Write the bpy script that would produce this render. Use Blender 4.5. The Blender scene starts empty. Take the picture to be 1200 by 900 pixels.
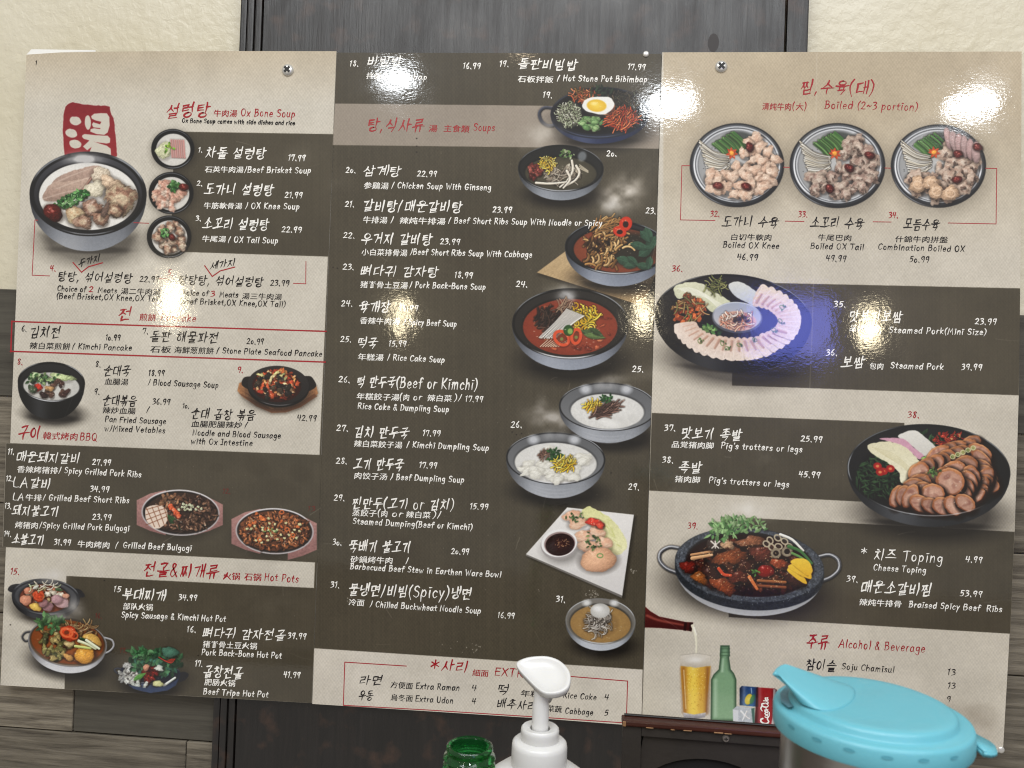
import bpy, bmesh, math, random
import numpy as np
from mathutils import Vector, Matrix, Euler

random.seed(7)
scene = bpy.context.scene
COL = scene.collection

# ------------------------------------------------------------------ camera
FPX = 950.0                                   # focal length in photo pixels (photo 1200 x 900)
CAM_LOC = Vector((0.1150693, -0.96359989, -0.00912329))
CAM_ROT = Euler((math.radians(90.61641), math.radians(-2.01715), math.radians(4.93175)), 'XYZ')
cam_data = bpy.data.cameras.new('camera')
cam = bpy.data.objects.new('camera', cam_data)
COL.objects.link(cam)
cam.location = CAM_LOC
cam.rotation_euler = CAM_ROT
cam_data.sensor_width = 36.0
cam_data.lens = FPX / 1200 * 36.0
cam_data.clip_start = 0.02
cam_data.clip_end = 50
cam_data.dof.use_dof = True
cam_data.dof.focus_distance = 0.98
cam_data.dof.aperture_fstop = 20.0
scene.camera = cam
ROT = CAM_ROT.to_matrix()
ROTN = np.array(ROT)
LOCN = np.array(CAM_LOC)


def ray(px, py):
    return ROT @ Vector(((px - 600) / FPX, -(py - 450) / FPX, -1.0))


def at(px, py, Y):
    """the point of the upright plane y = Y seen at a photo pixel"""
    d = ray(px, py)
    return CAM_LOC + d * ((Y - CAM_LOC.y) / d.y)


def to_plane(P, Y=0.0):
    """array (n,2) of photo pixels -> array (n,2) of x,z on the plane y = Y"""
    P = np.asarray(P, float)
    d = np.stack([(P[:, 0] - 600) / FPX, -(P[:, 1] - 450) / FPX, -np.ones(len(P))], 1) @ ROTN.T
    t = (Y - LOCN[1]) / d[:, 1]
    return np.stack([LOCN[0] + d[:, 0] * t, LOCN[2] + d[:, 2] * t], 1)


def to_pix(X, Z, Y=0.0):
    q = np.stack([X - LOCN[0], np.full_like(X, Y - LOCN[1]), Z - LOCN[2]], -1) @ ROTN
    return 600 + FPX * q[..., 0] / -q[..., 2], 450 - FPX * q[..., 1] / -q[..., 2]


# ------------------------------------------------------------------ world, lamps, exposure
world = bpy.data.worlds.new('World')
scene.world = world
world.use_nodes = True
world.node_tree.nodes['Background'].inputs['Color'].default_value = (1.0, 0.95, 0.88, 1)
world.node_tree.nodes['Background'].inputs['Strength'].default_value = 0.36
scene.view_settings.view_transform = 'Standard'
scene.view_settings.look = 'None'
scene.view_settings.exposure = 0.28
scene.view_settings.gamma = 1.0
scene.cycles.max_bounces = 8
scene.cycles.filter_width = 1.1
scene.cycles.sample_clamp_indirect = 6


def area_lamp(name, loc, target, sx, sy, radiance, color, shape='ELLIPSE'):
    ld = bpy.data.lights.new(name, 'AREA')
    ld.shape = shape
    ld.size, ld.size_y = sx, sy
    area = sx * sy * (math.pi / 4 if shape == 'ELLIPSE' else 1)
    ld.energy = radiance * area * math.pi
    ld.color = color
    o = bpy.data.objects.new(name, ld)
    COL.objects.link(o)
    o.location = loc
    o.rotation_euler = (Vector(target) - Vector(loc)).to_track_quat('-Z', 'Y').to_euler()
    return o


def mirror_lamp(name, px, py, w, h, L, radiance, color, shape='ELLIPSE'):
    """a room lamp standing where the glossy menu shows its reflection at the pixel"""
    p = at(px, py, 0.0)
    d = (p - CAM_LOC).normalized()
    r = Vector((d.x, -d.y, d.z))
    loc = p + r * L
    path = L + (p - CAM_LOC).length
    return area_lamp(name, loc, p, w / FPX * path, h / FPX * path, radiance, color, shape)


COOL = (0.93, 0.97, 1.0)
WARM = (1.0, 0.86, 0.58)
area_lamp('ceiling_panel_light', (0.15, -1.85, 1.72), (0.15, -1.849, -1.0), 3.2, 1.5, 4.2, (0.92, 0.96, 1.0), 'RECTANGLE')
mirror_lamp('round_ceiling_light', 466, 92, 42, 20, 2.3, 46, COOL)
mirror_lamp('round_ceiling_light', 785, 121, 56, 26, 2.3, 46, COOL)
mirror_lamp('round_ceiling_light', 1138, 124, 44, 22, 2.3, 46, COOL)
mirror_lamp('pendant_lamp', 202, 352, 17, 48, 2.6, 42, WARM)
mirror_lamp('pendant_lamp', 470, 370, 15, 40, 2.6, 42, WARM)
mirror_lamp('pendant_lamp', 754, 368, 19, 36, 2.6, 42, WARM)
mirror_lamp('pendant_lamp', 1019, 384, 21, 42, 2.6, 42, WARM)
mirror_lamp('pendant_lamp', 612, 22, 34, 60, 2.2, 22, (1.0, 0.80, 0.55))
mirror_lamp('blue_sign_light', 926, 384, 86, 66, 2.4, 8.5, (0.17, 0.22, 1.0), 'RECTANGLE')


# ------------------------------------------------------------------ object helpers
def tag(o, label=None, cat=None, group=None, kind=None):
    if label:
        o['label'] = label
    if cat:
        o['category'] = cat
    if group:
        o['group'] = group
    if kind:
        o['kind'] = kind
    return o


def empty(name, loc, label=None, cat=None, group=None, kind=None):
    o = bpy.data.objects.new(name, None)
    o.empty_display_size = 0.02
    COL.objects.link(o)
    o.location = loc
    return tag(o, label, cat, group, kind)


def wloc(p):
    v = Vector((0, 0, 0))
    while p is not None and p.type == 'EMPTY':
        v += p.location
        p = p.parent
    return v


def link_mesh(name, me, mats, parent=None, smooth=False):
    o = bpy.data.objects.new(name, me)
    for m in (mats if isinstance(mats, (list, tuple)) else [mats]):
        me.materials.append(m)
    COL.objects.link(o)
    if smooth:
        for p in me.polygons:
            p.use_smooth = True
    if parent:
        o.parent = parent
        o.matrix_parent_inverse = Matrix.Translation(-wloc(parent))
    return o


def mesh_obj(name, verts, faces, mats, parent=None, smooth=False):
    me = bpy.data.meshes.new(name)
    me.from_pydata([tuple(v) for v in verts], [], faces)
    me.update()
    return link_mesh(name, me, mats, parent, smooth)


def bm_obj(name, bm, mats, parent=None, smooth=False):
    me = bpy.data.meshes.new(name)
    bmesh.ops.recalc_face_normals(bm, faces=bm.faces[:])
    bm.to_mesh(me)
    bm.free()
    return link_mesh(name, me, mats, parent, smooth)


def box_bm(x0, x1, y0, y1, z0, z1, bevel=0.0, seg=2):
    bm = bmesh.new()
    bmesh.ops.create_cube(bm, size=1.0)
    for v in bm.verts:
        v.co = Vector(((x0 + x1) / 2 + v.co.x * (x1 - x0), (y0 + y1) / 2 + v.co.y * (y1 - y0), (z0 + z1) / 2 + v.co.z * (z1 - z0)))
    if bevel:
        bmesh.ops.bevel(bm, geom=bm.edges[:], offset=bevel, segments=seg, affect='EDGES', profile=0.6)
    return bm


def lathe(name, prof, center, mats, parent=None, n=64, smooth=True, sharp=40):
    """prof: list of (r, z) from top/outside in order; center (x, y)"""
    vs, fs = [], []
    for r, z in prof:
        for k in range(n):
            a = 2 * math.pi * k / n
            vs.append((center[0] + r * math.cos(a), center[1] + r * math.sin(a), z))
    m = len(prof)
    for i in range(m - 1):
        for k in range(n):
            k2 = (k + 1) % n
            fs.append((i * n + k, i * n + k2, (i + 1) * n + k2, (i + 1) * n + k))
    bm = bmesh.new()
    bv = [bm.verts.new(v) for v in vs]
    for f in fs:
        bm.faces.new([bv[i] for i in f])
    bmesh.ops.remove_doubles(bm, verts=bm.verts[:], dist=1e-6)
    for e in bm.edges:
        if len(e.link_faces) == 2 and e.calc_face_angle(0) > math.radians(sharp):
            e.smooth = False
    return bm_obj(name, bm, mats, parent, smooth)


# ------------------------------------------------------------------ materials
def lin(c):
    c = [x / 255.0 for x in c]
    return tuple(x / 12.92 if x <= 0.04045 else ((x + 0.055) / 1.055) ** 2.4 for x in c) + (1.0,)


def new_mat(name):
    m = bpy.data.materials.new(name)
    m.use_nodes = True
    return m, m.node_tree.nodes, m.node_tree.links, m.node_tree.nodes['Principled BSDF']


def laminate_bump(N, L, bsdf):
    """the film over the print: fine speckle, faint horizontal pull lines, slow waves"""
    g = N.new('ShaderNodeNewGeometry')
    mp = N.new('ShaderNodeMapping')
    mp.inputs['Scale'].default_value = (1.0, 1.0, 2.6)
    L.new(g.outputs['Position'], mp.inputs['Vector'])
    n1 = N.new('ShaderNodeTexNoise'); n1.inputs['Scale'].default_value = 210; n1.inputs['Detail'].default_value = 3
    n2 = N.new('ShaderNodeTexNoise'); n2.inputs['Scale'].default_value = 24; n2.inputs['Detail'].default_value = 3
    n3 = N.new('ShaderNodeTexNoise'); n3.inputs['Scale'].default_value = 300; n3.inputs['Detail'].default_value = 1
    L.new(mp.outputs['Vector'], n1.inputs['Vector'])
    L.new(g.outputs['Position'], n2.inputs['Vector'])
    L.new(g.outputs['Position'], n3.inputs['Vector'])
    b1 = N.new('ShaderNodeBump'); b1.inputs['Strength'].default_value = 1.0; b1.inputs['Distance'].default_value = 0.000024
    b2 = N.new('ShaderNodeBump'); b2.inputs['Strength'].default_value = 1.0; b2.inputs['Distance'].default_value = 0.00017
    b3 = N.new('ShaderNodeBump'); b3.inputs['Strength'].default_value = 1.0; b3.inputs['Distance'].default_value = 0.000022
    L.new(n1.outputs['Fac'], b1.inputs['Height'])
    L.new(n2.outputs['Fac'], b2.inputs['Height'])
    L.new(n3.outputs['Fac'], b3.inputs['Height'])
    L.new(b2.outputs['Normal'], b1.inputs['Normal'])
    L.new(b1.outputs['Normal'], b3.inputs['Normal'])
    L.new(b3.outputs['Normal'], bsdf.inputs['Normal'])
    n4 = N.new('ShaderNodeTexNoise'); n4.inputs['Scale'].default_value = 14; n4.inputs['Detail'].default_value = 6; n4.inputs['Distortion'].default_value = 1.5
    L.new(g.outputs['Position'], n4.inputs['Vector'])
    r4 = N.new('ShaderNodeMapRange'); r4.inputs['From Min'].default_value = .35; r4.inputs['From Max'].default_value = .75
    r4.inputs['To Min'].default_value = .042; r4.inputs['To Max'].default_value = .10
    L.new(n4.outputs['Fac'], r4.inputs['Value']); L.new(r4.outputs['Result'], bsdf.inputs['Roughness'])
    bsdf.inputs['Coat Weight'].default_value = .35
    bsdf.inputs['Coat Roughness'].default_value = .30
    bsdf.inputs['Specular IOR Level'].default_value = 0.5


def ink(name, rgb):
    m, N, L, b = new_mat(name)
    b.inputs['Base Color'].default_value = lin(rgb)
    laminate_bump(N, L, b)
    return m


INK = {'w': ink('white_ink', (244, 241, 233)), 'k': ink('black_ink', (26, 22, 22)), 'r': ink('red_ink', (158, 28, 38)),
       'd': ink('faded_red_ink', (98, 50, 42)), 'rb': ink('dull_red_ink', (160, 45, 48)), 'line': ink('thin_red_ink', (165, 50, 55))}


def simple(name, rgb, rough=0.5, metal=0.0, noise=None, bump=None, spec=0.5):
    """noise = (scale, amount), bump = (scale, distance)"""
    m, N, L, b = new_mat(name)
    b.inputs['Base Color'].default_value = lin(rgb)
    b.inputs['Roughness'].default_value = rough
    b.inputs['Metallic'].default_value = metal
    b.inputs['Specular IOR Level'].default_value = spec
    tc = N.new('ShaderNodeNewGeometry')
    if noise:
        t = N.new('ShaderNodeTexNoise'); t.inputs['Scale'].default_value = noise[0]; t.inputs['Detail'].default_value = 5
        L.new(tc.outputs['Position'], t.inputs['Vector'])
        r = N.new('ShaderNodeMapRange')
        r.inputs['To Min'].default_value = 1 - noise[1]; r.inputs['To Max'].default_value = 1 + noise[1]
        L.new(t.outputs['Fac'], r.inputs['Value'])
        mx = N.new('ShaderNodeVectorMath'); mx.operation = 'SCALE'
        mx.inputs[0].default_value = lin(rgb)[:3]
        L.new(r.outputs['Result'], mx.inputs['Scale'])
        L.new(mx.outputs['Vector'], b.inputs['Base Color'])
    if bump:
        t = N.new('ShaderNodeTexNoise'); t.inputs['Scale'].default_value = bump[0]; t.inputs['Detail'].default_value = 4
        L.new(tc.outputs['Position'], t.inputs['Vector'])
        bp = N.new('ShaderNodeBump'); bp.inputs['Distance'].default_value = bump[1]; bp.inputs['Strength'].default_value = 1
        L.new(t.outputs['Fac'], bp.inputs['Height'])
        L.new(bp.outputs['Normal'], b.inputs['Normal'])
    return m


def wood(name, dark, light, scale, grain_axis, rough=0.6, bump=0.0006, rand=True, spec=0.4, mottle=0.0, rvar=0.0):
    """stretched-noise wood; grain_axis 'x' or 'z'; tone varies per object"""
    m, N, L, b = new_mat(name)
    g = N.new('ShaderNodeNewGeometry')
    oi = N.new('ShaderNodeObjectInfo')
    mp = N.new('ShaderNodeMapping')
    s = [scale, scale, scale]
    s['xyz'.index(grain_axis)] = scale * 0.06
    mp.inputs['Scale'].default_value = s
    ad = N.new('ShaderNodeVectorMath'); ad.operation = 'MULTIPLY_ADD'
    cb = N.new('ShaderNodeCombineXYZ')
    for k in range(3):
        L.new(oi.outputs['Random'], cb.inputs[k])
    L.new(cb.outputs['Vector'], ad.inputs[0])
    ad.inputs[1].default_value = (7.3, 3.1, 5.7)
    L.new(g.outputs['Position'], ad.inputs[2])
    L.new(ad.outputs['Vector'], mp.inputs['Vector'])
    n = N.new('ShaderNodeTexNoise'); n.inputs['Scale'].default_value = 1.0; n.inputs['Detail'].default_value = 8
    n.inputs['Roughness'].default_value = 0.68; n.inputs['Distortion'].default_value = 0.35
    L.new(mp.outputs['Vector'], n.inputs['Vector'])
    cr = N.new('ShaderNodeValToRGB')
    cr.color_ramp.elements[0].position = 0.32; cr.color_ramp.elements[0].color = lin(dark)
    cr.color_ramp.elements[1].position = 0.68; cr.color_ramp.elements[1].color = lin(light)
    L.new(n.outputs['Fac'], cr.inputs['Fac'])
    out = cr.outputs['Color']
    if rand:
        r = N.new('ShaderNodeMapRange'); r.inputs['To Min'].default_value = 0.72; r.inputs['To Max'].default_value = 1.2
        L.new(oi.outputs['Random'], r.inputs['Value'])
        sc = N.new('ShaderNodeVectorMath'); sc.operation = 'SCALE'
        L.new(out, sc.inputs[0]); L.new(r.outputs['Result'], sc.inputs['Scale'])
        out = sc.outputs['Vector']
    if mottle:
        n4 = N.new('ShaderNodeTexNoise'); n4.inputs['Scale'].default_value = 34; n4.inputs['Detail'].default_value = 6
        L.new(g.outputs['Position'], n4.inputs['Vector'])
        c4 = N.new('ShaderNodeValToRGB')
        c4.color_ramp.elements[0].position = 0.55; c4.color_ramp.elements[0].color = (0, 0, 0, 1)
        c4.color_ramp.elements[1].position = 0.78; c4.color_ramp.elements[1].color = (1, 1, 1, 1)
        L.new(n4.outputs['Fac'], c4.inputs['Fac'])
        mm = N.new('ShaderNodeMath'); mm.operation = 'MULTIPLY'; mm.inputs[1].default_value = mottle
        L.new(c4.outputs['Color'], mm.inputs[0])
        mx = N.new('ShaderNodeMix'); mx.data_type = 'RGBA'
        L.new(mm.outputs['Value'], mx.inputs['Factor']); L.new(out, mx.inputs[6])
        mx.inputs[7].default_value = lin((92, 62, 44))
        out = mx.outputs[2]
    L.new(out, b.inputs['Base Color'])
    b.inputs['Roughness'].default_value = rough
    b.inputs['Specular IOR Level'].default_value = spec
    if rvar:
        n5 = N.new('ShaderNodeTexNoise'); n5.inputs['Scale'].default_value = 9; n5.inputs['Detail'].default_value = 5; n5.inputs['Distortion'].default_value = 1.2
        mp5 = N.new('ShaderNodeMapping'); mp5.inputs['Scale'].default_value = (1.6, 1, .8)
        L.new(g.outputs['Position'], mp5.inputs['Vector']); L.new(mp5.outputs['Vector'], n5.inputs['Vector'])
        sm = N.new('ShaderNodeMath'); sm.operation = 'ADD'
        L.new(n5.outputs['Fac'], sm.inputs[0]); L.new(n.outputs['Fac'], sm.inputs[1])
        r5 = N.new('ShaderNodeMapRange'); r5.inputs['From Min'].default_value = .7; r5.inputs['From Max'].default_value = 1.3
        r5.inputs['To Min'].default_value = rough - rvar; r5.inputs['To Max'].default_value = rough + rvar
        L.new(sm.outputs['Value'], r5.inputs['Value']); L.new(r5.outputs['Result'], b.inputs['Roughness'])
    bp = N.new('ShaderNodeBump'); bp.inputs['Distance'].default_value = bump; bp.inputs['Strength'].default_value = 1
    L.new(n.outputs['Fac'], bp.inputs['Height'])
    L.new(bp.outputs['Normal'], b.inputs['Normal'])
    return m


# ------------------------------------------------------------------ brush lettering: pen strokes -> ribbons
# capitals 8 high, small letters 5 high; '~' marks a smooth stroke
LATIN = {
 'A': (6, '0 0 3.2 8 5.8 0;1 2.8 5 3'), 'B': (5.4, '.7 8 .5 0;~.4 7.8 3.6 8 4 6 2.6 4.6 .8 4.3;~.8 4.3 4 4.4 4.9 2.4 3.4 .3 .3 .1'),
 'C': (5.2, '~5 6.6 3.6 8 1.2 6.6 .4 3.6 1.4 .6 3.4 .1 5 1.4'), 'D': (5.6, '.7 8 .5 0;~.3 7.9 3.4 7.6 5.2 4.6 4.2 1.2 .3 0'),
 'E': (4.8, '4.8 8 .6 7.7 .5 .1 4.8 .3;.5 4 4 4.3'), 'F': (4.6, '4.8 8 .7 7.7 .5 0;.6 4.1 3.9 4.3'),
 'G': (5.8, '~5.2 6.8 3.4 8 1 6.4 .5 3 2 .2 4.4 .6 5.2 3.2;3 3.4 5.6 3.6'), 'H': (5.8, '.7 8 .5 0;5.2 8 5.1 0;.5 4 5.2 4.3'),
 'I': (3.4, '.2 8 3.2 8;1.8 8 1.6 0;0 0 3.2 .1'), 'J': (4.4, '~3.8 8 3.8 2 2.4 0 .4 1.2'), 'K': (5.2, '.7 8 .5 0;4.8 7.8 .7 3.8 5 0'),
 'L': (4.4, '.7 8 .5 .3 4.6 .2'), 'M': (6.8, '.4 0 1.2 8 3.5 3 5.8 8 6.5 0'), 'N': (5.8, '.4 0 .7 8 5 .3 5.3 8'),
 'O': (6, '~3 8 .8 6.6 .5 3 2.4 .1 4.8 1.2 5.6 4.6 4.6 7.2 3 8'), 'P': (5, '.7 8 .5 0;~.4 7.8 3.6 8 4.7 6 3.4 3.9 .7 3.6'),
 'Q': (6.2, '~3 8 .8 6.6 .5 3 2.4 .1 4.8 1.2 5.6 4.6 4.6 7.2 3 8;3.4 2 6.2 -.9'), 'R': (5.4, '.7 8 .5 0;~.4 7.8 3.6 8 4.5 6.2 3.2 4.2 .8 4;2 4 5.2 0'),
 'S': (5, '~4.6 6.9 3 8 1 7 1.2 5 3.8 3.8 4.5 1.8 2.8 0 .4 1'), 'T': (5.4, '0 7.8 5.6 8;2.8 7.8 2.5 0'), 'U': (5.6, '~.6 8 .6 2.4 2.4 0 4.6 1.4 5 8'),
 'V': (5.6, '.2 8 2.6 0 5.4 8'), 'W': (7.6, '.2 8 1.8 0 3.8 6 5.6 0 7.4 8'), 'X': (5.6, '.4 8 5.2 0;5.2 8 .2 0'), 'Y': (5.4, '.2 8 2.7 4.2;5.2 8 2.2 0'), 'Z': (5, '.4 7.8 4.8 8 .4 0 5 .2'),
 'a': (4.8, '~4 4.3 2.4 5.1 .6 3.6 .6 1.2 1.8 .1 3.4 1.6 4.1 4.8;4.1 4.8 3.9 1.4 4.9 .2'), 'b': (4.6, '.9 8 .6 .2;~.6 3.4 2.4 5 4.1 3.4 3.4 .8 1.8 0 .6 .8'),
 'c': (4, '~3.8 4.1 2.4 5 .7 3.4 .7 1.2 2 0 3.8 .9'), 'd': (4.8, '~4 4.2 2.4 5 .6 3.4 .7 1 2 0 3.4 1.2 4.1 3.4;4.3 8 4.1 0'), 'e': (4.4, '~.7 2.5 3.7 3 3.4 4.6 2 5 .6 3.2 .9 .8 2.4 0 4 1'),
 'f': (3.8, '~4 7.3 2.8 8 1.8 6.6 1.5 0;.2 4.6 3.6 4.8'), 'g': (4.6, '~3.8 4.3 2.2 5 .6 3.6 1 1.6 2.4 1.2 3.8 3.2;~3.9 4.8 3.8 -1.6 2.4 -3 .4 -2'),
 'h': (4.6, '.9 8 .6 0;~.7 3.2 2.6 5 3.8 3.8 3.9 0'), 'i': (2.2, '1.1 5 .9 0;.4 7 2.1 7.2'), 'j': (2.6, '~1.8 5 1.8 -1.4 1 -2.8 -.6 -2.2;1 7 2.6 7.2'), 'k': (4.4, '.9 8 .6 0;3.8 4.9 .8 2.4 4.2 0'),
 'l': (2, '1.2 8 .9 0'), 'm': (6.8, '.8 5 .6 0;~.7 3.4 2 5 3.2 4.2 3.2 0;~3.3 3.4 4.8 5 5.9 4.2 6 0'), 'n': (4.6, '.8 5 .6 0;~.7 3.2 2.4 5 3.7 4.2 3.9 0'),
 'o': (4.4, '~2.2 5 .7 3.8 .7 1.2 2.2 0 3.7 1.2 3.7 3.8 2.2 5'), 'p': (4.6, '.9 5 .4 -3;~.8 3.6 2.4 5 4 3.6 3.4 1 2 .3 .6 1.2'), 'q': (4.6, '~3.8 4.3 2.2 5 .6 3.4 1 .8 2.4 .4 3.8 2.6;4 5 3.8 -3'),
 'r': (3.4, '.9 5 .6 0;~.7 2.8 1.8 4.8 3.4 4.6'), 's': (3.8, '~3.4 4.2 2.2 5 .9 4.1 1.2 2.9 3 2.1 3.2 .9 2 0 .3 .6'), 't': (3.4, '1.7 7 1.4 .6 3 .2;.1 4.7 3.3 4.9'), 'u': (4.6, '~.7 5 .7 1.2 2 0 3.6 1.4 3.9 4.8;3.9 5 3.9 .4 4.6 .2'),
 'v': (4.2, '.4 5 2 0 4 5'), 'w': (6, '.3 5 1.6 0 3 4 4.4 0 5.8 5'), 'x': (4.2, '.5 5 3.9 0;3.9 5 .2 0'), 'y': (4.4, '.5 5 2.3 1.2;4 5 .8 -3'), 'z': (4, '.5 4.9 3.6 5 .3 0 3.8 .2'),
 '0': (4.4, '~2.2 4.6 .7 3.4 .8 1 2.2 0 3.6 1.2 3.6 3.4 2.2 4.6'), '1': (2.8, '.3 6.6 1.9 8 1.3 0'), '2': (4.6, '~.4 6.4 2 7.8 3.8 6.6 3 4 .4 .4;.3 .4 4.6 .3'), '3': (4.2, '~.4 7.2 2.6 7.8 3.6 6.4 1.6 4.4;~1.6 4.4 3.8 3.6 3.6 1.2 .6 -.4'),
 '4': (4.8, '.9 7.6 .4 3.6 4.6 3.8;3.9 7.6 3.2 0'), '5': (4.4, '1.2 7.4 .8 4.2;~.8 4.2 3 4.8 3.8 2.6 2.4 .4 .4 .2;1.2 7.5 4.2 7.9'), '6': (4.4, '~3 8 1 5 .6 2 2 0 3.8 1.2 3.4 3 1.6 3.4 .7 2'),
 '7': (4.4, '.4 5.8 .6 7.6;.6 7.6 4 7.8 2.4 0'), '8': (4.2, '~3.6 6.8 2.2 8 .9 6.6 2.2 4.4 3.6 2.2 2.2 0 .8 1.6 2.2 4.2 3.6 6.8'), '9': (4.6, '~4 6.4 2.6 8 .6 6.4 1.3 3.9 3.6 5.2;4.1 7.8 3 0'),
 '.': (2.2, '.7 .4 1.3 -.6'), ',': (2.4, '1.2 .8 .4 -1.4'), '/': (3.6, '3 8 .4 -.6'), '(': (2.8, '~2.6 8.6 .9 6 .7 2 2.2 -1.4'), ')': (2.8, '~.4 8.6 2.1 6 2 2 .3 -1.4'),
 '&': (5.4, '~5 .2 2 5 1.6 7.2 2.8 8 3.6 6.6 .8 3 .8 .8 2.4 0 4.6 3'), '-': (3.6, '.4 3.3 3.2 3.6'), '~': (5, '~.4 3 1.6 4.2 3.2 3 4.8 4'), "'": (1.6, '1 8 .6 6.2'), '*': (5, '2.5 7.5 2.5 1.5;.2 6 4.8 3;.2 3 4.8 6'), ' ': (2.6, ''),
}
JAMO_C = {
 'g': '.05 .88 .92 .95 .55 .02', 'n': '.12 .98 .1 .12 .98 .2', 'd': '.1 .92 .95 .98;.14 .92 .1 .1 .98 .14', 'r': '.05 .92 .9 .96 .82 .56 .1 .5 .06 .06 .98 .12',
 'm': '.1 .95 .1 .08;.08 .93 .9 .96 .88 .06;.1 .08 .92 .1', 'b': '.1 .98 .1 .06;.88 .98 .88 .06;.1 .52 .9 .56;.1 .07 .9 .1', 's': '~.55 1 .45 .5 0 0;.45 .62 1 .06',
 'o': '~.5 .95 .1 .7 .12 .25 .5 .05 .9 .28 .88 .72 .5 .95', 'j': '.06 .9 .94 .94;~.6 .92 .4 .4 0 0;.48 .5 1 .02', 'c': '.35 1.08 .66 1.02;.06 .8 .94 .83;~.55 .8 .4 .35 0 0;.48 .42 1 .02',
 'k': '.05 .9 .92 .95 .55 .02;.1 .5 .8 .56', 't': '.1 .94 .95 .98;.14 .92 .1 .08 .98 .12;.12 .5 .85 .54', 'p': '.04 .92 .98 .95;.3 .9 .33 .1;.7 .92 .68 .1;0 .06 1 .1', 'h': '.35 1.1 .66 1.06;.04 .82 .96 .85;~.5 .66 .18 .46 .2 .14 .5 .02 .82 .16 .8 .46 .5 .66',
}
INI = ['g', 'gg', 'n', 'd', 'dd', 'r', 'm', 'b', 'bb', 's', 'ss', 'o', 'j', 'jj', 'c', 'k', 't', 'p', 'h']
FIN = ['', 'g', 'gg', 'gs', 'n', 'nj', 'nh', 'd', 'r', 'rg', 'rm', 'rb', 'rs', 'rt', 'rp', 'rh', 'm', 'b', 'bs', 's', 'ss', 'o', 'j', 'c', 'k', 't', 'p', 'h']
# vowels: upright strokes (unit box at right) and flat strokes (unit box below)
VOW = [('a', ''), ('ae', ''), ('ya', ''), ('yae', ''), ('eo', ''), ('e', ''), ('yeo', ''), ('ye', ''), ('', 'o'), ('a', 'o'), ('ae', 'o'), ('i', 'o'), ('', 'yo'),
       ('', 'u'), ('eo', 'u'), ('e', 'u'), ('i', 'u'), ('', 'yu'), ('', 'eu'), ('i', 'eu'), ('i', '')]
UPV = {'a': '.4 1 .4 0;.4 .52 1 .55', 'ae': '.2 .95 .2 .05;.8 1 .8 0;.2 .5 .8 .52', 'ya': '.4 1 .4 0;.4 .64 1 .67;.4 .38 1 .4', 'yae': '.2 .95 .2 .05;.8 1 .8 0;.2 .6 .8 .62;.2 .4 .8 .42',
       'eo': '.65 1 .65 0;0 .52 .65 .54', 'e': '.5 .95 .5 .05;.95 1 .95 0;0 .5 .5 .52', 'yeo': '.65 1 .65 0;0 .66 .65 .68;0 .38 .65 .4', 'ye': '.5 .95 .5 .05;.95 1 .95 0;0 .62 .5 .64;0 .4 .5 .42', 'i': '.55 1 .5 0'}
FLV = {'o': '.5 1 .5 .3;0 .28 1 .32', 'yo': '.34 1 .34 .3;.66 1 .66 .3;0 .28 1 .32', 'u': '0 .8 1 .84;.5 .8 .48 0', 'yu': '0 .8 1 .84;.34 .8 .3 0;.66 .8 .66 0', 'eu': '0 .5 1 .54'}


def parse(s):
    out = []
    for st in s.split(';'):
        st = st.strip()
        if not st:
            continue
        sm = st.startswith('~')
        v = [float(a) for a in st.lstrip('~').split()]
        p = np.array(v).reshape(-1, 2)
        if sm and len(p) > 2:
            q = np.vstack([2 * p[0] - p[1], p, 2 * p[-1] - p[-2]])
            if np.allclose(p[0], p[-1]):
                q[0], q[-1] = p[-2], p[1]
            r = []
            for i in range(1, len(q) - 2):
                for t in (0, .34, .67):
                    a, b, c, d = q[i - 1], q[i], q[i + 1], q[i + 2]
                    r.append(.5 * (2 * b + (c - a) * t + (2 * a - 5 * b + 4 * c - d) * t * t + (3 * b - a - 3 * c + d) * t ** 3))
            r.append(q[-2])
            p = np.array(r)
        out.append(p)
    return out


CACHE = {}


def jamo(s):
    if s not in CACHE:
        CACHE[s] = parse(s)
    return CACHE[s]


def hangul(ch):
    """strokes in a unit em box"""
    k = ord(ch) - 0xAC00
    i, v, f = k // 588, (k % 588) // 28, k % 28
    up, fl = VOW[v]
    fin = FIN[f]
    y0 = 0.36 if fin else 0.04
    out = []

    def put(code, x0, x1, ya, yb):
        parts = [code[:len(code) // 2]] * 2 if len(code) == 2 and code[0] == code[1] else list(code)
        w = (x1 - x0) / (len(parts) + .12 * (len(parts) - 1))
        for n, c in enumerate(parts):
            xa = x0 + n * w * 1.12
            for p in jamo(JAMO_C[c]):
                out.append(np.stack([xa + p[:, 0] * w, ya + p[:, 1] * (yb - ya)], 1))

    def putv(d, x0, x1, ya, yb):
        for p in jamo(d):
            out.append(np.stack([x0 + p[:, 0] * (x1 - x0), ya + p[:, 1] * (yb - ya)], 1))
    if up and not fl:
        put(INI[i], 0.04, 0.50, y0 + .08, 0.88)
        putv(UPV[up], 0.54, 0.96, y0 - .02, 1.0)
    elif fl and not up:
        m = y0 + (1 - y0) * .46
        put(INI[i], 0.2, 0.80, m, 0.98)
        putv(FLV[fl], 0.02, 0.98, y0 - (0.02 if fin else 0.06), m + .02)
    else:
        m = y0 + (1 - y0) * .46
        put(INI[i], 0.06, 0.54, m, 0.94)
        putv(FLV[fl], 0.0, 0.66, y0, m)
        putv(UPV[up], 0.66, 0.94, y0 - .04, 1.0)
    if fin:
        put(fin, 0.22, 0.82, -0.06, 0.30)
    return out


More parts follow.
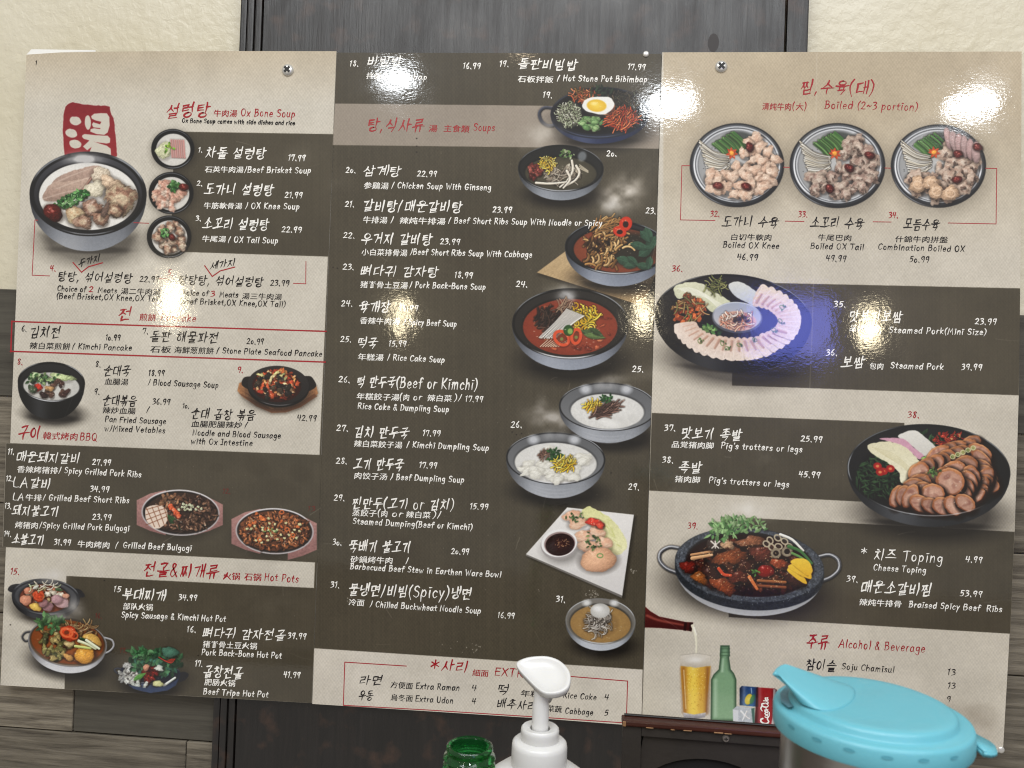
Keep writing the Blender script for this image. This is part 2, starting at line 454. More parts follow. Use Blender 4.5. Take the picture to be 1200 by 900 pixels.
class Ink:
    """collects lettering, drawn in photo pixels, as flat ribbons on the plane y = 0"""

    def __init__(self, y):
        self.V, self.F, self.n, self.y, self.k = [], [], 0, y, 0

    def add(self, P, faces):
        XZ = to_plane(P)
        yy = self.y - (self.k % 9) * 1.2e-5
        self.k += 1
        self.V.extend((x, yy, z) for x, z in XZ)
        self.F.extend(tuple(i + self.n for i in f) for f in faces)
        self.n += len(P)

    def ribbon(self, P, w, taper=True):
        P = np.asarray(P, float)
        if len(P) < 2:
            return
        d = np.diff(P, axis=0)
        ln = np.maximum(np.hypot(d[:, 0], d[:, 1]), 1e-6)
        d = d / ln[:, None]
        P[0] -= d[0] * w * .35
        P[-1] += d[-1] * w * .35
        t = np.vstack([d[:1], d[:-1] + d[1:], d[-1:]])
        tl = np.hypot(t[:, 0], t[:, 1])
        t = t / np.maximum(tl, 1e-6)[:, None]
        nrm = np.stack([-t[:, 1], t[:, 0]], 1)
        s = np.concatenate([[0], np.cumsum(ln)])
        s = s / s[-1]
        if taper:
            ww = w * (.62 + .62 * np.sin(math.pi * np.clip(s * .86 + .30, 0, 1)) ** .8 + random.uniform(-.1, .1))
        else:
            ww = np.full(len(P), w)
        mit = np.ones(len(P))
        mit[1:-1] = 1 / np.clip(tl[1:-1] / 2, .62, 1)
        off = nrm * (ww * mit / 2)[:, None]
        n = len(P)
        # rounded caps: one extra point at each end
        a = P[0] - d[0] * w * .3
        b = P[-1] + d[-1] * w * .3
        Q = np.vstack([P + off, P - off, a[None], b[None]])
        faces = [(i, i + 1, n + i + 1, n + i) for i in range(n - 1)] + [(2 * n, 0, n), (n - 1, 2 * n + 1, 2 * n - 1)]
        self.add(Q, faces)

    def text(self, x0, y0, x1, y1, h, s, bold=1.0):
        items, adv = [], 0.0
        run = ''
        def is_cjk(c):
            return 0x2E80 <= ord(c) < 0xAC00
        for c in s:
            if 0xAC00 <= ord(c) <= 0xD7A3:
                items.append((adv, 'h', c)); adv += 1.0
            elif is_cjk(c):
                items.append((adv, 'c', c)); adv += 1.04
            else:
                g = LATIN.get(c, LATIN[' '])
                items.append((adv, 'l', c)); adv += (g[0] + .75) * .125
        u = np.array([x1 - x0, y1 - y0]) / (adv - .08)
        v = np.array([.03, -1.0]) * h
        o = np.array([x0, y0])
        w = max(1.06, .100 * h) * bold
        for a, t, c in items:
            if t == 'c':
                self.glyph(c, o + u * a, u, v * 1.0)
                continue
            st = hangul(c) if t == 'h' else [p * .125 for p in jamo(LATIN[c][1])] if c in LATIN else []
            jy = random.uniform(-.03, .03)
            jr = random.uniform(-.05, .05)
            lift = random.uniform(.04, .13) if t == 'h' else 0
            for p in st:
                q = p + np.random.uniform(-.014, .014, p.shape)
                if len(q) < 4:                     # a hand never draws quite straight
                    r = [q[0]]
                    for m0, m1 in zip(q[:-1], q[1:]):
                        e = m1 - m0
                        r += [m0 + e * .5 + np.array([-e[1], e[0]]) * random.uniform(-.09, .09), m1]
                    q = np.array(r)
                x = (q[:, 0] * (.86 if t == 'l' else .9) + a + (.03 if t == 'h' else 0) + (.16 if t == 'h' else .10) * (q[:, 1] - .4))
                y = q[:, 1] * (.94 if t == 'h' else 1) + jy + jr * q[:, 0] + lift * (q[:, 0] - .5)
                if t == 'l':
                    y = y * .94
                self.ribbon(o + x[:, None] * u + y[:, None] * v, w * (.92 if t == 'l' else 1.0) * random.uniform(.85, 1.15))

    def glyph(self, c, o, u, v):
        if c not in GLYPH:
            TXT.body = c
            me = TXT_OB.to_mesh()
            GLYPH[c] = (np.array([(p.co.x, p.co.y) for p in me.vertices]).reshape(-1, 2), [tuple(f.vertices) for f in me.polygons])
            TXT_OB.to_mesh_clear()
        P, F = GLYPH[c]
        if len(P):
            x, y = P[:, :1] * 1.02 + .10 * (P[:, 1:] - .3), P[:, 1:] + .06
            for dx, dy in ((-.014, .004), (.014, -.010)):
                self.add(o + (x + dx) * u + (y + dy) * v * 1.02, F)

    def obj(self, name, mat, parent, label=None):
        o = mesh_obj(name, self.V, self.F, mat, parent)
        if label:
            o['label'] = label
        return o


GLYPH = {}
TXT = bpy.data.curves.new('lettering_source', 'FONT')
TXT.resolution_u = 1
TXT.offset = 0.0
TXT_OB = bpy.data.objects.new('lettering_source', TXT)
np.random.seed(3)


# ------------------------------------------------------------------ the print, painted in numpy (photo pixels, S samples per pixel)
S = 2.25
IW, IH = int(1200 * S), int(900 * S)
IMG = np.zeros((IH, IW, 3), np.float32)
rng = np.random.default_rng(11)


def vnoise(cell, w=IW, h=IH):
    gx, gy = int(w / cell) + 3, int(h / cell) + 3
    g = rng.random((gy, gx)).astype(np.float32)
    x = np.arange(w, dtype=np.float32) / cell
    y = np.arange(h, dtype=np.float32) / cell
    xi, yi = x.astype(int), y.astype(int)
    fx, fy = x - xi, y - yi
    fx, fy = fx * fx * (3 - 2 * fx), fy * fy * (3 - 2 * fy)
    a = g[yi][:, xi] * (1 - fx) + g[yi][:, xi + 1] * fx
    b = g[yi + 1][:, xi] * (1 - fx) + g[yi + 1][:, xi + 1] * fx
    return a * (1 - fy)[:, None] + b * fy[:, None]


NF = vnoise(2.2) * .5 + vnoise(4.5) * .5                 # fine
NM = vnoise(7) * .6 + vnoise(15) * .4                    # middle
NL = vnoise(50) * .5 + vnoise(140) * .5                  # large
GX = (np.arange(IW, dtype=np.float32) / S)[None, :]
GY = (np.arange(IH, dtype=np.float32) / S)[:, None]
C3 = lambda c: np.array(c, np.float32) / 255.0


def win(x0, y0, x1, y1):
    a, b = max(0, int(x0 * S)), min(IW, int(x1 * S) + 2)
    c, d = max(0, int(y0 * S)), min(IH, int(y1 * S) + 2)
    return (slice(c, d), slice(a, b)), GX[:, a:b], GY[c:d]


def over(sl, al, col):
    t = IMG[sl]
    t += (col - t) * al[..., None]


def poly_sd(P, X, Y):
    """signed distance (negative inside) to a polygon"""
    P = np.asarray(P, np.float32)
    d2 = np.full(np.broadcast(X, Y).shape, 1e9, np.float32)
    ins = np.zeros(d2.shape, bool)
    n = len(P)
    for i in range(n):
        a, b = P[i], P[(i + 1) % n]
        e = b - a
        L2 = max(float(e @ e), 1e-9)
        t = np.clip(((X - a[0]) * e[0] + (Y - a[1]) * e[1]) / L2, 0, 1)
        dx, dy = X - a[0] - t * e[0], Y - a[1] - t * e[1]
        d2 = np.minimum(d2, dx * dx + dy * dy)
        if abs(e[1]) > 1e-9:
            c = ((a[1] <= Y) != (b[1] <= Y)) & (X < a[0] + (Y - a[1]) * e[0] / e[1])
            ins ^= c
    d = np.sqrt(d2)
    return np.where(ins, -d, d)


def poly(P, col, soft=.5, a=1.0, tex=0.0, wob=0.0, col2=None, dirn=(0, 1), smooth=False):
    P = np.asarray(P, np.float32)
    if smooth:
        P = closed(P)
    lo, hi = P.min(0) - soft - 1, P.max(0) + soft + 1
    sl, X, Y = win(lo[0], lo[1], hi[0], hi[1])
    d = poly_sd(P, X, Y)
    if wob:
        d = d + (NM[sl] - .5) * 2 * wob
    al = np.clip(.5 - d / max(soft, .3), 0, 1) * a
    c = C3(col)
    if col2 is not None:
        pr = P @ np.array(dirn, np.float32)
        t = np.clip((X * dirn[0] + Y * dirn[1] - pr.min()) / max(pr.max() - pr.min(), 1e-6), 0, 1)[..., None]
        c = c * (1 - t) + C3(col2) * t
    else:
        c = np.broadcast_to(c, al.shape + (3,))
    if tex:
        c = c * (1 + tex * 2 * (NF[sl] - .5))[..., None]
    over(sl, al, c)


def closed(P, k=5):
    n = len(P)
    out = []
    for i in range(n):
        a, b, c, d = P[i - 1], P[i], P[(i + 1) % n], P[(i + 2) % n]
        for t in np.linspace(0, 1, k, endpoint=False):
            out.append(.5 * (2 * b + (c - a) * t + (2 * a - 5 * b + 4 * c - d) * t * t + (3 * b - a - 3 * c + d) * t ** 3))
    return np.array(out, np.float32)


def ell(cx, cy, rx, ry, col, rot=0, soft=.6, a=1.0, tex=0.0, col2=None, grad=None, wob=0.0, half=None):
    """flat or graded ellipse; grad: 'r' radial, 'v' vertical, 'h' horizontal"""
    R = max(rx, ry) + soft + 1
    sl, X, Y = win(cx - R, cy - R, cx + R, cy + R)
    if X.size == 0 or Y.size == 0:
        return
    ca, sa = math.cos(math.radians(rot)), math.sin(math.radians(rot))
    u = ((X - cx) * ca + (Y - cy) * sa) / rx
    v = (-(X - cx) * sa + (Y - cy) * ca) / ry
    r = np.sqrt(u * u + v * v)
    d = (r - 1) * min(rx, ry)
    if wob:
        d = d + (NM[sl] - .5) * 2 * wob
    al = np.clip(.5 - d / max(soft, .3), 0, 1) * a
    if half == 'b':
        al = al * np.clip(v * ry + .5, 0, 1)
    c = np.broadcast_to(C3(col), al.shape + (3,))
    if col2 is not None:
        t = {'r': np.clip(r, 0, 1), 'v': np.clip(v * .5 + .5, 0, 1), 'h': np.clip(u * .5 + .5, 0, 1)}[grad or 'r'][..., None]
        c = c * (1 - t) + C3(col2) * t
    if tex:
        c = c * (1 + tex * 2 * (NF[sl] - .5))[..., None]
    over(sl, al, c)


def ring(cx, cy, rx, ry, w, col, rot=0, a=1.0, soft=.6, lo=None, hi=None, squash=None):
    """band inside the ellipse edge; lo/hi limit it to a span of angles (degrees, 90 = down)"""
    R = max(rx, ry) + 2
    sl, X, Y = win(cx - R, cy - R, cx + R, cy + R)
    ca, sa = math.cos(math.radians(rot)), math.sin(math.radians(rot))
    u = ((X - cx) * ca + (Y - cy) * sa) / rx
    v = (-(X - cx) * sa + (Y - cy) * ca) / ry
    r = np.sqrt(u * u + v * v)
    g = np.hypot(u / rx, v / ry) / np.maximum(r, 1e-3)
    d = (r - 1) / np.maximum(g, 1e-4)
    al = np.clip(.5 - (np.abs(d + w / 2) - w / 2) / soft, 0, 1) * a
    if lo is not None:
        an = np.degrees(np.arctan2(v, u)) % 360
        m, hw = ((lo + hi) / 2) % 360, (hi - lo) / 2
        dd = np.abs((an - m + 180) % 360 - 180)
        al = al * np.clip((hw - dd) / max(hw * .5, 4), 0, 1)
    over(sl, al, np.broadcast_to(C3(col), al.shape + (3,)))


def dark(cx, cy, rx, ry, a, rot=0, col=(20, 17, 15)):
    """a soft cast shadow printed in the picture"""
    R = max(rx, ry) * 1.6
    sl, X, Y = win(cx - R, cy - R, cx + R, cy + R)
    ca, sa = math.cos(math.radians(rot)), math.sin(math.radians(rot))
    u = ((X - cx) * ca + (Y - cy) * sa) / rx
    v = (-(X - cx) * sa + (Y - cy) * ca) / ry
    r = np.sqrt(u * u + v * v)
    al = a * np.clip((1.35 - r) / .6, 0, 1) ** 1.5
    over(sl, al, np.broadcast_to(C3(col), al.shape + (3,)))


def steam(cx, cy, rx, ry, a, rot=0, col=(205, 200, 192)):
    R = max(rx, ry) * 1.9
    sl, X, Y = win(cx - R, cy - R, cx + R, cy + R)
    if X.size == 0 or Y.size == 0:
        return
    ca, sa = math.cos(math.radians(rot)), math.sin(math.radians(rot))
    u = ((X - cx) * ca + (Y - cy) * sa) / rx
    v = (-(X - cx) * sa + (Y - cy) * ca) / ry
    g = np.exp(-(u * u + v * v) * 1.6)
    sh = (max(0, sl[0].start - 20), max(0, sl[1].start - 35))
    n = NM[sl] * .25 + NL[sl] * .45 + vn_small[sh[0]:sh[0] + g.shape[0], sh[1]:sh[1] + g.shape[1]] * .6
    al = np.clip(a * g * np.clip(n * 1.9 - .25, 0, 1.4), 0, .92)
    over(sl, al, np.broadcast_to(C3(col), al.shape + (3,)))


vn_small = vnoise(22)


def chunk(cx, cy, rx, ry, col, rot=0, rough=.25, tex=.25, hl=.0, ao=.45, amb=.55, col2=None, irr=None):
    """a lit, lumpy piece of food"""
    R = max(rx, ry) * 1.35 + 1.5
    sl, X, Y = win(cx - R, cy - R, cx + R + 1, cy + R + 1.5)
    if X.size == 0 or Y.size == 0:
        return
    ca, sa = math.cos(math.radians(rot)), math.sin(math.radians(rot))
    u = ((X - cx) * ca + (Y - cy) * sa) / rx
    v = (-(X - cx) * sa + (Y - cy) * ca) / ry
    irr = min(.2, rough * .62) if irr is None else irr
    th = np.arctan2(v, u)
    p = rng.uniform(0, 6.28, 4)
    hf = 1 + irr * (np.cos(2 * th + p[0]) + .8 * np.cos(3 * th + p[1]) + .45 * np.cos(5 * th + p[2]) + .3 * np.cos(8 * th + p[3]))
    r = np.sqrt(u * u + v * v) / hf + (NM[sl] - .5) * 1.2 * rough + (NF[sl] - .5) * rough * .6
    m = min(rx, ry)
    if ao:
        u2 = ((X - cx - .5) * ca + (Y - cy - .9) * sa) / (rx * 1.16 + .4)
        v2 = (-(X - cx - .5) * sa + (Y - cy - .9) * ca) / (ry * 1.16 + .4)
        r2 = np.sqrt(u2 * u2 + v2 * v2)
        a2 = ao * np.clip((1.12 - r2) / .3, 0, 1)
        over(sl, a2, np.broadcast_to(C3((24, 16, 12)), a2.shape + (3,)))
    al = np.clip(.5 - (r - 1) * m / .7, 0, 1)
    nz = np.sqrt(np.clip(1.02 - r * r, 0, 1))
    sx, sy = (X - cx) / max(rx, ry), (Y - cy) / max(rx, ry)
    gx = np.zeros_like(r); gy = np.zeros_like(r)
    gx[:, 1:-1] = NF[sl][:, 2:] - NF[sl][:, :-2]
    gy[1:-1] = NF[sl][2:] - NF[sl][:-2]
    sh = amb + (1.08 - amb) * np.clip(nz * .75 + .35 * (-sx * .6 - sy * .8) + .12, 0, 1.2) - tex * 1.2 * (gx * .5 + gy)
    sh = sh * (1 + tex * (NF[sl] + NM[sl] - 1))
    c = C3(col)
    if col2 is not None:
        t = np.clip((NM[sl] - .35) * 3.2, 0, 1)[..., None]
        c = c * (1 - t) + C3(col2) * t
    c = c * sh[..., None]
    if hl:
        q = np.clip(1 - np.hypot(sx + .32, sy + .38) * 3.4 + (NF[sl] - .5) * .9, 0, 1)
        c = c + (hl * q * q)[..., None]
    over(sl, al, np.clip(c, 0, 1))


def inell(cx, cy, rx, ry, n, rot=0, edge=1.0):
    t = rng.random(n) * 2 * math.pi
    r = np.sqrt(rng.random(n)) * edge
    x, y = r * np.cos(t) * rx, r * np.sin(t) * ry
    a = math.radians(rot)
    P = np.stack([cx + x * math.cos(a) - y * math.sin(a), cy + x * math.sin(a) + y * math.cos(a)], 1)
    return P[np.argsort(P[:, 1])]


def pile(cx, cy, rx, ry, n, cols, smin, smax, asp=.7, rot=0, rough=.3, tex=.3, hl=0., ao=.45, amb=.5):
    for x, y in inell(cx, cy, rx, ry, n, rot):
        s = rng.uniform(smin, smax)
        c = np.array(cols[rng.integers(len(cols))], float) * rng.uniform(.85, 1.13)
        chunk(x, y, s, s * rng.uniform(asp * .75, min(1.1, asp * 1.25)), c, rng.uniform(0, 180), rough, tex, hl, ao, amb)


def stroke(P, w0, w1, col, soft=.55, a=1.0, shade=.35, ao=0.):
    P = np.asarray(P, np.float32)
    if 3 <= len(P) <= 8:
        Q = np.vstack([2 * P[0] - P[1], P, 2 * P[-1] - P[-2]])
        P = np.array([.5 * (2 * Q[i] + (Q[i + 1] - Q[i - 1]) * t + (2 * Q[i - 1] - 5 * Q[i] + 4 * Q[i + 1] - Q[i + 2]) * t * t + (3 * Q[i] - Q[i - 1] - 3 * Q[i + 1] + Q[i + 2]) * t ** 3)
                      for i in range(1, len(Q) - 2) for t in (0, .33, .67)] + [Q[-2]], np.float32)
    m = max(w0, w1) + 2
    lo, hi = P.min(0) - m, P.max(0) + m
    sl, X, Y = win(lo[0], lo[1], hi[0], hi[1])
    if X.size == 0 or Y.size == 0:
        return
    best = np.full(np.broadcast(X, Y).shape, 1e9, np.float32)
    side = np.zeros_like(best)
    seg = np.hypot(*np.diff(P, axis=0).T)
    cum = np.concatenate([[0], np.cumsum(seg)]) / max(seg.sum(), 1e-6)
    for i in range(len(P) - 1):
        a0, b0 = P[i], P[i + 1]
        e = b0 - a0
        L2 = max(float(e @ e), 1e-9)
        t = np.clip(((X - a0[0]) * e[0] + (Y - a0[1]) * e[1]) / L2, 0, 1)
        dx, dy = X - a0[0] - t * e[0], Y - a0[1] - t * e[1]
        w = (w0 + (w1 - w0) * (cum[i] + t * (cum[i + 1] - cum[i]))) / 2
        d = np.sqrt(dx * dx + dy * dy) - w
        k = d < best
        best = np.where(k, d, best)
        side = np.where(k, (dx * .5 + dy * .85) / np.maximum(w, .2), side)
    if ao:
        al = ao * np.clip(.5 - (best - .8) / 1.6, 0, 1)
        over(sl, al, np.broadcast_to(C3((20, 14, 10)), al.shape + (3,)))
    al = np.clip(.5 - best / soft, 0, 1) * a
    c = C3(col) * (1 - shade * np.clip(side, -1, 1) + shade * .1)[..., None]
    over(sl, al, np.clip(c, 0, 1))


def leaf(x, y, ln, w, ang, col, vein=True, ao=.35):
    a = math.radians(ang)
    t = np.linspace(0, 1, 7)
    wv = w / 2 * np.sin(math.pi * t ** .8)
    up = np.stack([t * ln, -wv], 1)
    dn = np.stack([t * ln, wv], 1)[::-1][1:-1]
    P = np.vstack([up, dn])
    R = np.array([[math.cos(a), math.sin(a)], [-math.sin(a), math.cos(a)]])
    P = P @ R + [x, y]
    if ao:
        poly(P + [.4, .8], (16, 18, 14), 1.8, ao)
    c = np.array(col, float)
    poly(P, c * 1.1, .6, 1, .15, col2=c * .75, dirn=(-math.sin(a), math.cos(a)))
    if vein:
        stroke([(x, y), (x + math.cos(a) * ln * .92, y + math.sin(a) * ln * .92)], .5, .3, c * 1.35, a=.6, shade=0)


def herbs(cx, cy, rx, ry, n, cols, ln=4, w=2, rot=0):
    for x, y in inell(cx, cy, rx, ry, n, rot):
        c = np.array(cols[rng.integers(len(cols))], float) * rng.uniform(.75, 1.25)
        leaf(x, y, ln * rng.uniform(.6, 1.3), w * rng.uniform(.7, 1.3), rng.uniform(0, 360), c, vein=ln > 6, ao=.3)


def noodles(cx, cy, rx, ry, n, cols, w=1.0, ln=12, rot=0, spread=40, curl=1.2, ao=.25, dirn=0.):
    for x, y in inell(cx, cy, rx, ry, n, rot):
        a = math.radians(dirn + rng.uniform(-spread, spread))
        k = rng.uniform(-curl, curl) / ln
        p, pts = np.array([x, y]), []
        L = ln * rng.uniform(.6, 1.2)
        p = p - np.array([math.cos(a), math.sin(a)]) * L / 2
        for i in range(6):
            pts.append(p.copy())
            p = p + np.array([math.cos(a), math.sin(a)]) * L / 5
            a += k * L / 5 * 1.6
        c = np.array(cols[rng.integers(len(cols))], float) * rng.uniform(.85, 1.12)
        stroke(pts, w, w * .8, c, ao=ao)


def sprinkle(cx, cy, rx, ry, n, col, s=.55, rot=0, a=.85):
    for x, y in inell(cx, cy, rx, ry, n, rot):
        ell(x, y, s * rng.uniform(.6, 1.3), s * rng.uniform(.5, 1.), col, rng.uniform(0, 180), .5, a)


def gleam(cx, cy, rx, ry, n, a=.7, rot=0):
    for x, y in inell(cx, cy, rx, ry, n, rot):
        ell(x, y, rng.uniform(.4, 1.1), rng.uniform(.25, .5), (250, 240, 225), rng.uniform(-30, 30), .6, a * rng.uniform(.4, 1))


# dish outlines, cut from the sheet as pieces of their own: name -> list of polygons' points (hull)
DISH = []


def hull(P):
    P = sorted(map(tuple, np.round(P, 3)))
    def half(pts):
        h = []
        for p in pts:
            while len(h) > 1 and (h[-1][0] - h[-2][0]) * (p[1] - h[-2][1]) - (h[-1][1] - h[-2][1]) * (p[0] - h[-2][0]) <= 0:
                h.pop()
            h.append(p)
        return h[:-1]
    return np.array(half(P) + half(P[::-1]), np.float32)


def body_pts(cx, cy, rx, ry, bx, by, rot=0, n=26):
    """outline of a bowl: ellipses swept from the rim down to the base, then their hull"""
    t = np.linspace(0, 2 * math.pi, n * 2, endpoint=False)
    rb = ry * bx / rx
    cb = by - rb
    out = []
    for s in np.linspace(0, 1, 7):
        r = rx - (rx - bx) * s ** 2.4
        q = ry * r / rx
        yc = cy + (cb - cy) * s
        out.append(np.stack([cx + r * np.cos(t), yc + q * np.sin(t)], 1))
    Q = hull(np.vstack(out))
    a = math.radians(rot)
    D = Q - [cx, cy]
    return np.stack([cx + D[:, 0] * math.cos(a) - D[:, 1] * math.sin(a), cy + D[:, 0] * math.sin(a) + D[:, 1] * math.cos(a)], 1)


def bowl(cx, cy, rx, ry, bx, by, rim, wall, out_top, out_bot, soup, sx, sy, srx, sry, rot=0, rimw=3., shadow=.6, soup2=None, hl=.5, walltop=None, label=None, grow=0):
    dark(cx + 3, by - ry * .25, rx * .92, ry * .62, shadow, rot)
    dark(cx + 2, by - 1.5, bx * 1.05, 4.5, shadow * .9, rot)
    bx = max(bx, rx * .66)
    B = body_pts(cx, cy, rx, ry, bx, by, rot)
    poly(B, out_top, .7, 1, .04, col2=out_bot)
    # side falloff and a pale sheen on the outside
    sl, X, Y = win(cx - rx, cy, cx + rx, by + 1)
    d = poly_sd(B, X, Y)
    m = np.clip(.5 - d / .7, 0, 1)
    f = np.clip((np.abs(X - cx) / rx - .45) / .55, 0, 1) ** 1.6
    over(sl, m * f * .55, np.broadcast_to(C3((18, 18, 20)), m.shape + (3,)))
    g = np.exp(-((X - cx + rx * .35) / (rx * .28)) ** 2) * .16
    over(sl, m * g, np.broadcast_to(C3((225, 228, 235)), m.shape + (3,)))
    ell(cx, cy, rx, ry, rim, rot, .7)
    ell(cx, cy + .3, rx - rimw * .75, ry - rimw * .62, wall if walltop is None else walltop, rot, .8, col2=wall, grad='v')
    if soup is not None:
        ell(sx, sy - 1.2, srx + 1.0, sry + .8, np.array(wall) * .45, rot, 1.8, .7)
        ell(sx, sy, srx, sry, soup, rot, .9, 1, .05, col2=soup2 if soup2 is not None else soup, grad='r')
    ring(cx, cy, rx, ry, max(.8, rimw * .3), (215, 218, 222), rot, hl * .8, .7, 195, 250)
    ring(cx, cy, rx, ry, max(.8, rimw * .3), (215, 218, 222), rot, hl, .7, 290, 345)
    ring(cx, cy - .6, rx - .5, ry - .3, max(.9, rimw * .34), (225, 226, 230), rot, hl, .8, 60, 125)
    if label:
        DISH.append((label, [B]))


# ------------------------------------------------------------------ sheet grounds
def ground(P, col, weave=.036, lines=0., blot=.05, soft=.35, tint=(1, 1, 1)):
    P = np.asarray(P, np.float32)
    lo, hi = P.min(0) - 2, P.max(0) + 2
    sl, X, Y = win(lo[0], lo[1], hi[0], hi[1])
    d = poly_sd(P, X, Y)
    al = np.clip(.5 - d / soft, 0, 1)
    # canvas: little offset dots, bending slightly with the print
    xx = X + .03 * Y
    yy = Y - .035 * X
    row = np.floor(yy / 2.5)
    w = np.sin(2 * math.pi * (xx / 3.8 + .5 * row)) * (.35 + .65 * np.sin(math.pi * (yy / 2.5 - row)))
    t = 1 + weave * w + (NF[sl] - .5) * weave * 2.4 + (NL[sl] - .5) * blot * 2 + (NM[sl] - .5) * blot * .5
    if lines:
        t = t + lines * (vlines[sl] - .5) * 2
    c = C3(col) * t[..., None]
    over(sl, al, np.clip(c, 0, 1))


_c = rng.random((1, int(IW / 3) + 2)).astype(np.float32)
vlines = np.repeat(np.repeat(_c, 3, 1)[:, :IW], IH, 0) * .55 + vnoise(3.2)[:, :] * .45

BEIGE_L, BEIGE_R, BEIGE_M = (192, 185, 171), (190, 182, 167), (143, 133, 121)
DARK, DARK_M = (76, 70, 58), (75, 69, 57)
PANELS = {
 'left': [(-6, 55), (394.5, 55), (394.5, 60), (365.5, 824), (365, 835), (-6, 835)],
 'mid': [(394.5, 55), (775.5, 55), (752, 870), (360, 870)],
 'right': [(775.5, 55), (1206, 55), (1206, 896), (745, 896)],
}
BAND = {}
ground(PANELS['left'], BEIGE_L)
ground(PANELS['mid'], DARK_M, .04, .05, .05)
sl, X, Y = win(-6, 55, 394, 130)
over(sl, np.clip((124 - Y) / 80, 0, 1) * .9 * np.ones_like(X), IMG[sl] * C3((236, 224, 206)))


def band(key, P, col=DARK, **k):
    BAND[key] = P
    ground(P, col, **dict(dict(weave=.02, lines=.035, blot=.07), **k))


band('soup', [(204, 154), (391, 157), (385, 300.5), (200, 294.5)])
band('grill', [(7, 519), (377, 533), (372, 659), (3, 640.7)])
band('hotpot', [(77.5, 674.7), (371, 689), (366, 824), (75.5, 807.3)])
band('heading', [(392.2, 121), (773.6, 125), (772, 174), (389.7, 169.7)], BEIGE_M, weave=.025, lines=.01, blot=.04)
band('extra', [(367.8, 759.5), (753, 784.5), (751.5, 856), (365, 830)], (197, 189, 176), weave=.035, lines=0, blot=.05)
# folds, stains and scuffs of the sheets
for x, y, r, a in [(300, 545, 16, .1), (352, 555, 14, .12), (255, 548, 8, .1), (330, 575, 20, .1), (660, 610, 26, .16), (470, 650, 30, .14), (560, 300, 40, .10), (1010, 640, 22, .18), (905, 640, 18, .12)]:
    dark(x, y, r, r * .7, a, 20, (46, 38, 28))
for x, y, n, r in [(555, 760, 12, 9), (693, 697, 34, 8), (742, 669, 12, 4), (631, 692, 2, 2), (410, 703, 12, 5), (672, 799, 10, 5), (560, 795, 14, 14), (535, 760, 5, 20)]:
    sprinkle(x, y, r, r * .7, n, (215, 208, 196), .5, a=.75)
for x, y in [(488, 162), (488, 171), (488, 178), (605, 509), (611, 508), (716, 554), (122, 680), (12, 732), (1187, 577), (848, 738), (1093, 470), (600, 506), (390, 313), (395, 314), (232, 768), (1106, 575)]:
    ell(x, y, .9, .7, (30, 26, 22), 0, .6, .8)

WHITE, IV = (226, 222, 212), (214, 206, 190)
GREEN, DGREEN, LGREEN = (62, 104, 52), (34, 58, 36), (140, 160, 92)
MEAT, MEAT2, BROWN = (168, 138, 120), (140, 108, 92), (88, 56, 38)
ORANGE, RED = (208, 104, 58), (170, 44, 32)


def jujube(x, y, r, rot=0):
    chunk(x, y, r, r * .72, (92, 30, 24), rot, .08, .35, .35, .5, .4)
    for k in range(4):
        ell(x + rng.uniform(-.5, .3) * r, y + rng.uniform(-.4, .2) * r, r * .16, r * .07, (196, 120, 110), rot, .5, .55)


def bone(x, y, r, rot=0, c=(190, 168, 140)):
    chunk(x, y, r * 1.05, r * .9, c, rot, .3, .34, .05, .5, .5, (146, 112, 94), .14)
    ell(x, y, r * .45, r * .36, (206, 190, 160), rot, 2, .55, .2)
    for k in range(9):
        a = rng.uniform(0, 6.28)
        ell(x + math.cos(a) * r * .7, y + math.sin(a) * r * .6, r * .14, r * .09, (104, 76, 62), rng.uniform(0, 180), 1, .55)
    gleam(x, y, r * .7, r * .6, 5, .5)


def chopped(x, y, rx, ry, n, rot=0, cols=((54, 104, 52), (40, 84, 44), (96, 142, 84))):
    pile(x, y, rx, ry, n, cols, 1.3, 2.6, .8, rot, .35, .3, .12, .35, .5)
    for px, py in inell(x, y, rx, ry, n // 4, rot):
        ring(px, py, 1.5, 1.2, .7, (170, 200, 150), 0, .8)


# 1 big bowl of ox bone soup, seal behind it
SEAL = np.array([(74.5, 134), (76.5, 125), (80.5, 121), (85, 119.5), (90, 121), (95.6, 122), (103, 122.5), (109, 123.3), (118, 123.6), (124.4, 123.6), (128.5, 125.2), (129, 130), (130.4, 134.4), (133, 139), (134, 148), (135.5, 162), (136.7, 183), (105, 188), (75.5, 183), (74.5, 168), (73.3, 152)])
poly(SEAL, (122, 32, 40), .6, 1, .04, .5, col2=(140, 46, 50))
for p, r in [((88, 141.5), (7, 5.3)), ((83.5, 156), (7, 5.2)), ((88, 168.5), (7, 5))]:
    ell(p[0], p[1], r[0], r[1], BEIGE_L, 15, .6, 1, .05, wob=.6)
poly([(100, 137), (103.5, 135), (106, 140), (106.2, 147), (104, 151.5), (101.5, 151), (99.2, 145)], BEIGE_L, .6, smooth=True)
poly([(106.5, 136), (110, 133), (118, 132.3), (125, 132.5), (128, 137), (128.3, 147), (126, 155), (122, 157.8), (113, 157), (105.5, 154), (106, 151), (110, 150), (117, 151), (117.5, 150), (109, 149), (107.5, 145.5), (109, 143), (117, 145.5), (118.5, 142.5), (112, 141), (107.5, 139)], BEIGE_L, .6)
poly([(96.5, 158), (99, 156.8), (112, 158.2), (126, 158.8), (129, 162), (128.6, 167), (125, 168), (112, 166.5), (98, 162.5), (95.8, 160)], BEIGE_L, .6)
poly([(106, 163), (110, 166), (125, 170.5), (129.5, 174), (130, 182), (104, 180), (107, 172), (102, 176), (97, 171.5)], BEIGE_L, .6)

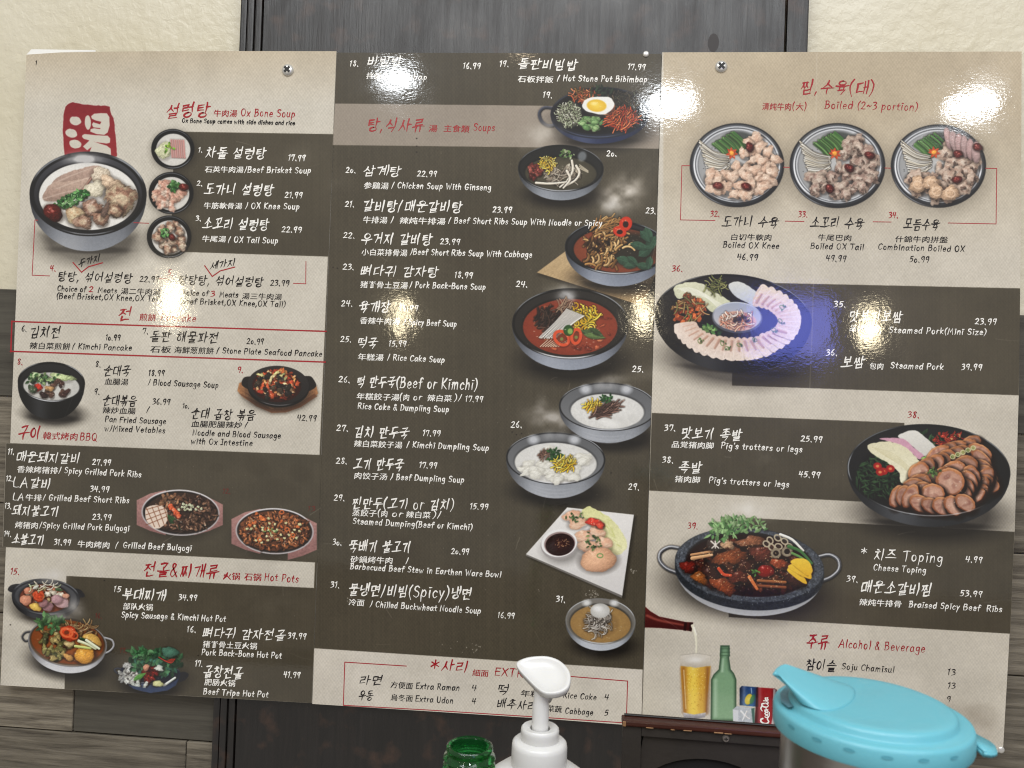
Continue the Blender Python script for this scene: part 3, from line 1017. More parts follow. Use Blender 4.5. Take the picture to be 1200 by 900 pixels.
poly([(46, 274), (160, 276), (148, 296), (60, 296)], (60, 55, 50), 9, .35)
bowl(103, 227, 68.5, 49.5, 44, 294, (26, 26, 28), (30, 30, 33), (44, 46, 50), (132, 135, 141), (234, 231, 224), 103.5, 230, 58, 39.5, 1, 7, .45, (220, 216, 208), .55, (66, 66, 70), label='printed black bowl of white ox bone soup with meat')
steam(98, 187, 24, 9, 1.0, 0, (190, 188, 186))
for k, (c, P) in enumerate([((176, 150, 136), [(60, 216), (74, 204), (100, 196), (115, 194), (117, 200), (100, 216), (75, 222)]), ((186, 160, 144), [(54, 226), (62, 214), (84, 212), (104, 208), (96, 222), (78, 230)]), ((170, 144, 130), [(50, 233), (55, 222), (72, 222), (92, 222), (84, 232), (62, 236)])]):
    poly(np.array(P) + [.5, 1.2], (90, 74, 66), 2.5, .45, smooth=True)
    poly(P, c, .9, 1, .12, .8, col2=np.array(c) * .84, smooth=True)
    stroke([P[0], np.mean([P[0], P[3]], 0) - [0, 1], P[3]], 1.2, .8, (216, 196, 180), a=.5, shade=0, soft=1.5)
stroke([(96, 224), (104, 213), (111, 203)], 2.6, 1.8, (150, 116, 104), ao=.3)
chunk(118, 205, 12, 9, (206, 190, 168), 20, .2, .3, .05, .25, .7)
chunk(112, 221, 12, 10, (212, 202, 178), -20, .2, .25, .08, .35, .68)
chunk(132, 216, 15, 9, (198, 172, 146), 25, .25, .35, .06, .35, .6)
bone(141, 234, 19, 10)
bone(134, 246, 9, 0, (176, 150, 124))
bone(107, 244, 12, 30, (188, 160, 144))
chunk(88, 252, 11, 11.5, (206, 186, 152), 0, .16, .25, .1, .45, .6, (170, 140, 110))
bone(97, 260, 9.5, -10, (176, 146, 126))
bone(118, 256, 9, 60, (150, 122, 104))
chunk(123, 246, 3.2, 11, (112, 92, 82), 25, .2, .3, 0, .3)
chopped(84, 234, 21, 6.5, 80, -24)
herbs(84, 234, 21, 6.5, 30, [(54, 104, 52), (40, 84, 44), (96, 142, 84)], 5, 3.2, -22)
sprinkle(86, 232, 18, 6, 16, (176, 204, 160), .8, -22)
jujube(62, 249, 12.5, 32)
ring(103, 227, 68.5, 49.5, 7, (22, 22, 24), 1, 1, .8, 50, 130)
ring(103, 226.6, 67, 48.4, 1.3, (220, 222, 226), 1, .5, .8, 60, 118)

# 2 three small bowls down the band
for i, (cx, cy, rx, ry) in enumerate([(202.3, 174.5, 25.2, 23.6), (200.3, 226, 26.2, 24.6), (198, 277.3, 26, 25)]):
    dark(cx + 1, cy + 2, rx, ry, .5)
    ell(cx, cy, rx, ry, (20, 20, 21), 0, .8)
    ring(cx, cy, rx - 1, ry - 1, .9, (150, 152, 156), 0, .55, .8, 200, 340)
    ring(cx, cy, rx - 1, ry - 1, .9, (190, 192, 196), 0, .6, .8, 20, 120)
    ell(cx + .5, cy + .8, rx * .80, ry * .80, (216, 212, 204), 0, .9, 1, .04, col2=(196, 192, 184))
    DISH.append((['printed small bowl of brisket slices', 'printed small bowl of ox knee with a jujube', 'printed small bowl of ox tail chunks'][i], [np.array([(cx + (rx + .6) * math.cos(t), cy + (ry + .6) * math.sin(t)) for t in np.linspace(0, 2 * math.pi, 32, endpoint=False)])]))
chunk(192, 176, 9, 10, (196, 196, 160), 10, .2, .35, .05, .25, .7)
for k in range(7):
    stroke([(200.5 + k * 2.4, 164 + k * .1), (202 + k * 2.4, 184 + k * .1)], 2.2, 2.2, (178 - 10 * (k % 2), 128, 122), ao=.2, shade=.3)
    stroke([(201.6 + k * 2.4, 164), (203 + k * 2.4, 184)], .5, .5, (222, 200, 190), shade=0, a=.6)
herbs(197, 173, 5, 5, 10, [(150, 184, 72), (104, 150, 52)], 4, 2.4)
for x, y in inell(199, 228, 18, 16, 34):
    chunk(x, y, rng.uniform(4.5, 7), rng.uniform(3, 4.8), [(212, 176, 154), (198, 160, 140), (220, 196, 178)][rng.integers(3)], rng.uniform(0, 180), .25, .25, .1, .2, .65, (186, 140, 122))
chopped(205, 217.5, 7, 5.5, 24)
herbs(205, 217.5, 7, 5.5, 14, [(46, 92, 44), (80, 130, 66)], 4.5, 2.6)
jujube(215.5, 219, 5.8, 10)
for x, y in [(190, 270), (205, 263), (212, 280), (191, 285), (203, 292), (196, 276), (210, 271), (203, 283), (185, 278), (199, 266), (213, 288), (196, 292)]:
    bone(x, y, rng.uniform(4.5, 7), rng.uniform(0, 90), (200, 180, 160))
chopped(193, 273, 5, 5, 16)
herbs(193, 273, 5, 5, 8, [(52, 100, 52), (96, 146, 84)], 4, 2.4)
jujube(201.5, 278, 4.6, 60)

# 3 black bowl of blood sausage soup
bowl(60, 447.7, 39.2, 23.6, 28, 491, (14, 14, 14), (20, 20, 20), (24, 24, 25), (10, 10, 10), (206, 204, 196), 60, 452.5, 33, 16.3, 3, 3.2, .7, (184, 182, 176), .7, (36, 36, 36), label='printed black bowl of blood sausage soup')
chunk(45, 441, 10, 5, (178, 196, 150), 0, .3, .35, .1, .2); chunk(72, 442, 12, 5, (190, 204, 150), 10, .3, .35, .1, .2)
chopped(50, 445, 18, 5, 30, 0, ((70, 104, 62), (150, 170, 118), (40, 62, 40)))
herbs(52, 444, 20, 6, 24, [(70, 104, 62), (140, 164, 108), (40, 62, 40)], 4.6, 2.6)
for x, y in [(67, 447), (72, 450), (62, 452), (55, 460), (60, 462), (72, 460), (78, 459), (74, 463), (51, 463)]:
    chunk(x, y, rng.uniform(3.4, 5), rng.uniform(2.6, 3.6), [(74, 50, 44), (98, 72, 60), (52, 36, 34)][rng.integers(3)], rng.uniform(0, 180), .2, .4, .35, .4)
chunk(44, 454, 5, 5, (178, 52, 36), 0, .2, .4, .2); chunk(38, 456, 4.5, 5, (70, 84, 62), 0, .3, .4, .1)
chunk(58, 455, 5, 3.6, (172, 134, 92), 0, .25, .4, .1)
gleam(60, 455, 26, 10, 14)
ring(60, 447.5, 38.2, 22.8, 1.0, (235, 236, 238), 3, .75, .8, 70, 140)

# 4 stir fried sausage on an iron pan and wooden base
poly([(279, 458), (281, 449), (290, 443), (326, 440), (362, 443), (370.5, 452), (372.5, 461), (368, 468), (352, 478), (335, 484), (318, 484.5), (300, 476), (284, 466)], (60, 45, 36), 5, .45)
poly([(278, 458), (280, 449), (290, 443), (326, 440), (362, 443), (370.5, 452), (372.5, 461), (368, 466), (352, 477), (335, 483), (318, 483.5), (300, 475), (283, 464)], (150, 104, 68), .7, 1, .2, .4, col2=(176, 128, 92))
poly([(279, 460), (300, 476), (318, 483.5), (335, 483), (352, 477), (372, 464), (368, 461), (350, 473), (332, 479), (318, 479), (302, 471)], (112, 72, 50), .8, .75)
for k in range(5):
    stroke([(284 + k * 3, 458 + k * 2), (305 + k * 4, 470 + k * 2), (330, 478 + k * .8)], .6, .4, (110, 70, 44), a=.5, shade=0)
dark(326, 462, 38, 20, .75)
poly([(284, 452), (285, 443), (292, 441), (300, 443), (300, 458)], (30, 27, 26), .8, smooth=True); poly([(352, 443), (362, 440.5), (367, 444), (370, 453), (358, 458)], (30, 27, 26), .8, smooth=True)
ell(326, 453, 36.3, 24, (18, 16, 16), 3); ell(326, 451, 36, 22.5, (46, 42, 41), 3, col2=(34, 31, 31), grad='v')
ell(324, 452, 28.5, 19, (90, 30, 22), 3, 1.2, col2=(50, 18, 14))
ring(326, 452.5, 35.5, 22.6, 1.0, (150, 148, 148), 3, .7, .9, 55, 130)
pile(324, 451, 25, 16.5, 90, [(186, 84, 50), (150, 56, 36)], 2.6, 4.6, .55)
pile(324, 450, 24, 15.5, 70, [(226, 124, 70), (212, 96, 58), (232, 158, 96), (190, 70, 46), (238, 190, 140)], 2.6, 5, .55, rough=.35, hl=.3)
pile(321, 452, 22, 14, 14, [(52, 46, 40), (70, 58, 46), (38, 32, 30)], 3, 4.6, .8, hl=.3)
pile(320, 443, 18, 7, 8, [(158, 160, 110), (200, 190, 130), (226, 206, 150)], 2.4, 4, .6)
gleam(324, 450, 24, 15, 26)
DISH.append(('printed iron pan of stir fried sausage on a wooden base', [np.array([(277, 458), (280, 448), (291, 440), (308, 430), (326, 427), (345, 430), (361, 440), (371, 451), (374, 461), (368, 468), (352, 479), (335, 485), (318, 485), (300, 477), (283, 466)])]))

# 5 two oval grill plates
for (cx, cy, hx0, hx1, hy0, hy1, hy2, hy3, lab) in [(211.3, 600.6, 160, 261, 585, 616, 590, 616, 'printed oval grill plate of pork ribs with sliced rice cake'), (321.6, 622.3, 271, 371, 607, 638, 612, 645, 'printed oval grill plate of minced beef')]:
    dark(cx, cy + 5, 46, 26, .5)
    for xs, ya, yb, s in [(hx0, hy0, hy1, 1), (hx1, hy2, hy3, -1)]:
        poly([(xs, ya + 1), (xs + s * 16, ya - 7), (xs + s * 34, ya - 11), (xs + s * 34, yb + 11), (xs + s * 16, yb + 6), (xs, yb - 1)], (168, 128, 122), .7, 1, .12, col2=(134, 98, 94), dirn=(0, 1))
    ell(cx, cy, 45.8, 27, (176, 170, 170), 2); ell(cx, cy, 44.2, 25.4, (60, 54, 52), 2); ell(cx, cy - .2, 43, 24.4, (24, 20, 18), 2)
    ring(cx, cy, 45.8, 27, 1.2, (228, 224, 224), 2, .8, .8, 190, 350)
    t = np.linspace(0, 2 * math.pi, 32, endpoint=False)
    E = np.stack([cx + 46.5 * np.cos(t), cy + 28 * np.sin(t)], 1)
    DISH.append((lab, [hull(np.vstack([E, [(hx0, hy0), (hx0, hy1), (hx1, hy2), (hx1, hy3)]]))]))
ell(213, 600.5, 42, 23.5, (58, 42, 34), 2, 1.5)
pile(216, 600, 39, 21, 200, [(92, 64, 50), (120, 90, 72), (66, 46, 38), (140, 106, 84)], 2.4, 4.4, .45, hl=.25)
pile(200, 586, 20, 6, 16, [(120, 84, 62), (150, 112, 84)], 2.4, 4, .6)
poly([(171, 595), (179, 592), (190, 593), (195, 598), (196, 609), (190, 617), (181, 619), (172, 611), (170, 602)], (222, 200, 182), .8, 1, .05, .6, smooth=True)
for k in range(4):
    stroke([(171 + k * 7, 594), (181 + k * 6, 617)], .9, .9, (116, 70, 48), shade=0, a=.8)
    stroke([(171, 615 - k * 6), (195, 605 - k * 5)], .9, .9, (116, 70, 48), shade=0, a=.8)
for k in range(6):
    chunk(200 + k * 2 - (k % 2) * 1, 593 + k * 2.3, 3.6, 3, (214, 98, 62), k * 30, .2, .3, .3)
leaf(196, 603, 24, 8, 48, (52, 84, 50))
for k in range(22):
    x, y = inell(222, 594, 17, 5, 1)[0]
    chunk(x, y, 1.6, 1.4, (214, 216, 184), 0, .2, .2, .2, .3, .7)
    ell(x, y, .5, .5, (120, 146, 84), 0, .5, .8)
pile(222, 612, 20, 8, 44, [(110, 80, 62), (80, 56, 44), (150, 118, 96)], 2.2, 3.8, .45, hl=.3)
gleam(216, 602, 36, 20, 40)
ell(321.6, 622, 42, 23.5, (92, 58, 40), 2, 1.5)
pile(321.6, 622, 41, 22.5, 420, [(150, 92, 58), (176, 110, 70), (110, 66, 44), (86, 52, 38), (190, 126, 84)], 1.8, 3.5, .55, hl=.2)
pile(318, 612, 34, 12, 12, [(216, 116, 66)], 2, 3.2, .7, hl=.2)
for x, y in inell(322, 622, 34, 16, 26):
    chunk(x, y, 1.7, 1.5, (206, 200, 150), 0, .2, .2, .3, .3, .7)
herbs(318, 622, 7, 4, 14, [(110, 150, 84), (190, 204, 150)], 3, 1.6)
for x, y in [(336, 620), (343, 627), (330, 600), (304, 632)]:
    ring(x, y, 3, 2.6, 1.2, (206, 108, 60))
gleam(321, 622, 38, 20, 50)

# 6 three hot pots
dark(54, 706, 44, 20, .55)
poly([(9, 691), (12, 686), (20, 684), (26, 686), (26, 694), (14, 694)], (40, 40, 42), .8, smooth=True); poly([(86, 690), (94, 691), (99, 697), (97, 700), (86, 698)], (44, 44, 46), .8, smooth=True)
bowl(53.5, 699.5, 39.8, 21.5, 26, 726, (48, 49, 52), (62, 63, 66), (46, 47, 50), (30, 30, 32), (150, 96, 70), 52, 701, 29, 16.5, 4, 4.5, .5, (110, 60, 44), .35, (84, 85, 88), label='printed black hot pot with sausage slices')
pile(52, 701, 24, 12, 26, [(196, 150, 120), (206, 196, 176), (170, 110, 84), (180, 160, 120)], 3, 5, .6, hl=.1)
for x, y, rx, ry, r, c in [(72, 706, 8, 7, 20, (192, 156, 158)), (66, 702, 7, 5, 10, (178, 142, 146)), (30, 703, 6.5, 6.5, 0, (206, 142, 116)), (33, 692, 5.5, 4, -20, (204, 136, 110)), (42, 711, 7, 5, 10, (222, 182, 96)), (56, 711, 7, 5, 0, (146, 112, 116)), (50, 706, 6, 5, 0, (160, 120, 122)), (77, 698, 4, 3, 0, (206, 150, 126))]:
    chunk(x, y, rx, ry, c, r, .12, .15, .08, .4, .7)
chunk(45, 698, 7.5, 6.5, (190, 74, 44), 0, .2, .35, .25); ring(45, 698, 7, 5.5, 1.6, (206, 96, 60), 20, .7)
noodles(52, 688, 16, 4, 16, [(216, 206, 184), (180, 188, 150)], 1.3, 10, spread=60)
leaf(64, 690, 10, 4, 10, (70, 92, 64)); leaf(38, 690, 9, 4, -30, (206, 206, 190))
steam(58, 674, 20, 9, .7); steam(88, 712, 14, 12, .45, 30); steam(68, 728, 20, 9, .6)
dark(80, 770, 50, 22, .6)
for s, P in [(0, [(38, 740), (30, 741), (26, 746), (29, 751), (34, 750), (38, 744)]), (1, [(122, 747), (131, 750), (133, 757), (128, 763), (121, 766)])]:
    stroke(P, 2.2, 2.2, (66, 66, 68) if s == 0 else (150, 150, 152), shade=.5, ao=.3)
bowl(79, 753, 46.3, 28, 30, 788, (120, 120, 122), (96, 78, 62), (120, 118, 118), (205, 205, 208), (150, 90, 48), 79, 752, 43, 25.5, 8, 2, .6, (120, 66, 34), .4, label='printed steel hot pot of pork bone and potatoes')
pile(80, 742, 36, 12, 30, [(120, 96, 60), (150, 120, 80), (96, 76, 52), (168, 130, 80)], 3, 5.5, .5, hl=.15)
noodles(92, 736, 20, 7, 30, [(176, 150, 104), (140, 110, 76), (190, 160, 120)], 1.2, 12, spread=70, dirn=30)
for x, y in inell(64, 757, 18, 15, 26):
    chunk(x, y, rng.uniform(3.5, 6.5), rng.uniform(2.5, 4), [(108, 104, 62), (140, 134, 84), (80, 82, 54), (164, 146, 96)][rng.integers(4)], rng.uniform(0, 180), .3, .35, .1)
chunk(106, 752, 13, 9, (216, 170, 92), 15, .08, .18, .15, .4, .6); chunk(99, 768, 12.5, 9, (224, 158, 70), -5, .1, .22, .2, .5, .55)
chunk(81, 754, 6, 4.5, (206, 182, 130), -10, .15, .2); chunk(80, 770, 6, 3.6, (200, 150, 90), 20, .2, .2)
for P, c in [([(88, 757), (106, 759.5)], (190, 200, 120)), ([(94, 748), (104, 752), (115, 759)], (34, 60, 36)), ([(92, 751), (103, 755), (112, 760)], (214, 220, 180)), ([(101, 750), (116, 760)], (216, 222, 190))]:
    stroke(P, 3.2, 2.6, c, ao=.4)
chunk(80, 742, 11, 8.5, (190, 66, 34), 10, .15, .3, .2, .5); ring(78, 741, 8, 6, 2.4, (222, 112, 70), 15, .9); ring(86, 744, 6, 5, 2, (216, 104, 64), 30, .8); ell(78, 741, 3, 2.4, (90, 50, 30), 0, .8, .8)
herbs(58, 729, 15, 8, 60, [(60, 92, 56), (84, 120, 76), (46, 70, 48)], 7, 4)
gleam(79, 756, 38, 20, 30)
steam(66, 722, 14, 7, .4)
dark(178, 796, 42, 18, .6)
stroke([(146, 794), (138, 789), (134, 785), (138, 783), (145, 785)], 2, 2, (56, 58, 66), ao=.3); poly([(206, 792), (214, 787), (221, 790), (216, 797), (204, 800)], (38, 38, 42), .8, smooth=True)
bowl(176, 788, 35, 14, 18, 811, (34, 38, 50), (30, 34, 44), (36, 44, 62), (52, 64, 90), None, 0, 0, 1, 1, 3, 2, .5, label=None)
DISH.append(('printed blue wok heaped with green vegetables', [np.array([(133, 784), (146, 780), (143, 773), (152, 764), (160, 759), (178, 757), (200, 758), (210, 768), (215, 780), (222, 789), (212, 799), (196, 808), (176, 812), (156, 806), (145, 796)])]))
pile(152, 789, 12, 10, 46, [(196, 196, 188), (176, 176, 172), (214, 214, 206)], 3, 5, .7, rough=.4, tex=.4)
herbs(182, 776, 30, 15, 200, [(52, 86, 58), (70, 108, 76), (38, 64, 46), (58, 100, 84)], 7.5, 5)
chunk(199, 764, 10, 6, (78, 116, 98), 20, .2, .2); herbs(166, 766, 14, 6, 30, [(56, 96, 60), (84, 120, 84)], 7, 4)
for k in range(5):
    stroke([(186 + k * 1.6, 770 + k), (194 + k * 1.6, 774 + k * .7), (201 + k, 772)], 1.1, .8, (178, 60, 44), ao=.3)
pile(175, 790, 8, 9, 34, [(104, 28, 24), (140, 44, 34), (74, 22, 20)], 2.6, 4.2, .7, hl=.3); chunk(171, 782, 4, 4, (196, 140, 116), 20, .2, .2)
leaf(156, 797, 18, 6, -30, (90, 140, 70)); chunk(186, 783, 6, 3, (208, 212, 200), 0, .3, .2); stroke([(192, 803), (205, 794)], 3, 2.4, (210, 214, 204), ao=.3)
chunk(185, 801, 7, 3.4, (206, 206, 150), 0, .15, .15); pile(165, 802, 9, 3, 8, [(200, 204, 196)], 2, 3.4, .7)
poly([(143, 794), (152, 803), (176, 807), (198, 803), (209, 795), (206, 803), (196, 809), (176, 812), (156, 807)], (44, 54, 76), .7, 1, .1, col2=(60, 72, 98))

# 7 stone pot bibimbap
sl, X, Y = win(635, 97, 775, 175)
dark(703, 146, 60, 24, .6, -1)
stroke([(650, 127), (638, 126), (632, 132), (634, 141), (641, 147), (648, 147)], 3.4, 4.2, (52, 54, 62), shade=.7, ao=.3)
bowl(703, 132, 58, 30, 38, 167, (24, 26, 34), (20, 20, 24), (30, 36, 52), (38, 46, 74), (16, 16, 18), 703, 130, 50, 24, -2, 5, .5, None, .2, (30, 32, 38), label='printed stone pot of bibimbap with a fried egg')
ring(703, 132, 58, 30, 5, (40, 44, 56), -2, .8, 1, 40, 140); ring(703, 132, 56, 28.6, 1, (110, 120, 150), -2, .5, 1, 60, 150)
noodles(684, 112, 14, 7, 70, [(196, 104, 64), (170, 80, 48), (210, 130, 90), (120, 90, 50)], 1.4, 10, spread=80, ao=.4)
herbs(705, 107, 14, 3.5, 24, [(34, 50, 36), (46, 62, 44)], 6, 2.4)
noodles(733, 118, 21, 9, 120, [(66, 58, 46), (92, 82, 66), (48, 46, 40), (80, 84, 66)], 1.3, 11, spread=60, dirn=20, ao=.5)
ell(668, 134, 13, 14, (120, 124, 104), 0, 3)
noodles(667, 134, 12, 13, 130, [(190, 196, 168), (160, 170, 140), (212, 214, 190), (140, 150, 120)], 1.2, 8, spread=90, curl=3, ao=.4)
for x, y in inell(694, 144, 14, 7, 20):
    chunk(x, y, 5, 3, [(128, 158, 106), (150, 176, 124), (100, 134, 84)][rng.integers(3)], rng.uniform(-40, 40), .15, .2, .1, .4, .6)
    ring(x, y, 4.6, 2.7, .8, (74, 112, 64), rng.uniform(-30, 30), .7)
ell(728, 139, 19, 11, (140, 56, 34), -10, 3)
noodles(728, 139, 18, 11, 140, [(226, 102, 60), (206, 82, 48), (240, 128, 84), (176, 62, 38)], 1.3, 13, spread=50, dirn=-35, curl=.6, ao=.45)
ell(702, 125.5, 19.5, 11, (60, 55, 48), 5, 3, .5)
poly([(682, 122), (688, 115), (700, 113), (714, 114), (720, 121), (716, 129), (706, 134), (693, 132), (684, 128)], (226, 224, 216), .8, 1, .03, .6, smooth=True)
ell(699, 123.5, 11.5, 7.2, (232, 196, 84), 4, 1.2, col2=(214, 168, 52)); ell(696, 121, 4, 2, (248, 226, 150), 0, 2, .7)
gleam(700, 132, 40, 20, 30, .4)
# 8 chicken soup bowl
steam(632, 158, 26, 15, .8, -15, (176, 168, 156))
bowl(657, 197, 50, 27.5, 26, 234.5, (22, 22, 22), (40, 40, 37), (50, 51, 54), (128, 132, 138), (98, 92, 76), 657, 203, 42, 19.5, 1, 3, .7, (64, 60, 48), .5, (30, 30, 30), label='printed black bowl of chicken soup with ginseng')
pile(657, 201, 22, 11, 26, [(150, 140, 122), (128, 116, 102), (170, 162, 144)], 3.5, 6, .5, hl=.08)
noodles(658, 206, 18, 8, 30, [(150, 138, 122), (176, 166, 150), (112, 102, 90)], 1.1, 14, spread=35, dirn=-15)
pile(627, 200, 8, 9, 22, [(108, 48, 42), (84, 36, 32), (140, 76, 66)], 2.2, 3.8, .8, hl=.3)
ell(642.5, 191.5, 8, 7, (196, 150, 50), 0, 2)
noodles(642.5, 191.5, 8, 7, 70, [(238, 202, 92), (222, 178, 60), (246, 220, 130)], 1.3, 7, spread=90, curl=3, ao=.4)
herbs(663, 180, 9, 5, 30, [(96, 124, 72), (170, 180, 140), (60, 88, 52)], 4, 2)
for P in [[(670, 188), (671, 200), (664, 212), (656, 219)], [(675, 194), (679, 202), (674, 211), (662, 218)], [(628, 214), (645, 215), (664, 213)], [(664, 200), (668, 210), (660, 220)]]:
    stroke(P, 2.8, 2, (212, 202, 184), ao=.4)
for k in range(3):
    stroke([(679, 193 + 2 * k), (689, 200 + k)], 1.2, 1, (170, 160, 140))
ell(682, 183, 5, 6, (170, 176, 180), 20, 2.5, .5); gleam(657, 203, 30, 13, 20)
ring(657, 197, 49.4, 27, 1.0, (230, 232, 236), 1, .6, .8, 60, 150)
steam(730, 226, 28, 20, .85, -30, (200, 192, 180)); steam(716, 240, 16, 10, .5)
# 9 bamboo mat and spicy bone soup
MAT = np.array([(629, 319), (668, 290), (772, 296), (770, 316), (753.5, 358.5)])
poly(MAT + [1, 3], (22, 18, 14), 5, .5)
poly(MAT, (196, 172, 134), .6, 1, .1, col2=(176, 150, 112))
for k in range(30):
    f = k / 29
    a, b = np.array([629, 319]) * (1 - f) + np.array([668, 290]) * f, np.array([753.5, 358.5]) * (1 - f) + np.array([772, 304]) * f
    stroke([a, b], .6, .6, (128, 102, 74), a=.55, shade=0)
for f in (.55, .78):
    a, b = np.array([629, 319]) * (1 - f) + np.array([753.5, 358.5]) * f, np.array([668, 290]) * (1 - f) + np.array([772, 300]) * f
    stroke([a, b], .8, .8, (120, 94, 66), a=.6, shade=0)
DISH.append(('printed bamboo mat under a soup bowl', [MAT]))
bowl(722, 290, 60, 31.5, 34, 335.5, (20, 21, 23), (26, 26, 27), (58, 62, 70), (128, 134, 146), (150, 84, 56), 724, 293, 52, 26, 2, 3.5, .7, (116, 60, 40), .5, (44, 44, 46), label='printed bowl of pork bone soup with red chili rings')
ell(740, 292, 30, 20, (34, 36, 30), 0, 8, .9)
for (cx, cy, rx, ry, n, d) in [(706, 290, 22, 11, 40, -35), (716, 268, 20, 10, 40, -30), (706, 305, 18, 7, 26, -40), (728, 280, 16, 10, 24, -40)]:
    noodles(cx, cy, rx, ry, n, [(150, 112, 68), (180, 142, 92), (112, 80, 48), (196, 160, 112)], 2.6, 13, spread=30, dirn=d, curl=1.5, ao=.55)
pile(700, 284, 14, 8, 10, [(70, 46, 30), (50, 34, 24)], 3, 5, .4)
noodles(712, 262, 16, 8, 26, [(176, 140, 92), (140, 104, 64)], 2, 14, spread=25, dirn=-35, curl=1)
for (x, y, l, w, a) in [(722, 302, 22, 11, 20), (756, 266, 22, 13, 75), (730, 312, 20, 8, -8), (768, 276, 26, 12, 120), (748, 300, 22, 12, -35), (735, 300, 18, 8, 40), (738, 285, 24, 10, 15), (745, 310, 20, 9, 10), (750, 270, 18, 9, 50), (762, 300, 16, 9, 100)]:
    leaf(x, y, l, w, a, (58, 84, 66))
for (x, y, r, q) in [(733, 262, 7.4, 8.6), (726, 271, 8, 6)]:
    ell(x, y + .8, r + .5, q + .5, (60, 24, 16), 20, 1.5, .5); ell(x, y, r, q, (206, 72, 42), 20, .8, col2=(186, 52, 32)); ell(x, y + .6, r * .45, q * .45, (50, 22, 16), 0, .8); gleam(x - 2, y - 3, 3, 2, 4)
gleam(716, 284, 36, 20, 26, .4)
ring(722, 290, 59.4, 31, 1.2, (236, 238, 240), 2, .6, .8, 60, 130)
# 10 spicy beef soup
steam(660, 340, 26, 10, .35, 0)
bowl(668, 379, 68, 41.5, 40, 433, (22, 21, 20), (36, 33, 30), (60, 62, 68), (140, 145, 155), (150, 72, 48), 668, 383, 55.5, 33, 0, 4, .75, (124, 54, 36), .6, (44, 41, 38), label='printed large black bowl of spicy beef soup with white mushrooms')
steam(664, 347, 13, 9, .9, 0, (170, 168, 166))
for x, y in inell(668, 384, 52, 30, 40):
    chunk(x, y, rng.uniform(2, 5), rng.uniform(1, 2.2), [(176, 92, 62), (120, 50, 34), (196, 120, 84)][rng.integers(3)], rng.uniform(-30, 30), .3, .3, .2, .1)
noodles(644, 372, 14, 12, 60, [(58, 42, 36), (80, 60, 50), (40, 30, 28)], 1.8, 15, spread=40, dirn=-40, ao=.5)
noodles(664, 362, 8, 9, 40, [(150, 122, 100), (126, 98, 80), (176, 148, 124)], 1.3, 14, spread=25, dirn=-60)
ell(686, 371, 13, 10, (176, 130, 36), 10, 3)
noodles(686, 372, 14, 11, 90, [(226, 186, 56), (240, 206, 84), (206, 160, 40)], 1.8, 14, spread=90, curl=4, ao=.45)
for k in range(16):
    f = k / 15
    stroke([(632 + f * 22, 396 - f * 2 + rng.uniform(-1, 1)), (650 + f * 22, 378), (664 + f * 20, 362 + f * 8)], 1.8, 1.4, (222, 214, 200), ao=.4)
for k in range(8):
    stroke([(633 + k * 3, 406), (642 + k * 4, 398)], 1.1, .8, (214, 190, 164), ao=.2)
leaf(680, 387, 30, 9, 18, (74, 92, 58)); leaf(684, 392, 26, 7, 8, (96, 116, 70)); leaf(690, 384, 20, 7, 30, (60, 78, 50))
for (x, y, r, q, a) in [(658, 396, 11, 9, 40), (675, 394, 7, 10, 10)]:
    ell(x, y + 1, r + .6, q + .6, (70, 26, 18), a, 1.5, .5); ring(x, y, r, q, 3.6, (204, 82, 50), a); ell(x, y, r * .5, q * .5, (120, 58, 34), a, 1, .7); ell(x, y + 1, 2, 2, (120, 140, 80), 0, .6, .8)
ell(666, 387, 6, 6.5, (60, 96, 44), 0, .8, 1, .1, col2=(40, 70, 34)); ell(668, 388, 3, 3.4, (150, 176, 100), 0, 1, .8)
gleam(668, 388, 48, 26, 50, .6)
ring(668, 379, 67.2, 41, 1.4, (236, 236, 236), 0, .75, .9, 62, 135)
# 11 steel bowls of rice cake soup and dumpling soup
steam(645, 490, 30, 14, .75, 10, (170, 164, 156)); steam(632, 480, 8, 16, .5, 10, (170, 164, 156))
for (cx, cy, rx, ry, bx, by, sx, sy, srx, sry, lab) in [(712, 476.5, 57, 28.5, 32, 519, 711.5, 482, 43, 20.5, 'printed steel bowl of white rice cake soup'), (651, 537, 58, 30.5, 32, 584, 651, 542.5, 48, 23.8, 'printed steel bowl of dumpling soup')]:
    bowl(cx, cy, rx, ry, bx, by, (20, 20, 21), (116, 117, 118), (96, 98, 102), (150, 153, 158), (222, 220, 214), sx, sy, srx, sry, 2, 2, .75, (206, 204, 198), .85, (92, 93, 95), label=lab)
    for dx in (-26, 22):
        ell(cx + dx, cy - ry * .72, 6, 5, (216, 218, 222), 0, 5, .7)
    steam(cx - 2, cy - ry + 4, 20, 7, .5, 0, (190, 190, 190))
    for k in range(3):
        ring(cx, cy + 3 + k * 4, rx - 4 - k * 5, ry + 4, .8, (190, 192, 198), 2, .3, 1.2, 60, 130)
steam(716, 445, 22, 7, .35)
ell(724, 493, 12, 7, (190, 188, 182), 20, 6, .5); ell(716, 496, 10, 4, (232, 230, 224), 10, 4, .6); ell(742, 490, 7, 5, (192, 190, 184), 30, 4, .5)
noodles(695, 476, 10, 6, 50, [(236, 186, 60), (222, 160, 40), (244, 206, 96)], 1.4, 9, spread=50, dirn=-50, ao=.3)
noodles(711, 480, 15, 6, 60, [(118, 90, 80), (146, 116, 104), (88, 64, 58)], 1.4, 15, rot=-24, spread=16, dirn=-24, curl=.6, ao=.4)
herbs(711, 467, 6, 4, 28, [(60, 104, 56), (40, 76, 42)], 4, 2.6)
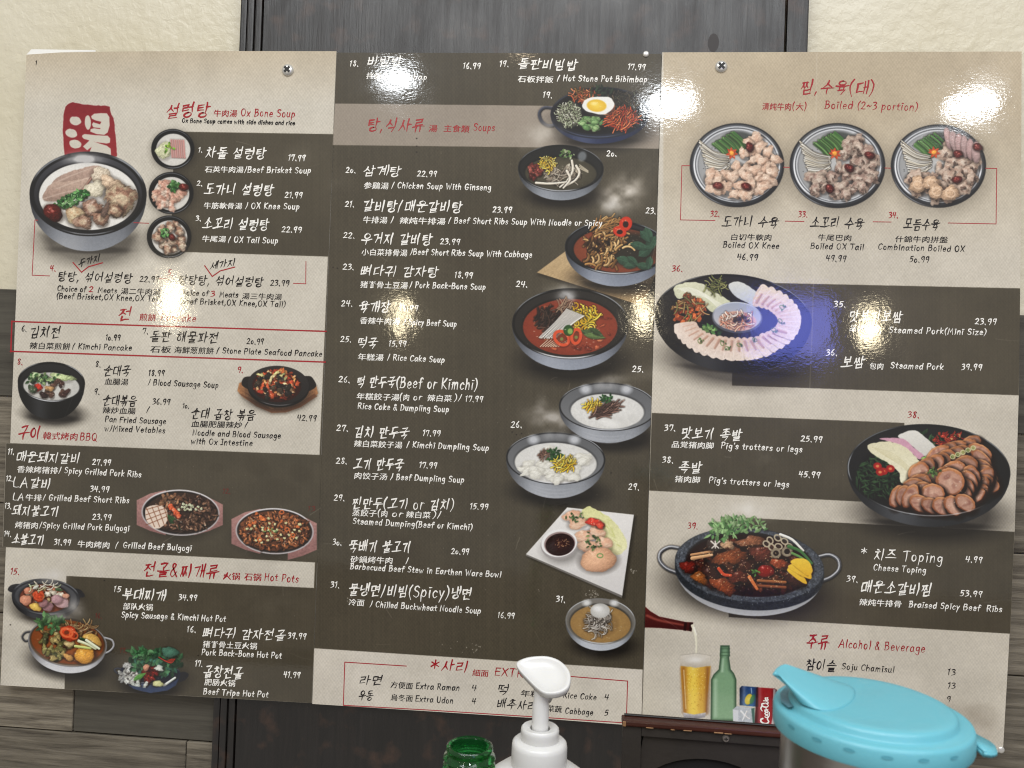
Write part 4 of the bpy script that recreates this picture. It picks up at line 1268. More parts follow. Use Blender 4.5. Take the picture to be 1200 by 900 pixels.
for x, y in inell(652, 545, 38, 18, 30):
    chunk(x, y, rng.uniform(6, 11), rng.uniform(4, 6), (212, 209, 197), rng.uniform(-40, 40), .3, .1, .04, .14, .86, None, .16)
    stroke([(x - 6, y - 2), (x, y - 4 + rng.uniform(-1, 1)), (x + 6, y - 1)], 1, .6, (168, 164, 148), a=.45, shade=0, soft=1.2)
noodles(639, 532, 6, 5, 24, [(120, 90, 78), (146, 116, 100)], 1.4, 8, spread=30, dirn=-50, ao=.3)
herbs(650, 533, 9, 6, 50, [(54, 92, 50), (36, 66, 38)], 4.2, 2.6)
noodles(661, 543, 11, 7, 60, [(238, 198, 70), (224, 176, 46), (246, 220, 120)], 1.4, 11, spread=50, dirn=-35, ao=.35)
# 12 square plate of steamed dumplings
PL = np.array([(616, 649.3), (664.4, 594.4), (742.7, 603), (729, 698)])
poly(PL + [2, 3], (14, 12, 10), 6, .6)
poly(PL, (226, 222, 216), .6, 1, .02, col2=(206, 202, 198))
poly([(616, 649.3), (729, 698), (728.5, 700.5), (616, 651)], (120, 116, 112), .7, .9)
DISH.append(('printed white square plate of dumplings with a sauce dish', [np.array([(616, 649), (664, 594.4), (682, 594), (690, 592), (697, 596), (742.7, 603), (729, 700), (616, 651)])]))
poly([(681, 600), (690, 593), (700, 598), (716, 608), (728, 622), (735, 640), (722, 650), (706, 636), (694, 618), (684, 608)], (214, 212, 150), .8, 1, .08, 1.2, col2=(226, 222, 172), smooth=True)
for k in range(26):
    x, y = inell(712, 620, 8, 24, 1, -35)[0]
    ell(x, y, 3, .7, (190, 192, 120), rng.uniform(20, 80), .8, .5)
for (x, y, rx, ry, a) in [(670, 604, 11, 7, -10), (677, 613, 12, 7, -10), (686, 628, 14, 8, -10), (700, 622, 10, 8, 20), (690, 640, 13, 8, -5), (708, 636, 10, 8, 30)]:
    chunk(x, y, rx, ry * .9, (224, 184, 156), a, .16, .1, .12, .28, .8, (214, 164, 136), .09)
    stroke([(x - rx * .8, y + ry * .25), (x, y + ry * .62), (x + rx * .8, y + ry * .3)], 1.1, .8, (236, 206, 182), a=.6, shade=0, soft=1.2)
for k, (rx, ry) in enumerate([(21.5, 14)]):
    chunk(701, 656, rx, ry, (224, 172, 138), -4, .06, .12, .15, .4, .66)
    for a in range(9):
        t = math.radians(200 + a * 16)
        stroke([(701 + 20 * math.cos(t), 656 + 12.6 * math.sin(t)), (701 + 15 * math.cos(t), 656 + 9 * math.sin(t))], .8, .5, (180, 126, 100), a=.5, shade=0)
herbs(672, 606, 12, 5, 18, [(60, 84, 48), (90, 116, 70)], 4, 2); herbs(696, 634, 8, 12, 26, [(62, 88, 50), (110, 130, 80)], 4, 2.2, -25)
chunk(697, 612, 10, 5, (206, 60, 44), 15, .2, .25, .35); chunk(703, 616, 5, 3.4, (216, 80, 60), 0, .2, .2, .3); sprinkle(698, 612, 6, 3, 5, (240, 210, 180), .7)
ring(703, 651, 4, 3, 1.4, (120, 146, 92))
dark(658, 644, 23, 17, .35); ell(655, 638, 21.6, 17.6, (216, 212, 208), -8, .7, 1, .02, col2=(150, 144, 142)); ell(655, 636.3, 21, 16.2, (232, 230, 226), -8)
ell(655.6, 637, 18.4, 14, (150, 132, 128), -8); ell(656, 638, 17, 13, (52, 16, 16), -8, .8, 1, .05, col2=(34, 10, 12)); sprinkle(658, 636, 9, 6, 34, (190, 160, 120), .6)
# 13 chilled noodles
bowl(703.5, 728, 41, 27, 22, 762, (120, 118, 114), (96, 92, 84), (120, 122, 124), (176, 180, 186), (170, 138, 88), 703.5, 731, 35.5, 22, 3, 2, .7, (146, 116, 74), .9, (120, 116, 110), label='printed steel bowl of chilled noodles with half an egg')
for dx in (-16, 16):
    ell(703.5 + dx, 706.5, 4.5, 3.6, (232, 232, 230), 0, 4, .8)
ell(703, 731, 22, 16, (120, 94, 62), 0, 3, .5)
noodles(703, 730, 15, 10, 90, [(176, 168, 158), (196, 190, 180), (140, 132, 122)], 1.2, 16, spread=25, curl=2.4, ao=.3)
for k in range(5):
    ell(697 + k * 4, 727 + (k % 2) * 3, 3, .9, (52, 48, 44), -20, .8, .8)
ell(703, 715.5, 11.5, 8.6, (214, 212, 206), 0, .8, 1, .03, col2=(178, 176, 170)); ell(700, 713, 5, 3, (236, 234, 230), 0, 3, .8)
gleam(703, 738, 30, 12, 16, .4)
# ---- the right-hand sheet covers the edge of the middle one
MIDCOPY = IMG.copy()
ground(PANELS['right'], BEIGE_R)
# the upper part of the right sheet is browner
sl, X, Y = win(770, 55, 1206, 300)
over(sl, np.clip((300 - Y) / 170, 0, 1) * .95 * np.clip((X - 776) / 2, 0, 1) * np.ones_like(X), IMG[sl] * C3((232, 222, 206)))
band('pork', [(860, 330.5), (1197, 337.8), (1193.5, 463), (857.5, 451.5)])
band('trotter', [(763.6, 483.7), (1059.5, 495.4), (1055, 590), (760.5, 574.6)])
band('stew', [(854.6, 605.5), (1188.6, 623), (1183.6, 742.3), (853.5, 722.8)])
stroke([(957, 62), (953, 330), (948, 470)], .7, .7, (208, 200, 186), a=.3, shade=0, soft=1.2)
dark(1130, 850, 40, 24, .12, 20, (60, 48, 36)); dark(1152, 838, 20, 14, .1, 20, (60, 48, 36))
# 14 three steel trays of boiled beef
for i, (cx, cy, rx, ry) in enumerate([(863.3, 193.5, 55.3, 49.2), (981, 194, 56, 49.8), (1099.3, 194.5, 55.8, 48.8)]):
    dark(cx + 1, cy + 4, rx, ry, .35)
    ell(cx, cy, rx, ry, (34, 34, 36), 0, .8)
    ell(cx, cy - .6, rx - 2.4, ry - 2.2, (84, 86, 90), 0, .8, col2=(44, 45, 48), grad='v')
    ell(cx, cy - 1.0, rx - 4.5, ry - 4.6, (186, 188, 190), 0, .8); ell(cx, cy - .8, rx - 6.2, ry - 6.0, (70, 71, 74), 0, .8); ell(cx, cy - .6, rx - 7.4, ry - 7, (196, 197, 198), 0, 1)
    ell(cx, cy - .4, rx - 9.0, ry - 8.4, (120, 121, 123), 0, 1.0, col2=(180, 180, 180), grad='h'); ell(cx, cy, rx - 10.5, ry - 9.8, (178, 177, 174), 0, .8, col2=(146, 146, 145))
    ring(cx, cy, rx - .6, ry - .6, 1.2, (150, 152, 156), 0, .7, .9, 100, 170); ring(cx, cy, rx - 4.4, ry - 4.4, 1.6, (240, 240, 240), 0, .9, 1, 120, 200); ring(cx, cy, rx - 5, ry - 5, 1.6, (235, 235, 235), 0, .8, 1, 330, 400)
    for k in range(60):
        t = rng.uniform(1.6, 4.2); r = rng.uniform(.45, .74)
        ell(cx + rx * r * math.cos(t), cy + ry * r * math.sin(t), .7, .55, (60, 60, 62), 0, .5, .7)
    ell(cx + 4, cy - ry * .52, 22, 14, (40, 44, 40), 10, 4, .7)
    for k in range(32):
        x, y = cx - 28 + k * .78 + rng.uniform(-1, 1), cy - 25 - k * .42 + rng.uniform(-1.5, 1.5)
        stroke([(x, y), (x + 9, y + 7.5), (x + 16, y + 16 + rng.uniform(-2, 2))], 2.2, 1.8, [(80, 122, 64), (62, 100, 52), (104, 142, 82)][k % 3], ao=.3)
    for k in range(44):
        f = k / 43 + rng.uniform(-.04, .04)
        x, y = cx - 43 + f * 10 + rng.uniform(-2, 2), cy - 28 + f * 36
        stroke([(x, y), (x + 15, y + (12 - 12 * f)), (cx - 10 + rng.uniform(-3, 2), cy - 11 + f * 14)], 1.5, 1.2, [(216, 208, 190), (196, 186, 166), (228, 222, 208)][k % 3], ao=.3)
    c3 = [(214, 186, 164), (182, 162, 146), (192, 170, 152)][i]
    d3 = [(190, 156, 134), (144, 120, 108), (160, 134, 118)][i]
    pts = [(14, -26), (26, -20), (36, -14), (40, 2), (8, -14), (20, -6), (32, 6), (2, 4), (26, 16), (12, 14), (36, 18), (-6, 14), (18, 26), (22, -30), (44, -6), (16, -16), (10, 6), (30, -4), (20, 8), (40, 12), (-14, 12), (-30, 14), (-26, 28), (4, 24), (-22, 18), (-14, 26), (30, 26), (-2, 34), (10, 34)]
    for (dx, dy) in sorted(pts, key=lambda p: p[1]):
        if math.hypot(dx / 47, dy / 41) > 1:
            continue
        r = rng.uniform(7, 10.5)
        chunk(cx + dx, cy + dy, r, r * .75, c3, rng.uniform(0, 180), .36, .24, .12, .4, .68, d3, .18)
        if i:
            ell(cx + dx, cy + dy, r * .36, r * .3, (206, 192, 176), 0, 1.5, .6); pile(cx + dx, cy + dy + 2, r * .7, r * .5, 4, [d3, (110, 88, 78)], 1.4, 2.6, .5, ao=.3)
        else:
            ring(cx + dx, cy + dy, r * .6, r * .45, 1.3, (228, 200, 178), rng.uniform(0, 180), .7, 1, 20, 210)
    if i == 2:
        for k in range(6):
            chunk(cx + 12 + k * 6.4, cy - 32 + k * 3.2, 5, 13, (170 - 4 * (k % 2), 140, 136), -14 + k * 3, .06, .16, .05, .4, .68)
        for (dx, dy) in [(-24, 22), (-8, 20), (-2, 30), (14, 32)]:
            chunk(cx + dx, cy + dy, 10, 9, (200, 166, 136), rng.uniform(0, 90), .2, .3, .1, .45, .55); ring(cx + dx, cy + dy, 6, 5, 1.4, (226, 196, 168), 20, .6)
    for (dx, dy, a) in [[(15, -21, 80), (-22, 24, 10), (11, 25, 20)], [(38, -12, 20), (14, 3, 30), (-9, 27, 60)], [(23, -14, 10), (22, 16, 0), (46, -22, 20)]][i]:
        jujube(cx + dx, cy + dy, 6, a)
    for k in range(7):
        t = k * 2 * math.pi / 7 + .3
        leaf(cx - 6 + [0, 3, 1][i], cy - 14 + [0, 0, -2][i], 7.5, 3.6, math.degrees(t) + rng.uniform(-14, 14), (196, 78, 44), False, .2)
    chunk(cx - 6 + [0, 3, 1][i], cy - 14 + [0, 0, -2][i], 3, 3, (238, 158, 66), 0, .1, .2, .2, 0)
    gleam(cx + 10, cy + 8, 30, 26, 26, .5)
    t = np.linspace(0, 2 * math.pi, 40, endpoint=False)
    DISH.append((['printed steel tray of pale boiled ox knee', 'printed steel tray of brown boiled ox tail', 'printed steel tray of mixed beef with sliced meat'][i], [np.stack([cx + (rx + .6) * np.cos(t), cy + (ry + .6) * np.sin(t)], 1)]))
# 15 steamed pork plate
bowl(859, 372, 92, 50.5, 60, 435, (22, 21, 21), (27, 25, 25), (28, 27, 27), (16, 16, 16), None, 0, 0, 1, 1, 5, 4, .6, None, .5, (36, 34, 34), label='printed black plate of sliced steamed pork around a small bowl')
ell(862, 374, 78, 40, (20, 19, 19), 5, 4, .7)
poly([(789, 338), (797, 332), (818, 331), (836, 341), (856, 354), (848, 362), (834, 366), (820, 352), (806, 347), (794, 350)], (208, 206, 176), .9, 1, .07, 1, col2=(190, 192, 160), smooth=True)
for k in range(7):
    stroke([(794 + k * 2, 338 + k), (815 + k * 2, 339 + k * 1.6), (848 - k, 358 + k * .6)], 1.2, .8, (228, 226, 206), a=.6, shade=.2)
poly([(853, 335), (860, 330), (872, 332), (886, 342), (896, 353), (888, 360), (874, 354), (860, 346)], (206, 206, 200), .9, 1, .04, .6, col2=(176, 182, 196), smooth=True)
noodles(838, 335, 12, 8, 30, [(120, 124, 72), (96, 104, 60), (150, 150, 96)], 1.3, 12, spread=60, dirn=40, ao=.4)
pile(806, 362, 20, 16, 60, [(170, 78, 40), (196, 100, 54), (130, 56, 30), (110, 80, 46)], 3, 5.2, .6, hl=.25)
noodles(810, 362, 18, 13, 16, [(150, 120, 76), (176, 140, 96), (110, 110, 66)], 1.5, 14, spread=80, ao=.4)
chunk(812, 388, 9, 5, (176, 74, 44), -15, .2, .3, .2); herbs(834, 386, 12, 6, 26, [(70, 104, 56), (46, 76, 42), (110, 140, 84)], 7, 4.5)
arc = []
for k in range(27):
    f = k / 26
    t = math.radians(168 - f * 232)
    arc.append((862 + 62 * math.cos(t) * (1 if f > .2 else 1.02) + 2, 375 + 33 * math.sin(t) + (2 if f < .5 else 0), math.degrees(t), f))
for (x, y, t, f) in [q for q in arc if q[3] > .62][::-1] + [q for q in arc if q[3] <= .62]:
    rad = math.radians(t)
    dx, dy = math.cos(rad), math.sin(rad) * .72
    n = np.array([dx, dy]); n = n / np.hypot(*n); s = np.array([-n[1], n[0]])
    c0 = np.array([x, y])
    ln, wd = 12.5, 6.6
    P = [c0 - n * ln + s * wd * .8, c0 - n * ln - s * wd * .5, c0 + n * ln * .8 - s * wd, c0 + n * ln + s * wd * .3, c0 + n * ln * .7 + s * wd]
    poly(np.array(P) + [.4, 1.2], (22, 14, 12), 2.2, .5)
    poly(P, (206, 178, 160), .8, 1, .08, .5, col2=(222, 204, 190), dirn=tuple(n), smooth=True)
    stroke([c0 - n * ln * .8 + s * 1, c0 + n * 1 + s * .5], 3.6, 2.6, (160, 122, 104), a=.75, shade=.2, soft=1.2)
    stroke([c0 - n * ln * .8 - s * 2.4, c0 + n * ln * .7 - s * 3.4], .8, .8, (236, 222, 212), a=.6, shade=0)
for x, y in [(846, 402), (866, 404), (820, 400), (884, 398), (906, 386), (914, 376), (916, 360), (852, 408)]:
    ring(x, y, 3.4, 2.4, 1, (96, 116, 66), rng.uniform(0, 90), .8)
    herbs(x + 2, y, 4, 3, 4, [(84, 108, 62)], 3, 1.6)
ell(864, 374, 30.5, 19.5, (30, 28, 28), 3, 1.5, .8); ell(863.6, 372, 29.6, 18.4, (120, 122, 128), 3, .8, col2=(70, 72, 78), grad='v'); ell(863.6, 371, 28, 16.4, (150, 156, 172), 3, .9, col2=(180, 176, 176), grad='v')
ell(864, 376, 22, 11.5, (206, 160, 140), 3, 1.5); noodles(864, 376, 18, 9, 60, [(226, 176, 150), (206, 140, 116), (232, 206, 190)], 1.6, 11, spread=70, curl=2, ao=.3); pile(868, 374, 9, 5, 12, [(70, 58, 48), (110, 78, 56)], 1.6, 2.8, .5)
ring(863.6, 372, 29.6, 18.4, 1.2, (210, 214, 222), 3, .8, .8, 180, 340)
# 16 trotter plate
bowl(1088, 551, 95.5, 54, 64, 615.5, (24, 25, 25), (22, 22, 22), (52, 54, 56), (40, 41, 43), None, 0, 0, 1, 1, 3, 4, .7, None, .45, (30, 30, 30), label='printed black plate of sliced trotters with vegetables')
ell(1088, 555, 80, 42, (14, 14, 14), 3, 5, .7)
for x, y in inell(1030, 556, 24, 25, 190):
    leaf(x - 4, y, rng.uniform(7, 12), rng.uniform(1.4, 2.6), rng.uniform(-30, 100), np.array([(38, 60, 38), (54, 80, 50), (26, 42, 28)][rng.integers(3)]), False, .4)
herbs(1090, 514, 14, 7, 24, [(50, 72, 46), (34, 54, 34)], 7, 3)
poly([(1052, 512), (1058, 507), (1072, 504), (1086, 514), (1101, 528), (1103, 534), (1094, 536), (1082, 534), (1068, 522)], (216, 212, 202), .9, 1, .03, .6, col2=(196, 192, 182), smooth=True)
poly([(1030, 514), (1040, 513), (1058, 514), (1070, 524), (1082, 534), (1076, 538), (1062, 526), (1044, 518)], (196, 148, 164), .9, 1, .06, .5, smooth=True)
poly([(1016, 522), (1024, 519), (1040, 517), (1058, 522), (1072, 534), (1080, 546), (1076, 558), (1070, 568), (1056, 566), (1052, 552), (1036, 540), (1022, 532)], (212, 204, 170), .9, 1, .06, .8, col2=(226, 220, 190), smooth=True)
for k in range(6):
    stroke([(1022 + 3 * k, 524 + 2 * k), (1048 + 2 * k, 532 + 3 * k), (1066 + k, 548 + 3 * k)], 1, .7, (190, 180, 140), a=.5, shade=0)
for x, y in [(1028, 546), (1035, 552), (1043, 549), (1031, 553)]:
    ell(x, y, 5.2, 4.4, (176, 36, 28), 15, .8, 1, .1, col2=(140, 26, 22)); ell(x, y, 2, 1.6, (216, 150, 96), 0, .8, .8)
stroke([(1082, 538), (1098, 534)], 5.5, 5.5, (110, 146, 70), ao=.4); ell(1083, 539, 3, 2.6, (196, 206, 150), 0, .8)
pile(1112, 515, 18, 9, 40, [(140, 40, 30), (112, 28, 24), (170, 62, 44)], 2.4, 4.4, .45, hl=.25); sprinkle(1116, 510, 10, 5, 16, (206, 190, 120), .6)


def slice_(x, y, rx, ry, rot, c=(152, 114, 98)):
    chunk(x + 1.3, y + 2.2, rx + 1.0, ry + 1.0, (58, 30, 20), rot, .08, .2, .15, .85, .4, None, .04)
    k = rng.uniform(.9, 1.1)
    ell(x, y, rx, ry, np.array((180, 122, 82)) * k, rot, .8, 1, .1, col2=np.array((118, 70, 46)) * k, grad='v', wob=.8)
    ell(x + .3, y + .8, rx * .84, ry * .80, np.array((190, 154, 134)) * k, rot, 1.2, 1, .08, col2=np.array((166, 124, 106)) * k, wob=1.2)
    for _ in range(4):
        t = rng.uniform(0, 6.28)
        ell(x + rx * .4 * math.cos(t), y + ry * .4 * math.sin(t), rx * .28, ry * .14, np.array((128, 86, 74)) * k, rng.uniform(0, 180), 1.6, .5, wob=.8)
    ring(x, y, rx * .97, ry * .95, .8, (232, 190, 150), rot, .5, 1, 200, 300)


def row_of_slices(p, q, n, rx, ry, rot, bow=0.):
    for k in range(n):
        f = k / max(n - 1, 1)
        x = p[0] + (q[0] - p[0]) * f + rng.uniform(-1, 1)
        y = p[1] + (q[1] - p[1]) * f + bow * math.sin(math.pi * f) + rng.uniform(-1, 1)
        slice_(x, y, rx * rng.uniform(.88, 1.1), ry * rng.uniform(.88, 1.1), rot + rng.uniform(-12, 12))


row_of_slices((1138, 519), (1098, 531), 5, 14, 8, -24)
row_of_slices((1134, 530), (1076, 552), 8, 14, 10, -30, -3)
row_of_slices((1147, 530), (1160, 566), 6, 14, 9, 38, 4)
row_of_slices((1130, 546), (1076, 568), 5, 15, 12, -20, 2)
row_of_slices((1153, 558), (1142, 580), 5, 13, 9, -40, 2)
row_of_slices((1138, 556), (1128, 576), 4, 9, 13, -30, 0)
slice_(1113, 564, 17, 16, 20)
row_of_slices((1070, 572), (1092, 578), 3, 14, 12, 12, 0)
row_of_slices((1052, 580), (1066, 580), 3, 9, 14, 15, 0)
row_of_slices((1078, 590), (1130, 589), 5, 13, 10, 35, 3)
for k in range(5):
    ring(1116 + k * 6, 535 - k * 2.6, 3.2, 3, 1.2, (196, 204, 150), 0, .9); ell(1116 + k * 6, 535 - k * 2.6, 1.6, 1.4, (140, 160, 90), 0, .7, .8)
herbs(1094, 552, 6, 4, 16, [(66, 92, 54), (96, 124, 70)], 5, 2.4)
gleam(1110, 566, 48, 28, 60, .5)
ring(1088, 551, 95, 53.6, 1.3, (200, 202, 206), 3, .6, 1, 40, 140); ring(1088, 551, 95, 53.6, 1.3, (200, 202, 206), 3, .7, 1, 160, 200)
# 17 braised ribs in a stone pot
steam(880, 597, 34, 12, .7, 0, (214, 208, 196))
dark(872, 690, 92, 36, .65, 5)
for P in [[(795, 642), (784, 641), (774, 647), (773, 657), (781, 666), (793, 671)], [(960, 652), (972, 650), (982, 656), (983, 667), (974, 676), (962, 681)]]:
    stroke(P, 4.2, 4.6, (84, 85, 88), shade=.75, ao=.5); stroke(np.array(P) - [.6, .8], 1.1, 1.2, (226, 226, 228), shade=0, a=.85)
poly(body_pts(878, 670, 86, 42, 66, 721, 5), (150, 151, 154), .8, 1, .03, col2=(186, 187, 190))
dark(878, 672, 87, 43, .35, 5)
for q in (0, 3, 6, 9):
    ell(878, 671 - q, 87.3, 43.5, (40, 43, 47), 5, .8, 1, .35)
ell(878, 662, 87, 43, (72, 76, 82), 5, .8, 1, .4); sprinkle(878, 664, 85, 44, 420, (142, 148, 156), .7, 5, .6); sprinkle(878, 664, 85, 44, 260, (26, 28, 30), .8, 5, .7)
ell(878.5, 661, 75.5, 37.5, (34, 30, 30), 5, 1.2); ell(878.5, 662.5, 74, 36, (58, 22, 14), 5, 1.5, col2=(34, 14, 10))
pile(872, 664, 68, 31, 120, [(70, 30, 20), (92, 42, 27), (50, 21, 16), (38, 17, 14), (104, 56, 35)], 4, 8.5, .65, 5, .3, .4, .3, .55)
for (x, y, rx, ry, a, c) in [(892, 648, 13, 11, 20, (98, 50, 38)), (856, 652, 20, 9, -20, (128, 70, 40)), (873, 666, 12, 8, 0, (70, 34, 24)), (832, 672, 11, 9, 10, (62, 34, 28)), (848, 686, 15, 9, 10, (132, 66, 36)), (820, 677, 9, 7, 20, (140, 82, 40)), (866, 676, 12, 8, -10, (90, 40, 28)), (932, 680, 12, 8, 20, (60, 32, 26)), (880, 634, 16, 6, 0, (140, 92, 66)), (912, 660, 10, 6, 30, (150, 72, 44)), (806, 664, 8, 8, 0, (106, 28, 18))]:
    chunk(x, y, rx, ry, c, a, .25, .4, .3, .5, .45)
for a, b, c in [((810, 650), (834, 646), (176, 130, 92)), ((811, 654), (834, 650), (196, 150, 110)), ((888, 680), (920, 682), (140, 88, 54)), ((888, 686), (920, 688), (120, 70, 44)), ((878, 676), (887, 690), (190, 106, 60))]:
    stroke([a, b], 3.2 if c[0] < 185 else 4.5, 3.2, c, ao=.5)
stroke([(842, 666), (848, 673), (856, 674)], 4, 3.4, (186, 72, 44), ao=.4)
chunk(838, 638, 11, 7.5, (62, 50, 44), 0, .1, .2, .15); [stroke([(838 + d * 5, 634), (838 - d * 4, 642)], 1.8, 1.4, (222, 212, 200), shade=.1) for d in (-1, 0, 1)]
chunk(852, 638, 7, 6, (176, 140, 110), 0, .3, .3, .1)
chunk(897, 669, 10, 7.5, (132, 26, 20), 0, .06, .15, .5); herbs(885, 669, 4, 4, 12, [(80, 120, 60)], 4, 2)
for x, y in inell(866, 616, 32, 9, 100, 4):
    leaf(x, y, rng.uniform(5, 10), rng.uniform(2, 4), rng.uniform(180, 360), np.array([(120, 150, 100), (90, 128, 80), (150, 174, 130)][rng.integers(3)]), False, .3)
herbs(846, 622, 15, 8, 50, [(96, 136, 84), (130, 162, 110)], 8, 4)
for x, y in [(902, 633), (911, 630), (919, 634), (924, 640), (904, 641), (912, 640), (898, 637)]:
    ring(x, y, 5, 4, 1.8, (176, 164, 140), rng.uniform(0, 60)); ell(x, y, 2.4, 1.8, (60, 48, 40), 0, .8, .7)
for x, y, r in [(909, 648, 6.4), (922, 646, 6.6)]:
    ell(x, y + 1, r + 1, r, (30, 20, 16), 0, 1.6, .5); ell(x, y, r, r * .92, (170, 158, 136), 0, .8, 1, .1, col2=(128, 116, 98)); ell(x, y, r * .52, r * .5, (36, 26, 22), 0, .8)
stroke([(914, 626), (928, 632), (941, 645)], 3.2, 2.6, (226, 222, 210), ao=.4); stroke([(924, 640), (938, 646), (951, 660)], 4, 3, (66, 104, 60), ao=.4); stroke([(928, 648), (940, 654), (950, 664)], 3, 2.4, (96, 132, 76), ao=.4)
for P in [[(922, 668), (930, 664), (942, 676), (945, 684), (936, 680)], [(923, 664), (934, 660), (948, 668), (950, 678), (938, 674)], [(926, 658), (934, 654), (946, 656), (952, 668), (946, 674), (932, 664)]]:
    poly(np.array(P) + [.3, 1], (40, 20, 10), 2, .5); poly(P, (232, 190, 70), .8, 1, .05, .3, col2=(214, 164, 48), smooth=True)
sprinkle(872, 662, 62, 28, 120, (226, 196, 150), .6, 5); gleam(872, 664, 64, 30, 80, .6, 5)
DISH.append(('printed stone pot of braised spicy ribs with two steel handles', [np.array([(771, 650), (776, 642), (793, 639), (805, 628), (826, 612), (850, 606), (880, 609), (905, 616), (930, 625), (952, 640), (970, 648), (983, 655), (985, 668), (976, 678), (964, 684), (950, 700), (915, 716), (880, 722), (845, 716), (812, 700), (795, 680), (776, 664)])]))
# 18 drinks
poly([(752, 707), (762, 716), (772, 722), (803, 728.5), (812, 729), (810, 739.5), (800, 738), (772, 735.5), (757, 735), (748, 736)], (92, 34, 30), .7, 1, .05, col2=(60, 18, 18))
stroke([(758, 721), (772, 726.5), (800, 732)], 3, 2, (150, 78, 66), a=.75, shade=0, soft=2)
poly([(802, 728.5), (805, 729), (803.5, 739), (800.5, 738.5)], (40, 14, 14), .6); poly([(808, 729), (812, 729.2), (810, 739.6), (807, 739)], (40, 14, 14), .6)
stroke([(811, 733), (814, 740), (815.8, 752), (815.6, 768)], 3.4, 1.6, (222, 216, 190), a=.9, shade=.2); stroke([(813, 735), (816, 744)], 2, 1, (240, 236, 220), a=.8, shade=0)
DISH.append(('printed brown beer bottle pouring', [np.array([(752.5, 706), (763, 715), (772, 721), (803, 727.5), (813, 728.5), (816.5, 740), (817, 764), (814.5, 764), (813, 742), (810, 740.5), (772, 736.5), (752, 736.5)])]))
G = np.array([(796.6, 767), (815, 764.8), (833, 767.5), (831, 790), (827, 838), (813, 842), (800.5, 839), (798, 800)])
poly(G, (150, 142, 130), .7, .6)
poly([(797.3, 780), (832.5, 780), (830.5, 800), (826.5, 836), (813, 837.5), (801, 836), (798.5, 805)], (206, 160, 60), .7, 1, .05, .3, col2=(226, 184, 84))
for xx, ww, cc, aa in [(800.5, 6, (130, 78, 36), .7), (829, 6, (120, 74, 38), .75), (812, 9, (240, 206, 90), .7), (823, 6, (190, 140, 60), .5)]:
    stroke([(xx, 783), (xx + (815 - xx) * .12, 834)], ww, ww * .8, cc, a=aa, shade=0, soft=5)
sprinkle(814, 808, 14, 24, 90, (176, 124, 40), .5, a=.7); sprinkle(814, 800, 14, 20, 40, (246, 222, 150), .5)
poly([(797, 768), (815, 765.5), (832.6, 768.5), (832, 780), (815, 782), (797.3, 780)], (206, 198, 184), .8, 1, .05, .5, col2=(176, 166, 150)); steam(815, 773, 14, 5, .5, 0, (236, 232, 224))
poly([(800.5, 834.5), (813, 837), (827, 834.5), (826, 840), (813, 842.5), (801, 840)], (196, 192, 190), .8, 1, .1, col2=(120, 116, 120))
stroke([(801, 785), (803.5, 830)], 1.4, 1, (246, 230, 190), a=.5, shade=0)
DISH.append(('printed tall glass of beer', [G]))
GB = np.array([(844, 756), (854.6, 756), (855, 768), (854, 770), (856, 784), (860, 789), (862.6, 796), (862.5, 845), (832.5, 845), (833, 796), (836, 790), (842, 784), (843.6, 770), (843.2, 768)])
poly(GB, (108, 140, 108), .7, 1, .03, col2=(134, 164, 130))
sl, X, Y = win(830, 755, 865, 846)
m = np.clip(.5 - poly_sd(GB, X, Y) / .8, 0, 1); e = np.clip((poly_sd(GB, X, Y) + 4.5) / 4.5, 0, 1) ** 1.4
over(sl, m * e * .85, np.broadcast_to(C3((32, 52, 36)), m.shape + (3,)))
stroke([(838, 797), (838, 838)], 4, 4, (176, 200, 172), a=.55, shade=0, soft=4); stroke([(847, 772), (846, 786)], 2.2, 3, (180, 204, 176), a=.6, shade=0, soft=2.5)
for yy in (760, 764, 768):
    stroke([(844, yy), (855, yy)], .8, .8, (50, 74, 52), a=.7, shade=0)
DISH.append(('printed green glass soju bottle', [GB]))
BC = np.array([(866.5, 806), (869, 803.5), (888, 805), (888, 828), (866.5, 826)])
poly(BC, (36, 62, 104), .7, 1, .15, col2=(54, 96, 140)); ell(877, 819, 4.2, 6.6, (216, 196, 92), 22, .8, col2=(196, 170, 60)); ell(881.5, 819, 2.6, 6, (64, 116, 80), 22, 1, .9); stroke([(880, 806), (880.5, 812)], 1, 1, (170, 190, 206), a=.8, shade=0)
RC = np.array([(886.5, 805), (907.5, 806.5), (910, 808), (909, 852), (883.8, 851)])
poly(RC, (140, 30, 34), .7, 1, .05, col2=(150, 26, 34)); poly([(906, 807), (909, 807.5), (908.5, 823), (905.5, 820)], (222, 214, 208), .7); poly([(905, 840), (909, 836), (909, 851), (903, 851)], (220, 212, 208), .7)
for P_, x0_, x1_ in ((BC, 866.5, 888), (RC, 885, 909.5)):
    sl, X, Y = win(x0_ - 1, 800, x1_ + 1, 854)
    m = np.clip(.5 - poly_sd(P_, X, Y) / .7, 0, 1)
    f_ = np.abs((X - (x0_ + x1_) / 2) / ((x1_ - x0_) / 2))
    over(sl, m * np.clip(f_ - .45, 0, 1) * 1.1, np.broadcast_to(C3((16, 10, 14)), m.shape + (3,)))
    over(sl, m * np.exp(-((X - x0_ - 5) / 2.2) ** 2) * .22, np.broadcast_to(C3((236, 220, 220)), m.shape + (3,)))
IC = np.array([(858.5, 831), (863, 827), (881, 829), (882, 848), (859, 848)])
poly(IC, (176, 180, 184), .7, 1, .1); poly([(858.5, 831), (865, 832), (865, 848), (859, 848)], (206, 208, 210), .7); stroke([(868, 833), (872, 838), (870, 844)], 2, 1.4, (232, 230, 226), a=.8); stroke([(875, 833), (873, 838), (878, 842)], 1.6, 1.2, (232, 222, 214), a=.8)
